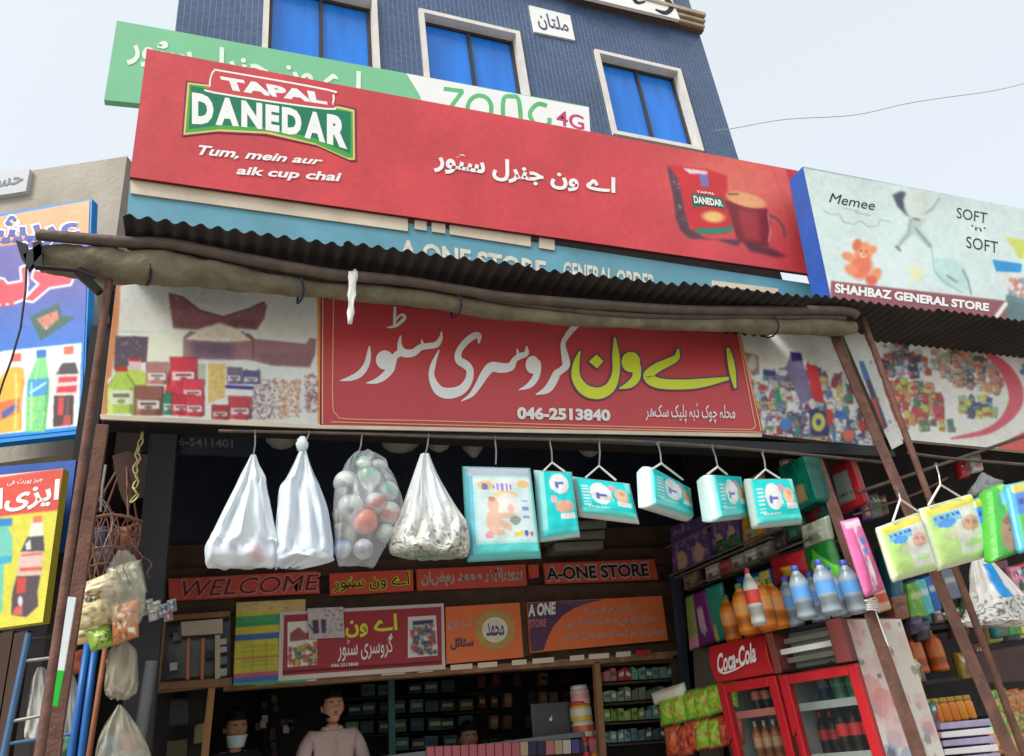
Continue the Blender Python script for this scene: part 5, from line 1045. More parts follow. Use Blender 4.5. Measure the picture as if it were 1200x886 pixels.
def spot2(k, th, x):
    s = noise.noise(Vector((x*14+3, k*22, math.sin(th)*5+5))); b = np.array([222, 222, 218.])
    if k > .45 and s > .18: b = np.array([120, 118, 108.])
    if k < .5 and -.5 < x < .0 and k > .1: b = np.array([40, 150, 225.])
    return tuple(tocol(b))
t, P = bag('white bag with blue print and dark spotted sweets below the green wipes', [(655, 1140, 1158), (672, 1138, 1172), (695, 1140, 1190), (715, 1136, 1204), (728, 1128, 1208), (734, 1132, 1204)], 3.62, FILM, 0.5, 41, n=110, folds=0.45, colf=spot2)
# pink roll
def art_pink(u, v):
    c = (232, 110, 170)
    if .3 < u < .45+.1*math.sin(v*20): c = (240, 190, 215)
    if inell(u, v, .62, .3, .16, .05) or inell(u, v, .55, .45, .16, .05): c = (70, 160, 225)
    if .5 < v < .95 and .45 < u < .62: c = (240, 225, 235)
    if v < .08: c = (222, 205, 210)
    return c
softpack('pink_pouch', 'long narrow pink pouch hanging beside the brown steel post', 'pouch', [(990, 612), (1007, 608), (1037, 688), (1018, 696)], AZP(1010, 650, 3.3, 6), 0.035, art_pink, (225, 120, 175), 0.016, n=30, seed=50)
def art_or(u, v): return (200, 190, 180) if v < .3 else ((205, 90, 60) if v < .7 else (220, 190, 170))
softpack('snack_pouch', 'small white and orange pouch hanging under the pink pouch', 'pouch', [(1024, 689), (1036, 686), (1045, 712), (1031, 716)], AZP(1035, 700, 3.55, 6), 0.03, art_or, (190, 120, 90), 0.012, n=12, seed=51)

# ================================================================== SHOP FRONT INSIDE THE RECESS
def panel(P, quad, d, mat, name, parent, bevel=0): q = MB(); q.quadbox([P.S(*p) for p in quad], -P.n*d, mat); return q.build(name, parent, bevel=bevel)
PF = FY(5.55); PG = FY(5.5)
fr = thing('timber_facade', 'brown timber frame and ledge carrying the small signs inside the shop recess', 'frame', PF.S(480, 740))
for quad, nm in (([(188, 668), (795, 640), (796, 660), (189, 682)], 'beam'), ([(186, 702), (800, 680), (802, 700), (186, 722)], 'beam'), ([(186, 796), (800, 752), (802, 775), (186, 808)], 'beam')): panel(FY(5.57), quad, 0.1, WOODD, nm, fr)
panel(FY(5.62), [(188, 640), (800, 615), (806, 770), (180, 812)], 0.04, WOODD, 'backboard', fr)
panel(FY(5.52), [(262, 802), (802, 762), (803, 770), (262, 809)], 0.12, WOOD, 'ledge', fr)
panel(FY(5.52), [(608, 706), (618, 705), (623, 768), (613, 770)], 0.05, WOODD, 'upright', fr)
panel(FY(5.52), [(697, 776), (703, 776), (712, 900), (704, 900)], 0.05, WOOD, 'upright', fr); panel(FY(5.52), [(789, 768), (796, 768), (808, 900), (800, 900)], 0.05, WOODD, 'upright', fr)
panel(FY(5.52), [(245, 798), (253, 798), (242, 910), (233, 910)], 0.06, M('honey_wood', (186, 136, 84), 0.6, 0.2, 12, stretch=(1, 1, .15)), 'upright', fr)
panel(FY(5.52), [(176, 806), (246, 799), (246, 806), (176, 813)], 0.06, WOOD, 'rail', fr); panel(FY(5.52), [(176, 806), (182, 805), (172, 905), (166, 905)], 0.06, WOOD, 'upright', fr)
rg = random.Random(7)
for i, x in enumerate((300, 352, 447, 490, 528, 560, 600, 624, 668, 690, 722, 745)):
    y = 803-0.0785*(x-280); wdt = rg.uniform(16, 34); panel(FY(5.5), [(x, y-4), (x+wdt, y-4-0.0785*wdt), (x+wdt, y+2-0.0785*wdt), (x, y+2)], 0.004, M('card_red', (190, 60, 56), 0.6) if i == 11 else M('paper_card', (226, 220, 202), 0.8, 0.05), 'price_card', fr)
def strip_sign(label, quad, face, cat='sign', name='shop_sign', P=PG, edge=None):
    t = thing(name, label, cat, P.S(quad[0][0]/2+quad[2][0]/2, quad[0][1]/2+quad[2][1]/2)); panel(P, quad, 0.03, face, 'board', t, bevel=0.003); return t
ORED = M('orange_red_vinyl', (214, 84, 62), 0.45, 0.08, 5, dirt=0.12); ORG = M('orange_vinyl', (240, 122, 66), 0.45, 0.06, 4, dirt=0.1); MAR = M('maroon_vinyl', (168, 52, 62), 0.5, 0.05, dirt=0.1); DRED = M('dark_red_vinyl', (110, 18, 30), 0.5); SILV = M('silver_grey_vinyl', (186, 170, 170), 0.5, 0.1, 40); PURP = M('plum_vinyl', (92, 62, 92), 0.5, 0.08); PINKG = M('dusty_rose_vinyl', (206, 130, 126), 0.5, 0.1, 60)
t = strip_sign('red WELCOME strip over the doorway, left end of the upper row', [(197, 678), (372, 669), (375, 695), (198, 704)], ORED)
q = MB(); reset(); text(q, PG.S, 'WELCOME', [(209, 679), (373, 671), (376, 693), (208, 702)], PINKG, 0.045, shear=0.04); text(q, PG.S, 'WELCOME', [(211, 681), (371, 673), (374, 691), (210, 700)], DRED, 0.0, shear=0.04); q.build('lettering', t)
t = strip_sign('short orange red strip with dark and yellow Urdu words right of WELCOME', [(386, 672), (484, 667), (485, 692), (387, 698)], ORED)
q = MB(); reset(); text(q, PG.S, urdu('اے ون سٹور'), [(389, 674), (480, 669), (481, 690), (390, 695)], YEL, 0.05); text(q, PG.S, urdu('اے ون سٹور'), [(390, 675), (479, 670), (480, 689), (391, 694)], BLACK, 0.01); q.build('lettering', t)
t = strip_sign('red strip with silvery Urdu line in the middle of the upper row', [(488, 667), (616, 661), (618, 686), (489, 692)], ORED)
q = MB(); reset(); text(q, PG.S, urdu('پروپرائیٹر محمد رمضان'), [(493, 669), (612, 663), (613, 683), (494, 690)], SILV, 0.04); q.build('lettering', t)
t = strip_sign('orange strip reading A-ONE STORE at the right end of the upper row', [(637, 660), (767, 655), (772, 679), (640, 684)], ORED)
q = MB(); reset(); text(q, PG.S, 'A-ONE STORE', [(638, 663), (760, 658), (762, 677), (640, 682)], SILV, 0.075); text(q, PG.S, 'A-ONE STORE', [(639, 665), (759, 660), (761, 675), (641, 680)], BLACK, 0.03); q.build('lettering', t)
t = strip_sign('small red scrap of sign between two upper strips', [(619, 662), (631, 661), (632, 676), (621, 678)], ORED)
# poster
cv = Canvas(268, 698, 365, 808, (196, 190, 60), 3)
cv.poly([(270, 700), (362, 698), (362, 716), (270, 718)], (206, 186, 110)); cv.speck([(284, 703), (340, 702), (340, 713), (284, 714)], [(214, 110, 110), (226, 150, 130)], 60, 1.3, 3)
for y0, y1, c in ((720, 732, (50, 150, 100)), (741, 748, (50, 96, 170)), (768, 770, (200, 110, 70)), (786, 791, (190, 90, 110)), (791, 797, (70, 100, 180)), (797, 806, (60, 160, 110))): cv.poly([(270, y0+4), (362, y0-3), (362, y1-3), (270, y1+4)], c)
for x in (296, 312, 328): cv.line([(x, 752), (x, 786)], 0.8, (150, 140, 50))
for y in (724, 727, 744, 757, 762, 774, 779): cv.line([(284, y+2), (322, y-1)], 0.7, (150, 170, 90) if y < 740 else (110, 120, 60), 0.8)
t = thing('price_poster', 'tall yellow poster with green, blue and red bands beside the cabinet', 'poster', PG.S(315, 755)); sheet(FY(5.47), [(277, 706), (358, 702), (360, 799), (273, 804)], cv, 'paper', t, 0.0, 1.0).modifiers.new('t', 'SOLIDIFY').thickness = 0.002
# small copy of the shop sign
PG2 = FY(5.46)
t = thing('shop_sign', 'maroon framed sign with yellow and white Urdu in the middle row, partly under white papers', 'sign', PG2.S(425, 750)); panel(PG2, [(328, 717), (520, 707), (522, 784), (326, 798)], 0.03, M('off_white_frame', (216, 208, 200), 0.6, 0.05), 'frame', t); 
q = MB(); reset(); poly(q, PG2.S, [(333, 721), (517, 711), (518, 779), (331, 792)], MAR); poly(q, PG2.S, [(331, 786), (518, 774), (518, 777), (331, 789.5)], DRED)
text(q, PG2.S, urdu('اے ون'), [(404, 722), (465, 719), (466, 744), (405, 748)], YEL, 0.03); text(q, PG2.S, urdu('گروسری سٹور'), [(396, 744), (460, 742), (461, 770), (396, 776)], WHITE, 0.01); text(q, PG2.S, '046-2513840', [(388, 778), (420, 776), (420, 780), (388, 782)], WHITE, 0.02); q.build('lettering', t)
cv = Canvas(325, 700, 525, 800, (226, 222, 214), 3); cv.poly([(340, 742), (350, 735), (358, 742), (372, 738), (372, 748), (340, 752)], (150, 80, 76)); cv.speck([(337, 755), (372, 752), (372, 780), (337, 782)], [(200, 80, 70), (220, 190, 90), (190, 150, 110), (230, 230, 220)], 20, 1, 5).crowd([(339, 762), (371, 759), (371, 780), (339, 782)], [(200, 80, 70), (210, 180, 80), (190, 150, 110), (80, 110, 80)], 30, 6, 7, 5)
cv.speck([(481, 726), (510, 724), (510, 768), (481, 770)], [(200, 70, 60), (60, 80, 140), (80, 150, 110), (225, 225, 225), (120, 110, 120)], 20, 1, 6).crowd([(483, 735), (509, 733), (510, 768), (482, 770)], [(200, 70, 60), (60, 80, 140), (80, 150, 110), (205, 205, 205), (120, 110, 120)], 60, 5, 7, 6); cv.poly([(484, 728), (508, 726), (508, 730), (484, 733)], (60, 60, 100))
sheet(PG2, [(337, 729), (371, 727), (372, 779), (337, 782)], cv, 'picture', t, 0.004, 1.0); sheet(PG2, [(478, 723), (511, 721), (513, 768), (478, 771)], cv, 'picture', t, 0.004, 1.0)
cv = Canvas(355, 705, 410, 755, (196, 190, 188), 3); cv.speck([(380, 714), (402, 712), (402, 746), (380, 748)], [(120, 100, 100), (210, 204, 200), (160, 150, 150)], 70, 1.5, 9); cv.poly([(366, 727), (373, 726), (374, 742), (367, 743)], (80, 60, 70)); cv.poly([(376, 726), (382, 726), (382, 742), (377, 742)], (70, 70, 100)); cv.line([(362, 732), (366, 738)], 2, (70, 80, 140))
t = thing('paper_sheet', 'white printed paper stuck over the top of the maroon sign', 'paper', PG2.S(380, 730)); sheet(FY(5.44), [(360, 713), (402, 711), (404, 747), (362, 749)], cv, 'paper', t, 0.0, 1.0).modifiers.new('t', 'SOLIDIFY').thickness = 0.002
t = strip_sign('orange sign with a gold ringed white emblem and blue Urdu words', [(522, 711), (609, 706), (614, 770), (523, 778)], ORG, P=FY(5.48)); q = MB(); reset(); PP = FY(5.48)
GB = M('gold_brown_vinyl', (196, 160, 84), 0.5); CW = M('cream_white_vinyl', (232, 226, 208), 0.5); BLU = M('ink_blue_vinyl', (60, 70, 110), 0.5)
for k in range(16): a = k*math.pi/8; ell(q, PP.S, 580+20*math.cos(a), 738+20*math.sin(a), 4.5, 4.5, GB, n=10)
ell(q, PP.S, 580, 738, 20, 20, GB); ell(q, PP.S, 580, 738, 15, 15, CW); text(q, PP.S, urdu('محمد'), [(570, 730), (590, 729), (591, 745), (570, 746)], BLU, 0.02); text(q, PP.S, urdu('اے ون'), [(525, 725), (552, 722), (552, 736), (525, 738)], SILV, 0.03); text(q, PP.S, urdu('سٹائل'), [(528, 748), (555, 746), (555, 760), (528, 762)], BLU, 0.03); q.build('lettering', t)
t = strip_sign('orange and plum sign with A ONE STORE and three lines of Urdu', [(618, 706), (776, 698), (783, 750), (622, 765)], ORG, P=FY(5.48)); q = MB(); reset()
poly(q, PP.S, [(618.5, 707), (706, 702.5), (690, 706), (674, 712), (660, 721), (648, 735), (641, 750), (637, 762), (622.5, 764)], PURP); poly(q, PP.S, [(655, 705.5), (706, 703), (688, 707), (676, 712)], SLATE)
text(q, PP.S, 'A ONE', [(619, 708), (651, 705), (651, 720), (619, 723)], WHITE, 0.05); text(q, PP.S, 'STORE', [(620, 726), (640, 725), (640, 734), (620, 736)], PINKG, 0.02)
for i, (x0, x1, y, s_) in enumerate(((685, 744, 709, 'یہاں پر ہر قسم کا'), (664, 770, 722, 'سامان بازار سے بارعایت دستیاب ہے'), (660, 778, 738, 'موبائل لوڈ اور گھر کا تمام راشن ملتا ہے'))): text(q, PP.S, urdu(s_), [(x0, y+2), (x1, y-4), (x1+1, y+9), (x0, y+14)], SILV, 0.03)
q.build('lettering', t)
# faint writing high in the dark
q = MB(); reset(); PU = FY(4.6); t = thing('ceiling_board', 'dark board under the ceiling with a faint painted phone number', 'board', PU.S(230, 520)); panel(PU, [(165, 506), (300, 508), (300, 534), (165, 530)], 0.03, NAVY, 'board', t); text(q, PU.S, '0316-5411401', [(186, 512), (273, 515), (273, 525), (186, 521)], M('faint_grey_paint', (110, 112, 110), 0.8), 0.02); q.build('lettering', t)
# cabinet with bars, upper left
t = thing('bar_cabinet', 'small wooden cabinet with cream panel and orange bars left of the yellow poster', 'cabinet', PG.S(230, 760))
for quad, m, nm in (([(188, 722), (270, 716), (270, 722), (188, 728)], WOOD, 'rail'), ([(186, 800), (272, 794), (272, 804), (186, 808)], WOOD, 'rail'), ([(189, 724), (195, 724), (187, 804), (181, 804)], WOOD, 'post'), ([(212, 729), (261, 725), (261, 742), (213, 745)], CREAM, 'panel'), ([(252, 744), (258, 744), (258, 794), (252, 796)], CREAM, 'bar')): panel(FY(5.49), quad, 0.04, m, nm, t)
OB = M('orange_bar_paint', (206, 130, 92), 0.6)
for x in (219, 236): panel(FY(5.47), [(x, 748), (x+4, 748), (x+3, 796), (x-1, 796)], 0.02, OB, 'bar', t)
panel(FY(5.6), [(190, 726), (270, 720), (270, 800), (184, 804)], 0.02, M('dull_glass', (90, 88, 84), 0.2, 0.3, 8), 'back_glass', t)
rg = random.Random(3)
for i in range(9):
    x, y = rg.choice([200, 204, 208, 246, 262]), 735+i*7; c = rg.choice([(200, 200, 196), (60, 60, 64), (150, 110, 90), (120, 130, 130)]); panel(FY(5.53), [(x-5, y), (x+4, y-1), (x+4, y+8), (x-5, y+9)], 0.05, M('item%d' % (i % 4), c, 0.5), 'trinket', t)
# dark cabinet under it
t = thing('dark_cabinet', 'dark glazed cabinet behind the honey coloured wooden upright', 'cabinet', FY(5.75).S(210, 860)); panel(FY(5.9), [(178, 812), (248, 806), (240, 915), (165, 915)], 0.05, DARK, 'back', t); panel(FY(5.8), [(192, 818), (222, 816), (222, 850), (192, 852)], 0.1, M('charcoal_plastic', (62, 62, 66), 0.5), 'box', t, bevel=0.02); panel(FY(5.8), [(195, 868), (220, 866), (218, 900), (193, 900)], 0.06, M('olive_carton', (96, 90, 66), 0.6), 'carton', t, bevel=0.006); panel(FY(5.8), [(228, 850), (240, 846), (238, 870), (226, 872)], 0.05, M('pale_wrap', (150, 140, 110), 0.6), 'packet', t, bevel=0.01)

# ------------------------------------------------------------------ goods deep inside
PI = FY(6.95); rg = random.Random(11)
def carton(P, quad, d, col, label, cat, group=None, name='carton', band=None):
    c0 = sum((P.S(*p) for p in quad), Vector())/4; t = thing(name, label, cat, c0, group); q = MB(); q.quadbox([P.S(*p) for p in quad], -P.n*d, LABEL, tuple(tocol(np.array(col, float)))); 
    q.build('box', t, bevel=0.004)
    if band:
        q = MB(); Q = [np.array(p, float) for p in quad]; f = lambda u, v: tuple((Q[0]*(1-u)+Q[1]*u)*(1-v)+(Q[3]*(1-u)+Q[2]*u)*v)
        q.add([P.S(*f(u, v), 0.0045) for u, v in ((.12, .3), (.88, .3), (.88, .62), (.12, .62))], [(0, 1, 2, 3)], LABEL, tuple(tocol(np.array(band, float)))); q.build('print', t)
    return t
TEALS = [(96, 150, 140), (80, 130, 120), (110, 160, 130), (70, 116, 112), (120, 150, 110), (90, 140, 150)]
sf = thing('rear_shelves', 'dim shelving with rows of teal cartons deep inside the shop', 'shelf', PI.S(520, 830))
for j, y in enumerate((792, 813, 835, 857, 879)):
    panel(FY(6.9), [(402, y+9-0.02*400/20), (570, y-2), (570, y+1), (402, y+12-8)], 0.3, DARK, 'shelf_board', sf)
for j, y in enumerate((792, 813, 835, 857, 879)):
    for i in range(8):
        if rg.random() < 0.12: continue
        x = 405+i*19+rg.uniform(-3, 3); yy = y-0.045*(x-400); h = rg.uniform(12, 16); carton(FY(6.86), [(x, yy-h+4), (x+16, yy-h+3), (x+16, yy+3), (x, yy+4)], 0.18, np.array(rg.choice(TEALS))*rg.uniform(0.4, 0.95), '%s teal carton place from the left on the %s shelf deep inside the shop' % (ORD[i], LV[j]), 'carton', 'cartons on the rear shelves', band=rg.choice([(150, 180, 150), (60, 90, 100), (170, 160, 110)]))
panel(FY(6.5), [(455, 790), (462, 790), (464, 900), (456, 900)], 0.04, M('teal_post_paint', (70, 120, 120), 0.5), 'upright', sf)
for j, y in enumerate((806, 830, 855, 880)):
    for i in range(8):
        if rg.random() < 0.2: continue
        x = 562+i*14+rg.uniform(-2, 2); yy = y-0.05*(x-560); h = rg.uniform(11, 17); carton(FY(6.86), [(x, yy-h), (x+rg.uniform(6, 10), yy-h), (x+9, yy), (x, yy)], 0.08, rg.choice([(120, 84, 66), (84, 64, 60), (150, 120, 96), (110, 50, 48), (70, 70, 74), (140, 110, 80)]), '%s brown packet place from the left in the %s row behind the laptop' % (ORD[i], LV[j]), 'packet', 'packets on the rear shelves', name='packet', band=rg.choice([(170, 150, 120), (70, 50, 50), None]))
for j in range(14):
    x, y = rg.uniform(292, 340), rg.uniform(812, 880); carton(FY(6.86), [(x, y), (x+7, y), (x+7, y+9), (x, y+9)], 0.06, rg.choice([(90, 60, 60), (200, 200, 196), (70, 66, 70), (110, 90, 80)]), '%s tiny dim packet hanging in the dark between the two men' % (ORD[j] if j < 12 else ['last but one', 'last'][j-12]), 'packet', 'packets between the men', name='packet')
# counter, laptop, jars
PC = FY(5.75); zc_ = PC.S(560, 872).z
ct = thing('shop_counter', 'shop counter with a strip of coloured packets along its front edge', 'counter', (PC.S(560, 880).x, 5.9, 0.48)); x0_, x1_ = PC.S(428, 880).x, PC.S(705, 870).x
q = MB(); q.box(((x0_+x1_)/2, 6.0, (0.48+zc_-0.05)/2), (x1_-x0_, 0.45, zc_-0.53), WOODD); q.build('cabinet', ct); q = MB(); q.box(((x0_+x1_)/2, 5.98, zc_-0.02), (x1_-x0_+0.04, 0.52, 0.035), M('counter_top', (120, 130, 130), 0.3)); q.build('top', ct)
for i in range(20):
    x = 500+i*10; y = 883-0.05*(x-500); c = (196, 110, 120) if x < 605 else rg.choice([(206, 200, 196), (96, 84, 140), (190, 170, 140), (60, 60, 90), (200, 120, 130)]); carton(FY(5.7), [(x, y-8), (x+9, y-8.4), (x+9.4, y+8), (x+0.4, y+8.4)], 0.03, c, ORD[min(i, 10)]+' pink sachet from the left in the strip along the counter front' if x < 605 else ORD[i-11]+' mixed coloured sachet after the pink ones along the counter front', 'sachet', 'pink sachets on the counter' if x < 605 else 'mixed sachets on the counter', name='sachet')
PL = AZ(645, 845, 5.85, 3); lt = thing('laptop', 'open dark grey laptop with a small white mark on its lid, on the counter', 'laptop', PL.S(648, 868)); GL = M('laptop_grey', (96, 96, 100), 0.4, 0.04, metal=0.4)
panel(PL, [(622, 825), (668, 822), (672, 863), (625, 868)], 0.012, GL, 'lid', lt, bevel=0.004); q = MB(); a, b = PL.S(625, 869), PL.S(672, 864); q.quadbox([a, b, b+Vector((0, 0, -0.018)), a+Vector((0, 0, -0.018))], (0, 0.24, 0), GL); q.build('base', lt)
q = MB(); reset(0.002); ell(q, PL.S, 645.5, 843, 1.8, 2.1, WHITE); ell(q, PL.S, 646.2, 840, 0.7, 1.2, WHITE, 0.5); q.build('mark', lt)
def lathe_thing(name, label, cat, base, prof, colf, group=None, rz=0, mat=None, n=20, capz=None, capcol=None):
    t = thing(name, label, cat, base, group, rz); q = MB(); q.lathe(prof, mat or WRAP, n, colf=colf); q.build('body', t, smooth=True, local=True)
    if capz is not None: q = MB(); r = prof[-1][0]*1.12; q.lathe([(r, capz), (r*1.04, capz+0.004), (r, capz+0.026), (r*0.85, capz+0.03)], WRAP, n, colf=lambda z, th: tuple(tocol(np.array(capcol, float)))); q.build('cap', t, smooth=True, local=True)
    return t
def jar(px, py, Y, h, r, c1, c2, cap, label, group=None):
    P = FY(Y); b = P.S(px, py); f = lambda z, th: tuple(tocol(np.array(c2 if 0.3*h < z < 0.7*h else c1, float)))
    return lathe_thing('jar', label, 'jar', b, [(r*0.9, 0), (r, 0.006), (r, h*0.3), (r, h*0.31), (r, h*0.69), (r, h*0.7), (r, h*0.84), (r*0.8, h*0.93), (r*0.78, h*0.95)], f, group, capz=h*0.93, capcol=cap)
jar(681, 826, 5.8, 0.12, 0.075, (220, 196, 190), (226, 160, 160), (220, 210, 200), 'pink and white jar on top of the jar stack beside the laptop')
jar(682, 845, 5.8, 0.12, 0.085, (226, 200, 90), (226, 222, 206), (210, 70, 60), 'yellow and white jar, second of the jar stack beside the laptop')
jar(685, 864, 5.8, 0.12, 0.085, (222, 218, 206), (206, 110, 70), (225, 220, 210), 'white and orange jar, third of the jar stack beside the laptop')
jar(697, 890, 5.75, 0.14, 0.035, (230, 150, 50), (230, 130, 40), (220, 70, 40), 'small orange bottle at the right end of the counter'); jar(688, 888, 5.72, 0.12, 0.03, (200, 60, 60), (60, 60, 90), (200, 50, 40), 'small red topped bottle left of the orange one on the counter')
# glass case right of the counter
rg = random.Random(19); gc = thing('goods_case', 'open wooden case with four shelves of green packets right of the counter', 'shelf', FY(5.9).S(750, 830)); 
panel(FY(6.05), [(700, 770), (800, 764), (812, 900), (706, 900)], 0.04, DARK, 'back', gc)
for y in (800, 824, 847, 872): panel(FY(5.62), [(704, y+1), (796, y-5), (797, y-3), (704, y+3)], 0.38, WOODD, 'shelf_board', gc)
for y, cols in ((799, [(196, 130, 136), (190, 70, 66), (120, 170, 150), (90, 140, 140), (120, 160, 150)]), (823, [(150, 180, 150), (150, 170, 140), (110, 120, 100), (90, 100, 96), (110, 120, 110)]), (846, [(130, 170, 80), (150, 180, 90), (150, 170, 80), (110, 150, 140), (100, 140, 130)]), (871, [(110, 150, 150), (140, 180, 190), (90, 120, 130), (80, 90, 90), (70, 76, 80)])):
    for i, c in enumerate(cols):
        for j in range(2): x = 708+i*16.5+j*8+rg.uniform(-0.5, 0.5); yy = y-0.06*(x-704); carton(FY(5.66), [(x, yy-17+rg.uniform(0, 7)), (x+rg.uniform(5.6, 7.3), yy-17+rg.uniform(0, 7)), (x+7.4, yy), (x, yy)], 0.12, np.array(c)*rg.uniform(0.85, 1.1), '%s small packet from the left on the %s shelf of the wooden case' % (ORD[i*2+j], LV[(799, 823, 846, 871).index(y)]), 'packet', 'packets in the wooden case', name='packet', band=rg.choice([(200, 206, 190), (90, 110, 90), None]))

# ================================================================== RIGHT SIDE SHELF WALL
X3 = 3.42; PX = FX(X3); rg = random.Random(29)
sw_ = thing('side_shelving', 'dark side wall shelving running towards the street above the fridges', 'shelf', PX.S(850, 680, 0)); 
q = MB(); q.box((3.98, 4.75, 2.2), (0.06, 1.6, 3.3), DARK); q.build('back', sw_)
def shelf_px(a, b, d=0.42, m=None):
    A, B = PX.S(*a), PX.S(*b); B.z = A.z; q = MB(); q.add([A, B, B+Vector((d, 0, 0)), A+Vector((d, 0, 0))]+[p-Vector((0, 0, 0.014)) for p in (A, B, B+Vector((d, 0, 0)), A+Vector((d, 0, 0)))], [(0, 1, 2, 3), (7, 6, 5, 4), (0, 4, 5, 1), (1, 5, 6, 2), (2, 6, 7, 3), (3, 7, 4, 0)], m or STEEL); q.build('shelf_board', sw_); q = MB(); q.tube([A+Vector((-0.012, 0, 0.02)), B+Vector((-0.012, 0, 0.02))], 0.007, STEEL, 6); q.build('front_wire', sw_)
shelf_px((786, 678), (900, 630)); shelf_px((812, 690), (955, 633), 0.42, DARK); shelf_px((782, 645), (905, 585), 0.4, DARK)
panel(PX, [(785, 676), (790, 674), (812, 900), (806, 900)], 0.05, M('blue_black_post', (50, 60, 80), 0.5), 'upright', sw_); 
def fn_purple(u, v):
    c = (92, 74, 122)
    if noise.noise(Vector((u*9, v*9, 1))) > .25: c = (140, 120, 160)
    if inell(u, v, .28, .85, .14, .25) or inell(u, v, .75, .8, .13, .22): c = (196, 156, 134)
    return c
def fn_generic(c1, c2, c3, seed=0):
    def f(u, v):
        n = noise.noise(Vector((u*4+seed, v*4, seed)))
        if .25 < v < .5 and .12 < u < .88: return c2
        if inell(u, v, .5, .7, .25, .18): return c3
        return c1 if n < .2 else tuple(min(255, int(x*1.18)) for x in c1)
    return f
def sp(label, quad, art, side, P=PX, d=0.1, name='snack_pack', cat='pack', n=12, bulge=0.012, seed=0, group=None): return softpack(name, label, cat, quad, P, d, art, side, bulge, n, seed=seed, group=group)
sp('large dark purple box with pale figures at the far end of the upper side shelf', [(784, 617), (827, 602), (833, 655), (788, 672)], fn_purple, (80, 64, 108), d=0.25, name='purple_box', cat='box', n=22, bulge=0.006)
sp('purple box with a beige figure, next to the large purple one under the teal pack', [(830, 601), (862, 588), (868, 632), (835, 647)], fn_purple, (80, 64, 108), d=0.25, name='purple_box', cat='box', n=20, bulge=0.006, seed=4)
sp('olive and orange pouch hanging behind the last teal diaper packs', [(866, 566), (890, 553), (898, 626), (871, 641)], fn_generic((190, 140, 50), (150, 160, 60), (120, 140, 50)), (140, 110, 50), d=0.05)
sp('dark green carton high on the side wall beside the brown post', [(910, 548), (941, 533), (958, 588), (930, 603)], fn_generic((10, 100, 84), (8, 112, 92), (150, 130, 80)), (10, 80, 66), d=0.12, name='green_carton', cat='carton', bulge=0.004)
def fn_rw(u, v):
    if u > .72 or v > .86: return (200, 50, 60)
    if v < .2: return (170, 50, 56)
    if .68 < v < .72 and int(u*12) % 2: return (60, 60, 60)
    return (170, 186, 172)
sp('red and pale green checked box high on the wall right of the brown post', [(972, 545), (996, 535), (1014, 590), (986, 602)], fn_rw, (150, 50, 50), P=FX(3.9), d=0.05, name='red_box', cat='box', bulge=0.004, n=16)
sp('red teardrop crisp packet with yellow badge hanging over the water bottles', [(901, 655), (940, 645), (948, 672), (908, 682)], lambda u, v: (222, 190, 60) if inell(u, v, .55, .75, .2, .25) else ((70, 130, 70) if inell(u, v, .55, .75, .1, .12) else (176, 34, 42)), (150, 30, 36), d=0.05, name='crisp_packet', bulge=0.03)
def fn_gr(u, v): return (90, 200, 50) if abs(u-v) < .28 and u > .35 else ((190, 170, 130) if inell(u, v, .4, .62, .16, .24) else (30, 110, 44))
sp('shiny green crisp packet with bright diagonal stripe left of the brown post', [(941, 643), (970, 632), (985, 676), (950, 682)], fn_gr, (30, 100, 40), d=0.05, name='crisp_packet', bulge=0.025, n=18)
sp('pale grey green pouch above the green crisp packet', [(938, 618), (966, 606), (972, 632), (942, 643)], fn_generic((150, 160, 140), (180, 186, 170), (120, 140, 120)), (130, 140, 120), d=0.05)
sp('dark green pouch under the dark green carton', [(918, 612), (936, 604), (942, 628), (922, 636)], fn_generic((30, 70, 54), (40, 90, 66), (60, 110, 80)), (30, 60, 50), d=0.05)
sp('blue packet with cyan patches between the purple pack and the bottles', [(862, 678), (899, 668), (905, 700), (866, 708)], lambda u, v: (60, 170, 215) if v > .45 and u < .6 else ((210, 200, 90) if u > .75 else (24, 84, 170)), (24, 70, 140), d=0.08, name='blue_packet', bulge=0.02, n=16)
sp('tall purple and white sachet strip at the far end beside the fridges', [(811, 698), (824, 691), (838, 750), (820, 758)], lambda u, v: (196, 170, 190) if inell(u, v, .5, .55, .25, .3) else (110, 40, 120), (90, 40, 100), P=FX(3.36), d=0.04)
sp('tall teal sachet strip next to the purple one', [(826, 690), (843, 684), (853, 745), (839, 752)], lambda u, v: (30, 150, 130) if v < .7 or u > .3 else (215, 196, 90), (30, 130, 110), P=FX(3.36), d=0.04)
sp('olive strip with pink tip left of the purple sachet strip', [(803, 700), (811, 697), (818, 758), (808, 762)], lambda u, v: (120, 150, 70) if v < .8 else (220, 140, 170), (90, 110, 60), P=FX(3.36), d=0.03, n=8)
for i, (x, y, c) in enumerate(((800, 690, (110, 96, 80)), (826, 680, (170, 160, 150)), (842, 674, (150, 60, 60)), (856, 668, (150, 150, 140)), (872, 661, (180, 176, 160)), (886, 655, (120, 130, 110)))):
    sp(['dull brown packet', 'pale packet', 'small red packet', 'grey packet', 'cream packet', 'olive packet'][i]+' on the side shelf under the wire shelf', [(x, y-15), (x+13, y-20), (x+15, y-3), (x+2, y+2)], fn_generic(c, tuple(min(255, k+40) for k in c), (90, 70, 60), i), c, d=0.08, n=8, seed=i)
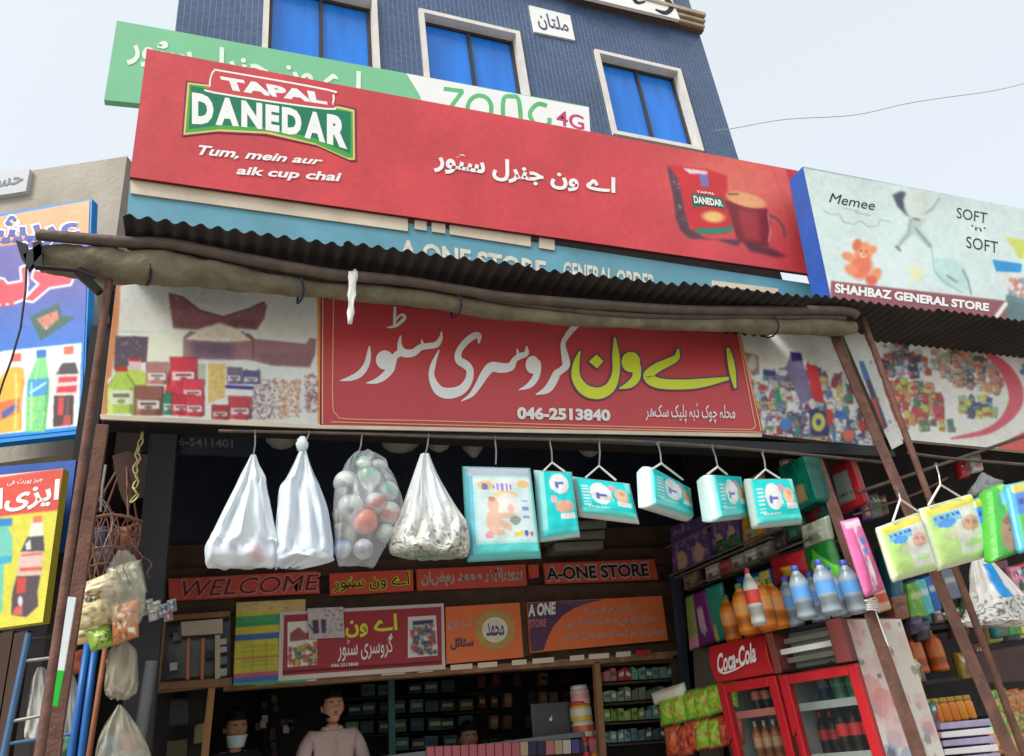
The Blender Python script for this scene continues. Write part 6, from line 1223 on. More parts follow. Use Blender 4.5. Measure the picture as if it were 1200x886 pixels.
for i, (x, y, c) in enumerate(((838, 636, (30, 90, 50)), (852, 630, (40, 100, 56)), (872, 622, (150, 140, 120)), (896, 612, (110, 110, 110)), (906, 632, (60, 50, 60)))):
    sp(['dark green packet', 'second dark green packet', 'beige packet', 'grey packet', 'dark plum packet'][i]+' in the gap between the two side shelves', [(x, y-2), (x+13, y-8), (x+15, y+8), (x+2, y+14)], fn_generic(c, tuple(min(255, k+30) for k in c), (120, 100, 80), i+3), c, d=0.06, n=8, seed=i+9)

# ------------------------------------------------------------------ fridges
FRED = M('fridge_red_enamel', (196, 40, 48), 0.3, 0.06, 3, dirt=0.12); FGREY = M('fridge_liner', (172, 184, 176), 0.45, 0.05, dirt=0.1); GLS = M('fridge_glass', (70, 84, 84), 0.06, 0.02, alpha=0.10); BRD = M('maroon_plastic', (136, 70, 64), 0.45, 0.12, dirt=0.2)
def lb(q, x0, x1, y0, y1, z0, z1, m, col=None): return q.box(((x0+x1)/2, (y0+y1)/2, (z0+z1)/2), (abs(x1-x0), abs(y1-y0), abs(z1-z0)), m, col=col)
def fridge(label, far, near, ztop, hh, zdoor, kind):
    far, near = Vector(far), Vector(near); d = near-far; w = d.length; rz = math.atan2(d.y, d.x); t = thing('drinks_fridge', label, 'fridge', ((far.x+near.x)/2, (far.y+near.y)/2, 0.14), None, rz); H = ztop-0.14; D = 0.62 if kind else 0.42; zd = zdoor-0.14
    q = MB(); lb(q, -w/2, w/2, D-0.03, D, 0.05, H-0.02, FRED); lb(q, -w/2, w/2, 0.02, D-0.031, 0.05, 0.3, FRED); q.build('back', t, local=True)
    q = MB(); lb(q, -w/2, -w/2+0.03, 0.021, D-0.031, 0.3, zd-0.001, FGREY); lb(q, w/2-0.03, w/2, 0.021, D-0.031, 0.3, zd-0.001, FGREY); lb(q, -w/2+0.031, w/2-0.031, D-0.06, D-0.032, 0.3, zd-0.001, FGREY); q.build('liner', t, local=True)
    q = MB(); f = 0.06
    for a in ((-w/2, -w/2+f, 0.3, zd), (w/2-f, w/2, 0.3, zd), (-w/2+f, w/2-f, zd-f, zd), (-w/2+f, w/2-f, 0.3, 0.3+f)): lb(q, a[0], a[1], -0.035, 0.018, a[2], a[3]-0.004, FRED)
    dr = q.build('door', t, local=True, bevel=0.006)
    q = MB(); lb(q, -w/2+f+0.001, w/2-f-0.001, -0.01, -0.004, 0.3+f, zd-f-0.004, GLS); q.build('pane', dr, local=True)
    q = MB(); q.tube([(-w/2+0.028, -0.035, 0.95), (-w/2+0.028, -0.07, 0.98), (-w/2+0.028, -0.07, 1.25), (-w/2+0.028, -0.035, 1.28)], 0.008, BLACK, 8); q.build('handle', dr, local=True)
    for z in (0.55, 0.85, 1.13, 1.4):
        if z < zd-0.15: q = MB(); lb(q, -w/2+0.035, w/2-0.035, 0.03, D-0.07, z, z+0.008, STEEL); lb(q, -w/2+0.035, w/2-0.035, 0.022, 0.029, z-0.012, z+0.03, M('shelf_lip_pink', (206, 130, 120), 0.5) if not kind else FGREY); q.build('shelf', t, local=True)
    if not kind:
        q = MB(); N = 10; vs = []
        for i in range(N+1): 
            a = i/N; z = zd+0.008+(H-zd-0.01)*a; y = -0.05*math.sin(math.pi*(0.15+0.75*a))-0.005
            vs += [(-w/2, y, z), (w/2, y, z), (w/2, D, z), (-w/2, D, z)]
        q.add(vs, [(4*i+j, 4*i+(j+1) % 4, 4*i+4+(j+1) % 4, 4*i+4+j) for i in range(N) for j in range(4)]+[(3, 2, 1, 0), (4*N, 4*N+1, 4*N+2, 4*N+3)], FRED); hd = q.build('header', t, local=True, bevel=0.006)
        zc0 = (zd+H)/2; S = lambda x, y, off=0: Vector((x, -0.062-off, zc0-y)); q = MB(); reset(0); text(q, S, 'Coca-Cola', [(-w*0.36, -0.055), (w*0.34, -0.085), (w*0.34, 0.03), (-w*0.36, 0.06)], WHITE, 0.03, shear=0.10); ribbon(q, S, [(-w*0.36, 0.02, 0.006), (-w*0.3, 0.06, 0.012), (-w*0.1, 0.055, 0.010), (w*0.1, 0.035, 0.004)], WHITE, wmin=0.001); q.build('lettering', hd, local=True)
    else:
        q = MB(); lb(q, -w/2, -w/2+0.05, -0.06, D, zd+0.008, H, BRD); lb(q, w/2-0.10, w/2, -0.06, D, zd+0.008, H, BRD); lb(q, -w/2+0.05, w/2-0.10, 0.10, D, zd+0.008, H, FGREY); lb(q, -w/2+0.05, w/2-0.1, -0.05, 0.1, H-0.015, H, BLACK); lb(q, -w/2+0.05, w/2-0.1, -0.055, 0.1, zd+0.008, zd+0.02, BLACK); hd = q.build('header', t, local=True, bevel=0.012)
        for z, m, y in ((H-0.055, M('louvre_grey', (150, 152, 140), 0.5, 0.1, dirt=0.2), 0.04), (H-0.115, WHITE, -0.02), (H-0.165, MATS['louvre_grey'], 0.03)): q = MB(); lb(q, -w/2+0.051, w/2-0.101, y, y+0.05, z-0.018, z+0.012, m); q.build('louvre', hd, local=True)
    return t, w, H, D, zd
F1 = [FZ(1.98).S(834, 757), FZ(1.98).S(900, 743)]; F2 = [FZ(1.98).S(903, 742.5), FZ(1.98).S(991, 724)]
print('fridge', F1, F2)
zdoor1 = 1.55+ray(848, 801).z/ray(848, 801).y*F1[0].y; zdoor2 = 1.55+ray(913, 791).z/ray(913, 791).y*F2[0].y
f1 = fridge('narrow red drinks fridge with white script on its curved header, left of the pair', F1[0].xy.to_3d(), F1[1].xy.to_3d(), 1.98, 0.2, zdoor1, 0)
f2 = fridge('wider red drinks fridge with grey louvred header and patterned side, next to the brown post', F2[0].xy.to_3d(), F2[1].xy.to_3d(), 1.98, 0.25, zdoor2, 1)
# patterned sticker on the near side of the second fridge
w_, H_, D_, zd_ = f2[1:]; q = MB(); nu, nv = 40, 140; vs = []; cs = []; rs = random.Random(8); blobs = [(rs.random(), rs.random(), rs.uniform(.02, .09), rs.choice([(220, 150, 146), (232, 200, 196), (120, 130, 120), (150, 170, 200), (226, 190, 186), (90, 90, 96)])) for _ in range(90)]
for i in range(nv+1):
    for j in range(nu+1):
        u, v = j/nu, i/nv; c = np.array((228, 220, 210.))
        for bx, by, br, bc in blobs:
            dd = math.hypot((u-bx)*0.4, (v-by)*1.9)
            rr = br*(0.35 if sum(bc) < 400 else 1)
            if dd < rr: c = c*0.35+np.array(bc)*0.65
        vs.append((w_/2+0.002, 0.0+u*D_, 0.06+v*(H_-0.07))); cs.append(tuple(tocol(c)))
q.add(vs, [(i*(nu+1)+j, i*(nu+1)+j+1, (i+1)*(nu+1)+j+1, (i+1)*(nu+1)+j) for i in range(nv) for j in range(nu)], LABEL, cs); q.build('patterned_side', f2[0], local=True)

def bottle(label, base, h, r, body, lab, cap, group=None, neckc=None, name='drink_bottle', rib_shade=True):
    def f(z, th):
        k = z/h
        c = lab if .38 < k < .62 else body
        if rib_shade and not (.36 < k < .64): c = tuple(x*(0.72 if math.sin(k*70) > 0.2 else 1.0) for x in c)  # ribs are colour only: darker bands paint in their shade
        if k > .8 and neckc: c = neckc
        if .42 < k < .5 and .38 < k < .62: c = tuple(min(255, int(x*0.8+40)) for x in lab)
        return tuple(tocol(np.array(c, float)))
    prof = [(r*.8, 0), (r*.97, h*.02), (r, h*.08), (r*.93, h*.2), (r, h*.3), (r, h*.37), (r, h*.385), (r, h*.615), (r, h*.63), (r*.98, h*.7), (r*.7, h*.82), (r*.36, h*.9), (r*.33, h*.94)]
    return lathe_thing(name, label, 'bottle', base, prof, f, group, n=16, capz=h*.93, capcol=cap)
Pt1, Pt2 = FZ(1.985), FZ(1.985)
ob = None
for i, (x, y) in enumerate(((851, 753), (873, 748), (893, 742), (904, 738), (862, 744), (884, 738))):
    p = (Pt1 if x < 900 else Pt1).S(x, y)+Vector((0.07 if i < 4 else 0.1, 0, 0)); lab = 'orange drink bottle on the narrow red fridge, '+['far left in front', 'second in front', 'third in front', 'far right in front', 'left in the back row', 'right in the back row'][i]
    if ob is None: ob = bottle(lab, p, 0.29, 0.058, (232, 130, 30), (226, 160, 90), (70, 120, 70), 'orange bottles on the fridge')
    else: dup(ob, p, rg.uniform(0, 6), lab)
wb = None
for i, (x, y) in enumerate(((921, 736), (951, 731), (974, 725), (993, 720), (934, 727), (963, 721))):
    p = Pt2.S(x, y)+Vector((0.08, 0, 0)); lab = 'clear blue label water bottle on the wider fridge, '+['far left in front', 'second in front', 'third in front', 'far right in front', 'left in the back row', 'right in the back row'][i]
    if wb is None: wb = bottle(lab, p, 0.29, 0.055, (150, 166, 178), (96, 158, 220), (60, 90, 190), 'water bottles on the fridge')
    else: dup(wb, p, rg.uniform(0, 6), lab)
bottle('red capped bottle behind the orange bottles on the narrow fridge', Pt1.S(852, 736)+Vector((0.22, 0, 0)), 0.31, 0.042, (190, 190, 180), (200, 60, 50), (170, 30, 36))
# bottles inside the fridges
def inside(f, x, z, h, r, body, lab, cap, label, group, y=0.12):
    t, w, H, D, zd = f; p = t.matrix_basis @ Vector((x, y, z)); p = Matrix.Rotation(t.rotation_euler.z, 4, 'Z') @ Vector((x, y, z)) + t.location; return bottle(label, p, h, r, body, lab, cap, group)
for i in range(4): inside(f1, -0.06+i*0.075, 1.408, 0.2, 0.032, (50, 26, 24), (206, 120, 110), (200, 60, 60), ORD[i]+' small cola bottle from the left on the top shelf inside the narrow fridge', 'cola bottles in the narrow fridge')
for i in range(5): inside(f1, -0.12+i*0.07, 1.138, 0.21, 0.03, (190, 120, 70), (200, 170, 130), (200, 200, 190), ORD[i]+' brown juice bottle from the left on the lower shelf inside the narrow fridge', 'juice bottles in the narrow fridge')
for i in range(3): inside(f2, 0.03+i*0.085, 1.408, 0.27, 0.038, (80, 170, 130), (50, 130, 90), (50, 120, 210), ORD[i]+' green drink bottle from the left on the top shelf inside the wide fridge', 'green bottles in the wide fridge')
for i in range(4): inside(f2, -0.02+i*0.08, 1.138, 0.26, 0.037, (46, 24, 24), (200, 50, 56), (40, 30, 30), ORD[i]+' large cola bottle from the left on the second shelf inside the wide fridge', 'cola bottles in the wide fridge')
for i in range(4): inside(f2, -0.02+i*0.08, 0.858, 0.26, 0.037, (230, 130, 40), (226, 200, 190), (220, 120, 40), ORD[i]+' orange bottle from the left on the third shelf inside the wide fridge', 'orange bottles in the wide fridge')
# snack strips between case and fridge
PS = AZ(815, 835, 4.75, -70); rg = random.Random(33)
def fsn(cols, seed):
    def f(u, v): n = noise.noise(Vector((u*5+seed, v*5, seed*2))); return cols[0] if n < -.1 else cols[1] if n < .25 else cols[2]
    return f
sp('white roll lying above the bright green snack strip', [(763, 814), (798, 803), (801, 814), (766, 824)], lambda u, v: (222, 224, 206), (200, 202, 186), P=PS, d=0.05, name='white_roll', cat='roll', n=8, bulge=0.02)
GC = [(120, 190, 50), (170, 210, 70), (200, 120, 60)]; RC = [(190, 60, 46), (210, 110, 60), (120, 50, 50)]
for i in range(6):
    x = 772+i*14; y = 821-0.28*(x-772)*0.9+rg.uniform(-3, 3); x += rg.uniform(-2, 2); sp(ORD[i]+' bright green snack packet from the left in the strip beside the narrow fridge', [(x, y), (x+14, y-4), (x+17, y+22), (x+3, y+26)], fsn(GC, i), (90, 150, 50), P=PS, d=0.03, n=8, bulge=0.032, seed=i*2, group='green snack packets')
for i in range(7):
    x = 780+i*12; y = 856-0.2*(x-780)+rg.uniform(-3, 3); x += rg.uniform(-2, 2); g_ = i in (3, 4); sp(ORD[i]+(' packet from the left in the lower hanging strip, lime green' if g_ else ' packet from the left in the lower hanging strip, red and orange'), [(x, y), (x+13, y-3), (x+15, y+24), (x+3, y+27)], fsn(GC if g_ else RC, i+20), (150, 60, 50), P=PS, d=0.03, n=8, bulge=0.032, seed=i*2+7, group='lime snack packets' if g_ else 'red snack packets')
panel(FX(3.5), [(812, 762), (836, 757), (845, 900), (820, 900)], 0.03, M('grey_board', (120, 114, 100), 0.8, dirt=0.3), 'upright', sw_)

# ================================================================== NEIGHBOUR SHOP ON THE RIGHT
ns = thing('neighbour_shop', 'open fronted neighbour shop with dark interior at the right edge', 'shop', (6.5, 5.2, 0.14))
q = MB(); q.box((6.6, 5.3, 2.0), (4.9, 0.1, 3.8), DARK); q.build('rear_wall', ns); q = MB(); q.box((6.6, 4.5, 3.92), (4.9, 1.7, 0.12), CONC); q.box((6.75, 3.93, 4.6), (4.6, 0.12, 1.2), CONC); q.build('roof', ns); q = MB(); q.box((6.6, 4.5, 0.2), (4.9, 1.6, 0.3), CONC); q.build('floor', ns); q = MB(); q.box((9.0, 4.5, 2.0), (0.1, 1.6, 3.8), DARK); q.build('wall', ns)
PN = FY(4.3); nsh = thing('neighbour_shelves', 'shelves of the neighbour shop behind the right posts', 'shelf', PN.S(1120, 760))
for y in (732, 795, 848): panel(FY(4.25), [(1058, y+6), (1230, y-16), (1230, y-11), (1058, y+11)], 0.5, DARK, 'shelf_board', nsh)
panel(FY(4.2), [(1143, 764), (1230, 751), (1235, 796), (1154, 802)], 0.04, M('dark_brown_tray', (76, 48, 46), 0.5, 0.2), 'tray_panel', nsh, bevel=0.01)
PNf = FY(4.2)
for lab, quad, c1, c2, nm in (('green carton below the wipes packs at the right', [(1062, 684), (1078, 680), (1088, 722), (1068, 727)], (120, 180, 70), (200, 220, 150), 0), ('teal and white carton right of the green carton', [(1072, 680), (1084, 677), (1096, 718), (1086, 721)], (90, 200, 205), (226, 236, 232), 0), ('blue carton with white trim right of the teal carton', [(1082, 676), (1094, 673), (1104, 714), (1095, 717)], (30, 100, 180), (180, 210, 230), 0), ('grey blue packet between the two right posts', [(1102, 668), (1122, 664), (1128, 700), (1108, 704)], (120, 130, 150), (190, 190, 190), 0), ('dark teal packet with orange blot beside the pink pouch', [(1036, 640), (1052, 636), (1060, 698), (1046, 702)], (40, 100, 120), (70, 130, 170), 0), ('brown packet below the dark teal packet', [(1044, 700), (1062, 696), (1066, 724), (1050, 728)], (150, 96, 70), (110, 70, 60), 0), ('red and green packet at the right picture edge below the wipes', [(1180, 665), (1230, 650), (1240, 715), (1190, 722)], (196, 80, 60), (150, 180, 110), 0), ('dark red packet below the wipes packs at the right edge', [(1160, 660), (1180, 655), (1190, 690), (1172, 694)], (110, 40, 56), (140, 70, 80), 0)):
    sp(lab, quad, fn_generic(c1, c2, c1, len(lab)), c1, P=PNf, d=0.1, n=12, bulge=0.008, name='shelf_packet')
BO = None
for i, (x, y) in enumerate(((1080, 790), (1103, 787))):
    p = FY(4.28).S(x, y)
    bottle(['orange drink bottle on the neighbour shelf, left of two', 'orange drink bottle on the neighbour shelf, right of two'][i], p, 0.28, 0.062, (214, 104, 46), (200, 120, 70), (216, 196, 170), 'orange bottles on the neighbour shelf')
for i in range(6):
    x = 1092+i*9.5; p = FY(4.28).S(x, 848-1.2*i); jar_c = rg.choice([(220, 130, 50), (226, 150, 60), (190, 90, 40)])
    lathe_thing('snack_jar', ORD[i]+' amber snack jar from the left on the lower neighbour shelf', 'jar', p, [(0.03, 0), (0.034, 0.01), (0.034, 0.1), (0.028, 0.12)], lambda z, th: tuple(tocol(np.array((200, 190, 160) if .04 < z < .08 and i == 4 else jar_c, float))), 'amber jars', capz=0.12, capcol=(180, 150, 60), n=12)
for i, (x, y, c) in enumerate(((1066, 738, (70, 60, 84)), (1120, 740, (90, 60, 60)), (1160, 748, (150, 130, 80)), (1180, 745, (60, 70, 80)), (1195, 742, (180, 180, 176)), (1132, 712, (110, 130, 90)), (1075, 745, (60, 50, 70)))):
    sp('%s small packet on the top neighbour shelf' % ['plum', 'dark red', 'tan', 'slate', 'white', 'olive', 'dark violet'][i], [(x, y-16), (x+15, y-19), (x+16, y+3), (x+1, y+6)], fn_generic(c, tuple(min(255, k+40) for k in c), c, i), c, P=PNf, d=0.08, n=8, seed=i, name='shelf_packet')
rg = random.Random(5)
for i in range(9):
    x = 1164+(i % 3)*15; y = 812+(i//3)*24; c = rg.choice([(90, 170, 60), (190, 110, 60), (200, 90, 60), (60, 120, 90), (120, 180, 70)]); sp('snack packet at the lower right picture edge, %s row, %s from the left' % (LV[i//3], ORD[i % 3]), [(x, y), (x+15, y-3), (x+18, y+20), (x+3, y+23)], fsn([c, (190, 140, 80), (60, 90, 60)], i), c, P=FY(3.9), d=0.04, n=8, bulge=0.02, seed=i, name='shelf_packet', group='snacks at the lower right')
tk = thing('sheet_stack', 'stack of lilac and white shrink wrapped trays at the bottom right', 'stack', FY(3.75).S(1135, 880)); LIL = M('lilac_wrap', (168, 160, 196), 0.25, 0.15, 12, bump=0.3); WHW = M('white_wrap', (226, 222, 228), 0.25, 0.06, 12, bump=0.3)
for i in range(7): y = 846+i*10; panel(FY(3.75), [(1102+i*1.6, y+2), (1160+i*3, y-4), (1162+i*3, y+4), (1103+i*1.6, y+9)], 0.35, WHW if i % 2 else LIL, 'tray', tk, bevel=0.004)

# ================================================================== LEFT SIDE: BASKET, SNACKS, CLEAR BAGS, LADDER, PIPES
PLf = FY(3.75)
dp = thing('dark_column', 'thick dark square column behind the hanging net basket on the left', 'column', FY(4.6).S(175, 800)); a, b = FY(4.6).S(172, 600), FY(4.6).S(205, 600)
q = MB(); q.box(((a.x+b.x)/2-0.02, 4.65, 2.0), (b.x-a.x, 0.2, 3.7), M('dark_slate_paint', (60, 62, 70), 0.7, 0.2, 4, dirt=0.3)); q.build('shaft', dp)
nb = thing('net_basket', 'brown rusty wire basket hanging by cords behind the left posts', 'basket', PLf.S(138, 600)); RW = M('rusty_wire', (120, 80, 66), 0.8, 0.3, 20, dirt=0.3)
c0 = PLf.S(133, 612); u_ = pxm(133, 612, 3.75); q = MB()
prof = [(c0.z, 30*u_), (c0.z-0.07, 30*u_), (c0.z-0.14, 29*u_), (c0.z-0.21, 27*u_), (c0.z-0.28, 25*u_), (c0.z-0.34, 20*u_)]
for z, r in prof: q.tube([Vector((c0.x+r*math.cos(a), c0.y+r*0.8*math.sin(a), z+0.006*math.sin(3*a))) for a in [2*math.pi*k/20 for k in range(21)]], 0.004 if z < c0.z else 0.008, RW, 5)
for k in range(18):
    for dirn in (1, -1):
        q.tube([Vector((c0.x+r*math.cos(2*math.pi*k/18+dirn*i*0.17), c0.y+r*0.8*math.sin(2*math.pi*k/18+dirn*i*0.17), z)) for i, (z, r) in enumerate(prof)], 0.0028, RW, 4)
q.build('wire_net', nb, label=None); q = MB(); ap = PLf.S(148, 532)
for k in range(4): a = 0.6+k*math.pi/2; q.tube([ap, Vector((c0.x+30*u_*math.cos(a), c0.y+24*u_*math.sin(a), c0.z))], 0.005, RW, 5)
q.build('cord', nb); 
q = MB(); P = PLf
q.add([P.S(*p) for p in ((132, 536), (150, 530), (166, 540), (158, 570), (150, 600), (140, 575))], [(0, 1, 2, 3, 4, 5)], BRW); o = q.build('cloth_scrap', nb); o.modifiers.new('t', 'SOLIDIFY').thickness = 0.02
q = MB(); pxtube(q, FY(3.7), [(124, 545, 1.6), (120, 570, 1.6), (118, 600, 1.6)], STEEL, 6); pxtube(q, FY(3.7), [(132, 600, 2), (131, 640, 2.2)], RW, 6); q.build('side_wire', nb)
for i, (x, y, c, l) in enumerate(((118, 628, (60, 66, 90), 'dark blue'), (132, 632, (110, 80, 60), 'brown'), (146, 628, (150, 92, 70), 'orange brown'), (126, 648, (74, 76, 84), 'charcoal'), (142, 650, (96, 70, 60), 'dull red'), (154, 640, (70, 62, 60), 'dark grey'), (116, 650, (84, 70, 66), 'plum'))):
    softpack('small_packet', l+' packet inside the hanging wire basket', 'packet', [(x-6, y-10), (x+7, y-11), (x+8, y+12), (x-5, y+13)], FY(3.74), 0.04, fn_generic(c, tuple(min(255, k+25) for k in c), c, i), c, 0.01, 8, seed=i)
rg = random.Random(91)
for k in range(16):
    x, y = rg.uniform(112, 160), rg.uniform(560, 690); q = MB(); pts = [(x, y)]
    for _ in range(5): x += rg.uniform(-9, 9); y += rg.uniform(4, 16); pts.append((x, y))
    pxtube(q, FY(rg.uniform(3.58, 3.72)), catmull([(a, b, rg.choice([0.5, 0.7, 0.9])) for a, b in pts], 4), rg.choice([RW, STEEL, TARP, RUST]), 5); q.build('tangled_strand', nb)
# chain
chn = thing('hanging_chain', 'short pale yellow chain hanging from the beam beside the dark column', 'chain', FY(3.65).S(162, 505)); GC_ = M('brassy_chain', (190, 176, 120), 0.5, 0.15, metal=0.4); Pq = FY(3.65)
cpts = [(167, 505), (166, 514), (163, 523), (160, 531), (163, 539), (158, 546), (159, 555), (161, 563), (157, 572), (161, 580), (154, 588)]
for i in range(len(cpts)-1):
    A, B = Pq.S(*cpts[i]), Pq.S(*cpts[i+1]); m_ = (A+B)/2; d = (B-A)/2*1.25; s_ = Vector((0.009, 0, 0)) if i % 2 else Vector((0.003, 0.009, 0)); q = MB(); q.tube([m_+d*math.cos(a)+s_*math.sin(a) for a in [2*math.pi*k/10 for k in range(11)]], 0.0035, GC_, 5); q.build('link', chn)
# dangling snack sachets cluster
CL = [((88, 690), (132, 672), (136, 690), (94, 706), (216, 196, 150), 'long beige snack packet on top of the left snack cluster'), ((92, 708), (128, 700), (134, 726), (98, 732), (210, 190, 140), 'tan packet with pale edges in the left snack cluster'), ((90, 722), (122, 716), (124, 745), (90, 750), (226, 206, 150), 'cream packet with red print at the lower left of the snack cluster'), ((120, 690), (142, 684), (146, 720), (124, 726), (196, 180, 130), 'olive cream packet in the middle of the left snack cluster'), ((133, 712), (157, 706), (155, 742), (135, 750), (196, 128, 84), 'orange brown packet at the lower right of the left snack cluster'), ((108, 742), (126, 736), (130, 752), (112, 757), (150, 190, 80), 'lime packet at the bottom of the left snack cluster'), ((128, 668), (160, 660), (166, 690), (134, 700), (150, 150, 130), 'grey clear wrapped packet high in the left snack cluster'), ((140, 688), (166, 684), (168, 712), (144, 716), (140, 140, 120), 'dull grey packet at the right of the left snack cluster'), ((96, 700), (112, 694), (116, 712), (100, 716), (90, 86, 80), 'dark packet inside the left snack cluster')]
for i, (a, b, c, d, col, lab) in enumerate(CL):
    def f(u, v, col=col, i=i):
        n = noise.noise(Vector((u*5+i, v*5, i)))
        if lab.find('red print') > 0 and inell(u, v, .4, .45, .3, .18): return (206, 90, 80)
        if n > .3: return (230, 226, 205)
        if n < -.3: return tuple(int(k*0.62) for k in col)
        return col
    softpack('snack_packet', lab, 'packet', [a, b, c, d], AZ(125, 705, 3.62+0.02*(i % 4), (-20, 15, -8, 25)[i % 4]), 0.035, f, tuple(int(k*0.9) for k in col), 0.022, 14, seed=i*3, group='snack packets on the left')
rg = random.Random(12)
for i in range(8): x = 166+i*4.5; y = rg.uniform(703, 716); softpack('tiny_sachet', ORD[i]+' tiny sachet from the left in the row hanging left of WELCOME', 'sachet', [(x, y), (x+7, y-2), (x+8, y+9), (x+1, y+11)], FY(4.4), 0.01, fn_generic(rg.choice([(170, 170, 170), (110, 120, 140), (150, 110, 100), (190, 190, 180)]), (90, 90, 96), (200, 200, 196), i), (150, 150, 150), 0.01, 6, seed=i, group='tiny sachets left of WELCOME')
cm2 = bagmat('hazy_bag_film', (176, 170, 150), 0.62, 0.2)
t, P = bag('hazy clear bag hanging under the left snack cluster', [(752, 138, 150), (762, 128, 160), (785, 124, 162), (805, 122, 162), (815, 124, 158), (820, 130, 150)], 3.7, cm2, 0.5, 60)
t, P = bag('hazy clear bag with pink and blue goods at the bottom left corner of the recess', [(826, 138, 142), (835, 132, 150), (855, 120, 164), (880, 112, 176), (905, 110, 180), (920, 116, 172)], 3.68, cm2, 0.5, 63)
for i, (x, y, c, l) in enumerate(((130, 874, (110, 150, 170), 'teal blue'), (150, 872, (216, 140, 150), 'pink'), (142, 890, (200, 200, 200), 'white'), (160, 890, (150, 160, 170), 'grey blue'), (135, 785, (196, 180, 130), 'cream'), (150, 790, (160, 140, 110), 'tan'))):
    softpack('small_packet', l+' packet inside the '+('lower' if y > 820 else 'upper')+' hazy bag on the left', 'packet', [(x-8, y-10), (x+8, y-11), (x+9, y+10), (x-7, y+11)], FY(3.7), 0.03, fn_generic(c, tuple(min(255, k+25) for k in c), c, i), c, 0.012, 8, seed=i)
# pipes
def vpole(name, label, top, px_bot, Y, wpx, mat, cat='pole', z0=0.14):
    P = FY(Y); A = P.S(*top); B = P.S(*px_bot); B = A+(B-A)*((A.z-z0)/(A.z-B.z)); w = wpx*pxm(top[0], top[1], Y); t = thing(name, label, cat, B); q = MB(); q.tube([A.lerp(B, i/6) for i in range(7)], w/2, mat, 10); q.build('tube', t, smooth=True); return t
BP = M('blue_pipe_paint', (36, 104, 178), 0.4, 0.12, 8, dirt=0.12)
vpole('blue_pole', 'bright blue painted pole left of the hazy bags, left one of two', (103, 752), (83, 886), 4.0, 8, BP); vpole('blue_pole', 'bright blue painted pole left of the hazy bags, right one of two', (112, 752), (95, 886), 4.0, 8, BP)
vpole('wooden_pole', 'reddish brown pole between the blue poles and the hazy bags', (124, 757), (104, 886), 3.95, 6, M('red_brown_wood', (140, 84, 58), 0.6, 0.2, 12)); vpole('grey_board_post', 'narrow grey board standing between the hazy bag and the dark cabinet', (178, 775), (160, 886), 4.3, 14, M('grey_slat_paint', (110, 112, 116), 0.7, 0.15, dirt=0.3)); 
t = vpole('white_tube', 'short white tube standing by the dark cabinet edge', (175, 845), (171, 886), 5.0, 6, WHITE)
# ladder
ld = thing('blue_ladder', 'faded blue metal ladder or rack frame leaning at the lower left edge', 'ladder', FY(4.0).S(10, 880)); LBm = M('faded_blue_steel', (70, 108, 148), 0.5, 0.15, dirt=0.2); Pz = FY(4.0)
for a, b in (((34, 742), (2, 895)), ((66, 742), (42, 895))): q = MB(); A, B = Pz.S(*a), Pz.S(*b); B = A+(B-A)*((A.z-0.1)/(A.z-B.z)); q.tube([A, B], 0.014, LBm, 8); q.build('rail', ld)
for (a, b, m) in (((31, 750), (62, 746), DARK), ((28, 775), (60, 771), STEEL), ((16, 845), (52, 838), STEEL), ((8, 872), (84, 860), LBm)): q = MB(); pxtube(q, Pz, [(a[0], a[1], 2), (b[0], b[1], 2)], m, 7); q.build('rung', ld)
t, P = bag('hazy bag of pale goods standing behind the ladder on the left', [(782, 44, 52), (795, 38, 60), (820, 34, 66), (845, 30, 72), (862, 28, 74), (870, 30, 70)], 4.15, bagmat('milky_bag_film', (190, 190, 180), 0.9, 0.3), 0.5, 70)
t, P = bag('hazy bag of pale goods between the wide post and the blue poles', [(780, 76, 84), (800, 72, 90), (830, 70, 92), (855, 66, 92), (864, 68, 88)], 4.15, MATS['milky_bag_film'], 0.5, 75)
softpack('green_pack', 'green packet low behind the blue poles', 'packet', [(70, 864), (88, 860), (84, 895), (64, 898)], FY(4.1), 0.05, fn_generic((70, 120, 90), (110, 150, 120), (60, 100, 80)), (60, 100, 80), 0.01, 10)
softpack('orange_pack', 'orange packet hanging in the dark between the wide post and the blue poles', 'packet', [(82, 765), (96, 762), (96, 785), (80, 788)], FY(4.1), 0.05, fn_generic((190, 90, 60), (170, 80, 60), (200, 120, 80)), (160, 80, 60), 0.012, 10)
# ceiling lamp shades
LS = M('grey_enamel_shade', (120, 122, 112), 0.5, 0.15)
for i, (x, y, r, lab) in enumerate(((470, 524, 22, 'wide flat grey lamp shade under the ceiling behind the spotted bag'), (555, 527, 13, 'small grey cone lamp shade under the ceiling above the large diaper pack'), (330, 520, 18, 'dim grey lamp shade under the ceiling behind the knotted bag'), (692, 530, 13, 'small grey lamp shade under the ceiling above the sideways teal pack'), (515, 524, 14, 'dim grey lamp shade next to the wide flat one'))):
    P = FY(4.4); c = P.S(x, y); rr = r*pxm(x, y, 4.4); t = thing('lamp_shade', lab, 'lamp', c); q = MB(); q.lathe([(rr*0.25, -0.05 if i == 1 else -0.03), (rr*0.7, -0.01), (rr, 0.02), (rr, 0.028), (rr*0.5, 0.05), (rr*0.15, 0.07)], LS, 20); q.build('shade', t, smooth=True, local=True); q = MB(); q.tube([(0, 0, 0.07), (0, 0, 3.88-c.z)], 0.005, BLACK, 5); q.build('cord', t, local=True)
for i in range(3):
    P = FY(5.3); softpack('grey_tray', ['upper', 'middle', 'lower'][i]+' grey tray stacked behind the small teal packs above the A-ONE STORE strip', 'tray', [(645+i*2, 612+i*12), (712-i*2, 609+i*12), (712-i*2, 619+i*12), (645+i*2, 622+i*12)], P, 0.2, lambda u, v: (120, 120, 112), (96, 96, 90), 0.004, 6)
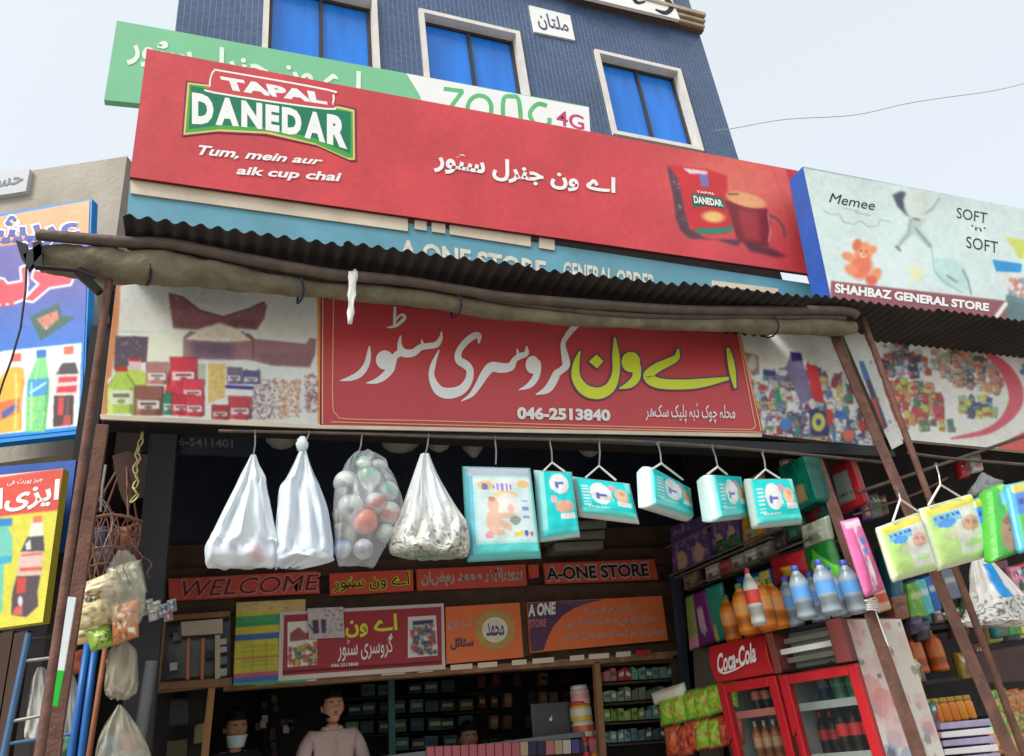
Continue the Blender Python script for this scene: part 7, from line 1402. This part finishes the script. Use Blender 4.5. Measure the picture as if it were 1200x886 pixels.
# power line
pw = thing('power_line', 'thin grey overhead cable sagging from the blue building to the upper right', 'cable', FY(7.4).S(1000, 132)); q = MB(); pts = catmull([(838, 153, .45), (862, 150, .45), (920, 140, .45), (1000, 135, .45), (1060, 122, .45), (1110, 114, .45), (1160, 107, .45), (1210, 95, .45), (1320, 60, .45)], 5); pxtube(q, FY(7.4), pts, M('cable_grey', (170, 168, 168), 0.6), 6); q.build('cable', pw)

# ================================================================== PEOPLE
def skin_mesh(segs, sub=2):
    """segs: chains of (x,y,z,r) sharing equal first points; root first"""
    bm = bmesh.new(); L = bm.verts.layers.skin.verify(); V = {}
    def gv(p):
        k = tuple(round(c, 4) for c in p[:3])
        if k not in V: v = bm.verts.new(k); v[L].radius = (p[3], p[3] if len(p) < 5 else p[4]); V[k] = v
        return V[k]
    first = True
    for s in segs:
        for a, b in zip(s[:-1], s[1:]):
            va, vb = gv(a), gv(b)
            if first: va[L].use_root = True; first = False
            if not bm.edges.get((va, vb)): bm.edges.new((va, vb))
    me = bpy.data.meshes.new('sk'); bm.to_mesh(me); bm.free(); o = bpy.data.objects.new('sk', me); COL.objects.link(o)
    m = o.modifiers.new('s', 'SKIN'); m.use_smooth_shade = True; m2 = o.modifiers.new('u', 'SUBSURF'); m2.levels = sub; m2.render_levels = sub
    dg = bpy.context.evaluated_depsgraph_get(); dg.update(); r = bpy.data.meshes.new_from_object(o.evaluated_get(dg)); vs = [tuple(v.co) for v in r.vertices]; fs = [tuple(p.vertices) for p in r.polygons]
    bpy.data.objects.remove(o); bpy.data.meshes.remove(r); return vs, fs
SKINM = print_mat('skin', 0.55, 0.02, 40, 0.3); HAIRM = M('black_hair', (26, 22, 22), 0.6, 0.3, 60, bump=0.6, bscale=120)
def head_mesh(c, rz, sk, beard, mask=None, tilt=0.0):
    n, m = 40, 48; vs = []; cs = []; R_ = Matrix.Rotation(rz, 4, 'Z') @ Matrix.Rotation(tilt, 4, 'X')
    for i in range(n+1):
        for j in range(m):
            a = math.pi*i/n; b = 2*math.pi*j/m; d = Vector((math.sin(a)*math.cos(b), math.sin(a)*math.sin(b), math.cos(a)))   # face looks to -y
            x, y, z = d.x*0.074, d.y*0.095, d.z*0.118; f = max(0, -d.y)
            if d.z < -0.1: k = min((-d.z-0.1)/0.9, 1); x *= 1-0.35*k; y *= 1-0.18*k if d.y < 0 else 1-0.45*k
            nose = math.exp(-((d.x/0.16)**2))*math.exp(-(((d.z+0.12)/0.16)**2))*(f > 0.5); y -= 0.026*nose
            nose2 = math.exp(-((d.x/0.10)**2))*math.exp(-(((d.z-0.02)/0.15)**2))*(f > 0.5); y -= 0.008*nose2
            for sx in (-1, 1): e = math.exp(-(((d.x-sx*0.36)/0.17)**2+((d.z-0.08)/0.10)**2))*(f > 0.3); y += 0.011*e
            br = math.exp(-(((d.z-0.23)/0.07)**2))*(f > 0.5); y -= 0.004*br
            lip = math.exp(-(((d.x)/0.22)**2+((d.z+0.44)/0.06)**2))*(f > 0.5); y -= 0.006*lip
            ch = math.exp(-(((d.x)/0.3)**2+((d.z+0.78)/0.14)**2))*(f > 0.2); y -= 0.010*ch
            col = np.array(sk, float)
            if f > 0.3:
                for sx in (-1, 1):
                    if abs(d.x-sx*0.36) < 0.2 and 0.19 < d.z+0.05*abs(d.x-sx*0.3) < 0.27: col = np.array((40, 28, 24.))
                    e = ((d.x-sx*0.36)/0.13)**2+((d.z-0.08)/0.055)**2
                    if e < 1: col = np.array((214, 206, 200.))
                    if ((d.x-sx*0.36)/0.05)**2+((d.z-0.08)/0.055)**2 < 1: col = np.array((34, 24, 22.))
                    if 1 <= e < 1.6 and d.z > 0.08: col = np.array(sk)*0.45
                if (d.x/0.25)**2+((d.z+0.44)/0.06)**2 < 1: col = np.array((150, 84, 76.))
                if beard and ((d.x/0.3)**2+((d.z+0.335)/0.045)**2 < 1): col = np.array((44, 34, 30.))
            if beard and d.z < -0.78 and d.y < 0.2: col = col*0.7+np.array((34, 26, 24.))*0.3
            vs.append(Vector(c)+R_ @ Vector((x, y, z))); cs.append(tuple(tocol(col)))
    fs = [(i*m+j, i*m+(j+1) % m, (i+1)*m+(j+1) % m, (i+1)*m+j) for i in range(n) for j in range(m)]
    for sx in (-1, 1):
        o = len(vs)
        for i in range(9):
            for j in range(10):
                a = math.pi*i/8; b = 2*math.pi*j/10; p = Vector((sx*(0.074+0.010*abs(math.sin(a))*math.cos(b)*1.0), 0.012+0.016*math.sin(a)*math.sin(b), 0.0+0.03*math.cos(a))); vs.append(Vector(c)+R_ @ p); cs.append(tuple(tocol(np.array(sk)*0.9)))
        fs += [(o+i*10+j, o+i*10+(j+1) % 10, o+(i+1)*10+(j+1) % 10, o+(i+1)*10+j) for i in range(8) for j in range(10)]
    return vs, fs, cs
def hair(c, rz, parent, vol=0.012, front=0.42, tilt=0.0):
    n, m = 26, 40; vs = []; keep = {}; R_ = Matrix.Rotation(rz, 4, 'Z') @ Matrix.Rotation(tilt, 4, 'X')
    for i in range(n+1):
        for j in range(m):
            a = math.pi*0.72*i/n; b = 2*math.pi*j/m; d = Vector((math.sin(a)*math.cos(b), math.sin(a)*math.sin(b), math.cos(a))); lim = front if d.y < -0.3 else (0.05 if d.y < 0.15 else -0.55)
            z = d.z; inn = z > lim; nn = noise.noise(Vector((d.x*5, d.y*5, d.z*5))); g = 1+(vol-0.002+0.016*nn+0.008*noise.noise(Vector((d.x*14, d.y*14, d.z*14)))+(0.004 if z > 0.6 else 0))/0.095 if inn else 0.93
            vs.append(Vector(c)+R_ @ Vector((d.x*0.074*g, d.y*0.095*g+0.002, d.z*0.118*g)))
    q = MB(); q.add(vs, [(i*m+j, i*m+(j+1) % m, (i+1)*m+(j+1) % m, (i+1)*m+j) for i in range(n) for j in range(m)], HAIRM); return q.build('hair', parent, smooth=True)
def person(label, head_px, Y, head_top_px, floor, sk, shirt, trousers, rz=0.0, beard=False, mask=False, armpose=0, tilt=0.0, scale=1.0, cap=False):
    P = FY(Y); hc = P.S(*head_px); H = 0.118; t = thing('person', label, 'person', (hc.x, Y, floor)); s = scale
    R_ = Matrix.Rotation(rz, 4, 'Z'); zs = hc.z-0.118
    tall = zs-0.06-floor; hip = floor+tall*0.56 if tall > 1.0 else floor+0.45
    def W(x, y, z, *r):
        v = R_ @ Vector((x*s, y*s, 0)); return (hc.x+v.x, Y+v.y, z)+tuple(r)
    neck0 = W(0, 0.02, zs+0.03, 0.05); neck = W(0, 0.025, zs-0.03, 0.056); ch = W(0, 0.03, zs-0.105, 0.11, 0.09); mid = W(0, 0.03, zs-0.30, 0.135, 0.105); wa = W(0, 0.02, zs-0.45, 0.12, 0.10); pel = W(0, 0.02, hip, 0.14, 0.11)
    def arm(sx, k=0, clothes=False):
        e = 0.012 if clothes else 0
        sh = W(sx*0.14, 0.03, zs-0.075, 0.06+e); sh2 = W(sx*0.188, 0.03, zs-0.125, 0.048+e)
        if armpose and sx > 0: el = W(sx*0.25, 0.0, zs-0.40, 0.042+e); wr = W(sx*0.16, -0.22, zs-0.33, 0.027+e*0.8); hd = (-0.05, -0.05, 0.02)
        else: el = W(sx*0.235, 0.04, zs-0.41, 0.042+e); wr = W(sx*0.23, -0.06, zs-0.63, 0.027+e*0.8); hd = (0, -0.03, -0.07)
        return [ch, sh, sh2, el, wr], hd
    segs = [[pel, wa, mid, ch, neck, neck0]]
    for sx in (-1, 1):
        a, hd = arm(sx); wr = a[-1]; v = R_ @ Vector(hd); palm = (wr[0]+v.x, wr[1]+v.y, wr[2]+v.z, 0.026, 0.017); segs.append(a+[palm]); sp_ = R_ @ Vector((1, 0, 0))
        for k in range(4):
            o = (k-1.5)*0.019; L = (0.8, 1, 0.95, 0.75)[k]; p1 = (palm[0]+sp_.x*o+v.x*0.45, palm[1]+sp_.y*o+v.y*0.45, palm[2]+v.z*0.45, 0.009); p2 = (p1[0]+v.x*0.4*L, p1[1]+v.y*0.4*L, p1[2]+v.z*0.4*L, 0.0085); p3 = (p2[0]+v.x*0.3*L, p2[1]+v.y*0.3*L-0.012, p2[2]+v.z*0.3*L, 0.007); segs.append([palm, p1, p2, p3])
        th = (palm[0]-sp_.x*sx*0.035, palm[1]-sp_.y*sx*0.035-0.01, palm[2]+v.z*0.1, 0.011); segs.append([palm, th, (th[0]-sp_.x*sx*0.008, th[1]-0.012+v.y*0.3, th[2]+v.z*0.35, 0.009)])
    legs = []
    for sx in (-1, 1): legs.append([pel, W(sx*0.09, 0.02, hip-0.06, 0.085), W(sx*0.10, 0.0, (hip+floor)/2, 0.06), W(sx*0.10, 0.02, floor+0.09, 0.04), W(sx*0.10, -0.10, floor+0.035, 0.035)])
    vs, fs = skin_mesh(segs+legs); q = MB(); q.add(vs, fs, SKINM, tuple(tocol(np.array(sk, float)))); hv, hf, hcs = head_mesh(hc, rz, sk, beard, tilt=tilt); q.add(hv, hf, SKINM, hcs)
    b = q.build('body', t, smooth=True)
    # shirt
    g = lambda p, e: p[:3]+tuple(r+e for r in p[3:]); sg = [[g(pel, 0.02), g(wa, 0.02), g(mid, 0.018), g(ch, 0.016), W(0, 0.03, zs-0.045, 0.072, 0.064)]]
    for sx in (-1, 1): a, _ = arm(sx, clothes=True); a[0] = g(ch, 0.016); a[-1] = g(a[-1], 0.006); sg.append(a)
    hem = W(0, 0.02, hip-0.22, 0.17, 0.14); sg.append([g(pel, 0.02), hem]); vs, fs = skin_mesh(sg)
    vs = [tuple(Vector(v)+Vector((0, 0.012*noise.noise(Vector(v)*9), 0.006*noise.noise(Vector(v)*14)))) for v in vs]; q = MB(); q.add(vs, fs, shirt); so = q.build('shirt', t, smooth=True)
    q = MB(); ring = [Vector(W(0.062*math.cos(a), 0.03+0.055*math.sin(a), zs-0.018-0.03*(1 if math.sin(a) < -0.6 else 0)*abs(math.sin(a))))for a in [2*math.pi*k/20 for k in range(21)]]; q.tube(ring, 0.017, shirt, 8); q.build('collar', so)
    q = MB()
    for k in range(3): q.box(Vector(W(0, -0.105-0.006*k, zs-0.13-0.055*k)), (0.008, 0.006, 0.008), CREAM)
    q2 = MB(); q2.tube([Vector(W(0.004, -0.066, zs-0.075)), Vector(W(0.003, -0.098, zs-0.13)), Vector(W(0.002, -0.118, zs-0.25))], 0.004, shirt, 5); q2.build('placket', so)
    vs, fs = skin_mesh([[g(p, 0.022) for p in l[:-1]] for l in legs]); q = MB(); q.add(vs, fs, trousers); q.build('trousers', t, smooth=True)
    for sx in (-1, 1): q = MB(); q.box(Vector(W(sx*0.10, -0.05, floor+0.02)), (0.09, 0.25, 0.04), BLACK, R_.to_3x3()); q.build('sandal', t, bevel=0.01)
    hair(hc, rz, t, front=0.45, tilt=tilt)
    if mask:
        q = MB(); vs = []; RR = R_ @ Matrix.Rotation(tilt, 4, 'X')
        for i in range(8):
            for j in range(13):
                v = i/7; a = -1.25+2.5*j/12; z = -0.035-0.078*v; k = 1-0.25*v; vs.append(hc+RR @ Vector((math.sin(a)*0.074*k*1.06, -math.cos(a)*(0.104-0.012*v)-0.006*math.cos(a)*(1-abs(v-0.4)), z)))
        q.add(vs, [(i*13+j, i*13+j+1, i*13+14+j, i*13+13+j) for i in range(7) for j in range(12)], M('mask_fabric', (206, 226, 230), 0.8, 0.03)); o = q.build('face_mask', t, smooth=True); o.modifiers.new('t', 'SOLIDIFY').thickness = 0.002
    return t, hc, W, zs
ROSE = M('dusty_pink_cotton', (212, 186, 180), 0.85, 0.05, 8, bump=0.3, bscale=30); BLKC = M('black_cotton', (34, 34, 38), 0.85, 0.1, 8, bump=0.3); GRYT = M('grey_cotton', (120, 116, 112), 0.85, 0.08)
pm = person('young man with short black hair in a dusty pink collared shirt behind the counter', (390, 829), 5.92, None, 0.42, (206, 156, 126), ROSE, ROSE, rz=0.10, beard=True, armpose=1)
person('man in black with a pale face mask pulled to his chin, left inside the doorway', (276, 854), 6.1, None, 0.42, (186, 134, 106), BLKC, GRYT, rz=0.25, mask=True, tilt=0.12)
person('dim figure whose face shows low behind the counter, left of the laptop', (549, 866), 6.45, None, 0.42, (180, 130, 104), BLKC, GRYT, rz=-0.05)
ph = thing('phone', 'small dark phone held low by the man in the pink shirt', 'phone', FY(5.9).S(392, 884)); panel(FY(5.9), [(386, 883), (398, 882), (398, 896), (387, 897)], 0.01, BLACK, 'case', ph, bevel=0.003)

# ================================================================== MORE STOCK: the side walls are packed
rg = random.Random(77)
PALC = [('red', (190, 50, 50)), ('yellow', (206, 176, 60)), ('green', (60, 140, 70)), ('blue', (50, 96, 170)), ('white', (206, 206, 198)), ('orange', (214, 120, 50)), ('purple', (110, 60, 130)), ('teal', (40, 140, 140)), ('brown', (120, 80, 60)), ('pink', (214, 130, 160)), ('grey', (120, 124, 124)), ('dark green', (30, 84, 52))]
def stock(P, x0, y0, x1, y1, n, w, h, where, group, dep=0.06, skew=-0.3, amp=3.0):
    for i in range(n):
        t = (i+0.5)/n; x = x0+(x1-x0)*t+rg.uniform(-1, 1); y = y0+(y1-y0)*t+rg.uniform(-amp, amp)*0.5; nm, c = rg.choice(PALC); c = np.array(c)*rg.uniform(0.7, 1.05); ww, hh = w*rg.uniform(0.8, 1.25), h*rg.uniform(0.8, 1.2); lean = rg.uniform(-1.5, 1.5)+hh*0.28
        c2 = rg.choice(PALC)[1]; sd = rg.random()*50
        def f(u, v, c=c, c2=c2, sd=sd):
            k = noise.noise(Vector((u*5+sd, v*5, sd)))
            if .14 < v < .4 and .1 < u < .9: return (220, 220, 210) if k > -.1 else tuple(c*0.6)
            if inell(u, v, .5, .68, .28, .2): return c2
            return tuple(c*(1.15 if k > .15 else 1))
        softpack('stock_packet', '%s %s packet from left %s' % (ORD[i], nm, where), 'packet', [(x, y-hh), (x+ww, y-hh+ww*skew), (x+ww+lean, y+ww*skew), (x+lean, y)], P, dep, f, tuple(c*0.85), 0.012, 10, seed=i+sd, group=group)
stock(FX(3.5), 856, 650, 900, 632, 4, 11, 18, 'on the upper side shelf behind the olive pouch', 'upper side shelf packets')
stock(FX(3.56), 903, 628, 956, 606, 5, 12, 20, 'high on the side wall left of the brown post', 'high side wall packets')
stock(FX(3.62), 866, 712, 985, 684, 10, 12, 18, 'behind the bottles on the fridges', 'packets behind the fridge bottles')
stock(FX(3.62), 905, 560, 945, 545, 3, 12, 16, 'under the sign beam by the dark green carton', 'packets under the beam')
stock(FY(4.35), 1000, 612, 1030, 604, 3, 11, 22, 'right of the brown post top', 'packets right of the post', skew=-0.2)
stock(FY(4.35), 1042, 656, 1062, 648, 2, 11, 20, 'in the dark left of the green and white packs', 'packets left of the wipes', skew=-0.2)
stock(FY(4.24), 1062, 735, 1140, 722, 7, 12, 14, 'on the top neighbour shelf', 'top neighbour shelf packets', skew=-0.12)
stock(FY(4.24), 1062, 800, 1075, 799, 2, 9, 24, 'left of the orange bottles on the neighbour shelf', 'middle neighbour shelf packets', skew=-0.12)
stock(FY(4.24), 1116, 795, 1146, 790, 3, 10, 30, 'right of the orange bottles on the neighbour shelf', 'middle neighbour shelf packets', skew=-0.12)
stock(FY(4.24), 1068, 852, 1092, 850, 3, 9, 22, 'left of the amber jars', 'lower neighbour shelf packets', skew=-0.12)
stock(FY(4.0), 1176, 700, 1215, 690, 3, 16, 30, 'at the right edge below the wipes', 'right edge packets', skew=-0.15)
stock(FY(4.0), 1160, 748, 1210, 738, 4, 14, 20, 'above the dark tray at the right edge', 'tray packets', skew=-0.15)
stock(FY(3.85), 1118, 560, 1142, 552, 2, 11, 16, 'hanging behind the right posts', 'packets behind the posts', skew=-0.2)
# more bottles behind glass
for i in range(3): inside(f1, -0.04+i*0.08, 1.138, 0.2, 0.032, (60, 130, 80), (200, 200, 180), (60, 120, 70), ORD[i]+' green bottle in the back row of the narrow fridge', 'green bottles in the narrow fridge', 0.24)
for i in range(5): inside(f2, -0.2+i*0.09, 1.408, 0.25, 0.036, [(70, 120, 190), (60, 150, 110), (200, 120, 60), (60, 40, 40), (190, 190, 180)][i], (180, 190, 200), (60, 110, 190), ORD[i]+' mixed bottle in the back of the top shelf of the wide fridge', 'mixed bottles in the wide fridge', 0.32)
for i in range(3): inside(f2, -0.2+i*0.07, 1.138, 0.22, 0.033, (50, 26, 24), (200, 50, 56), (190, 40, 40), ORD[i]+' small cola bottle left on the second shelf of the wide fridge', 'small colas in the wide fridge', 0.2)
t, P = bag('torn clear film draped over the left snack cluster', [(645, 138, 150), (655, 132, 160), (675, 122, 168), (700, 118, 171), (722, 124, 168), (732, 140, 160)], 3.58, bagmat('thin_clear_film', (196, 196, 176), 0.22, 0.12), 0.35, 88)
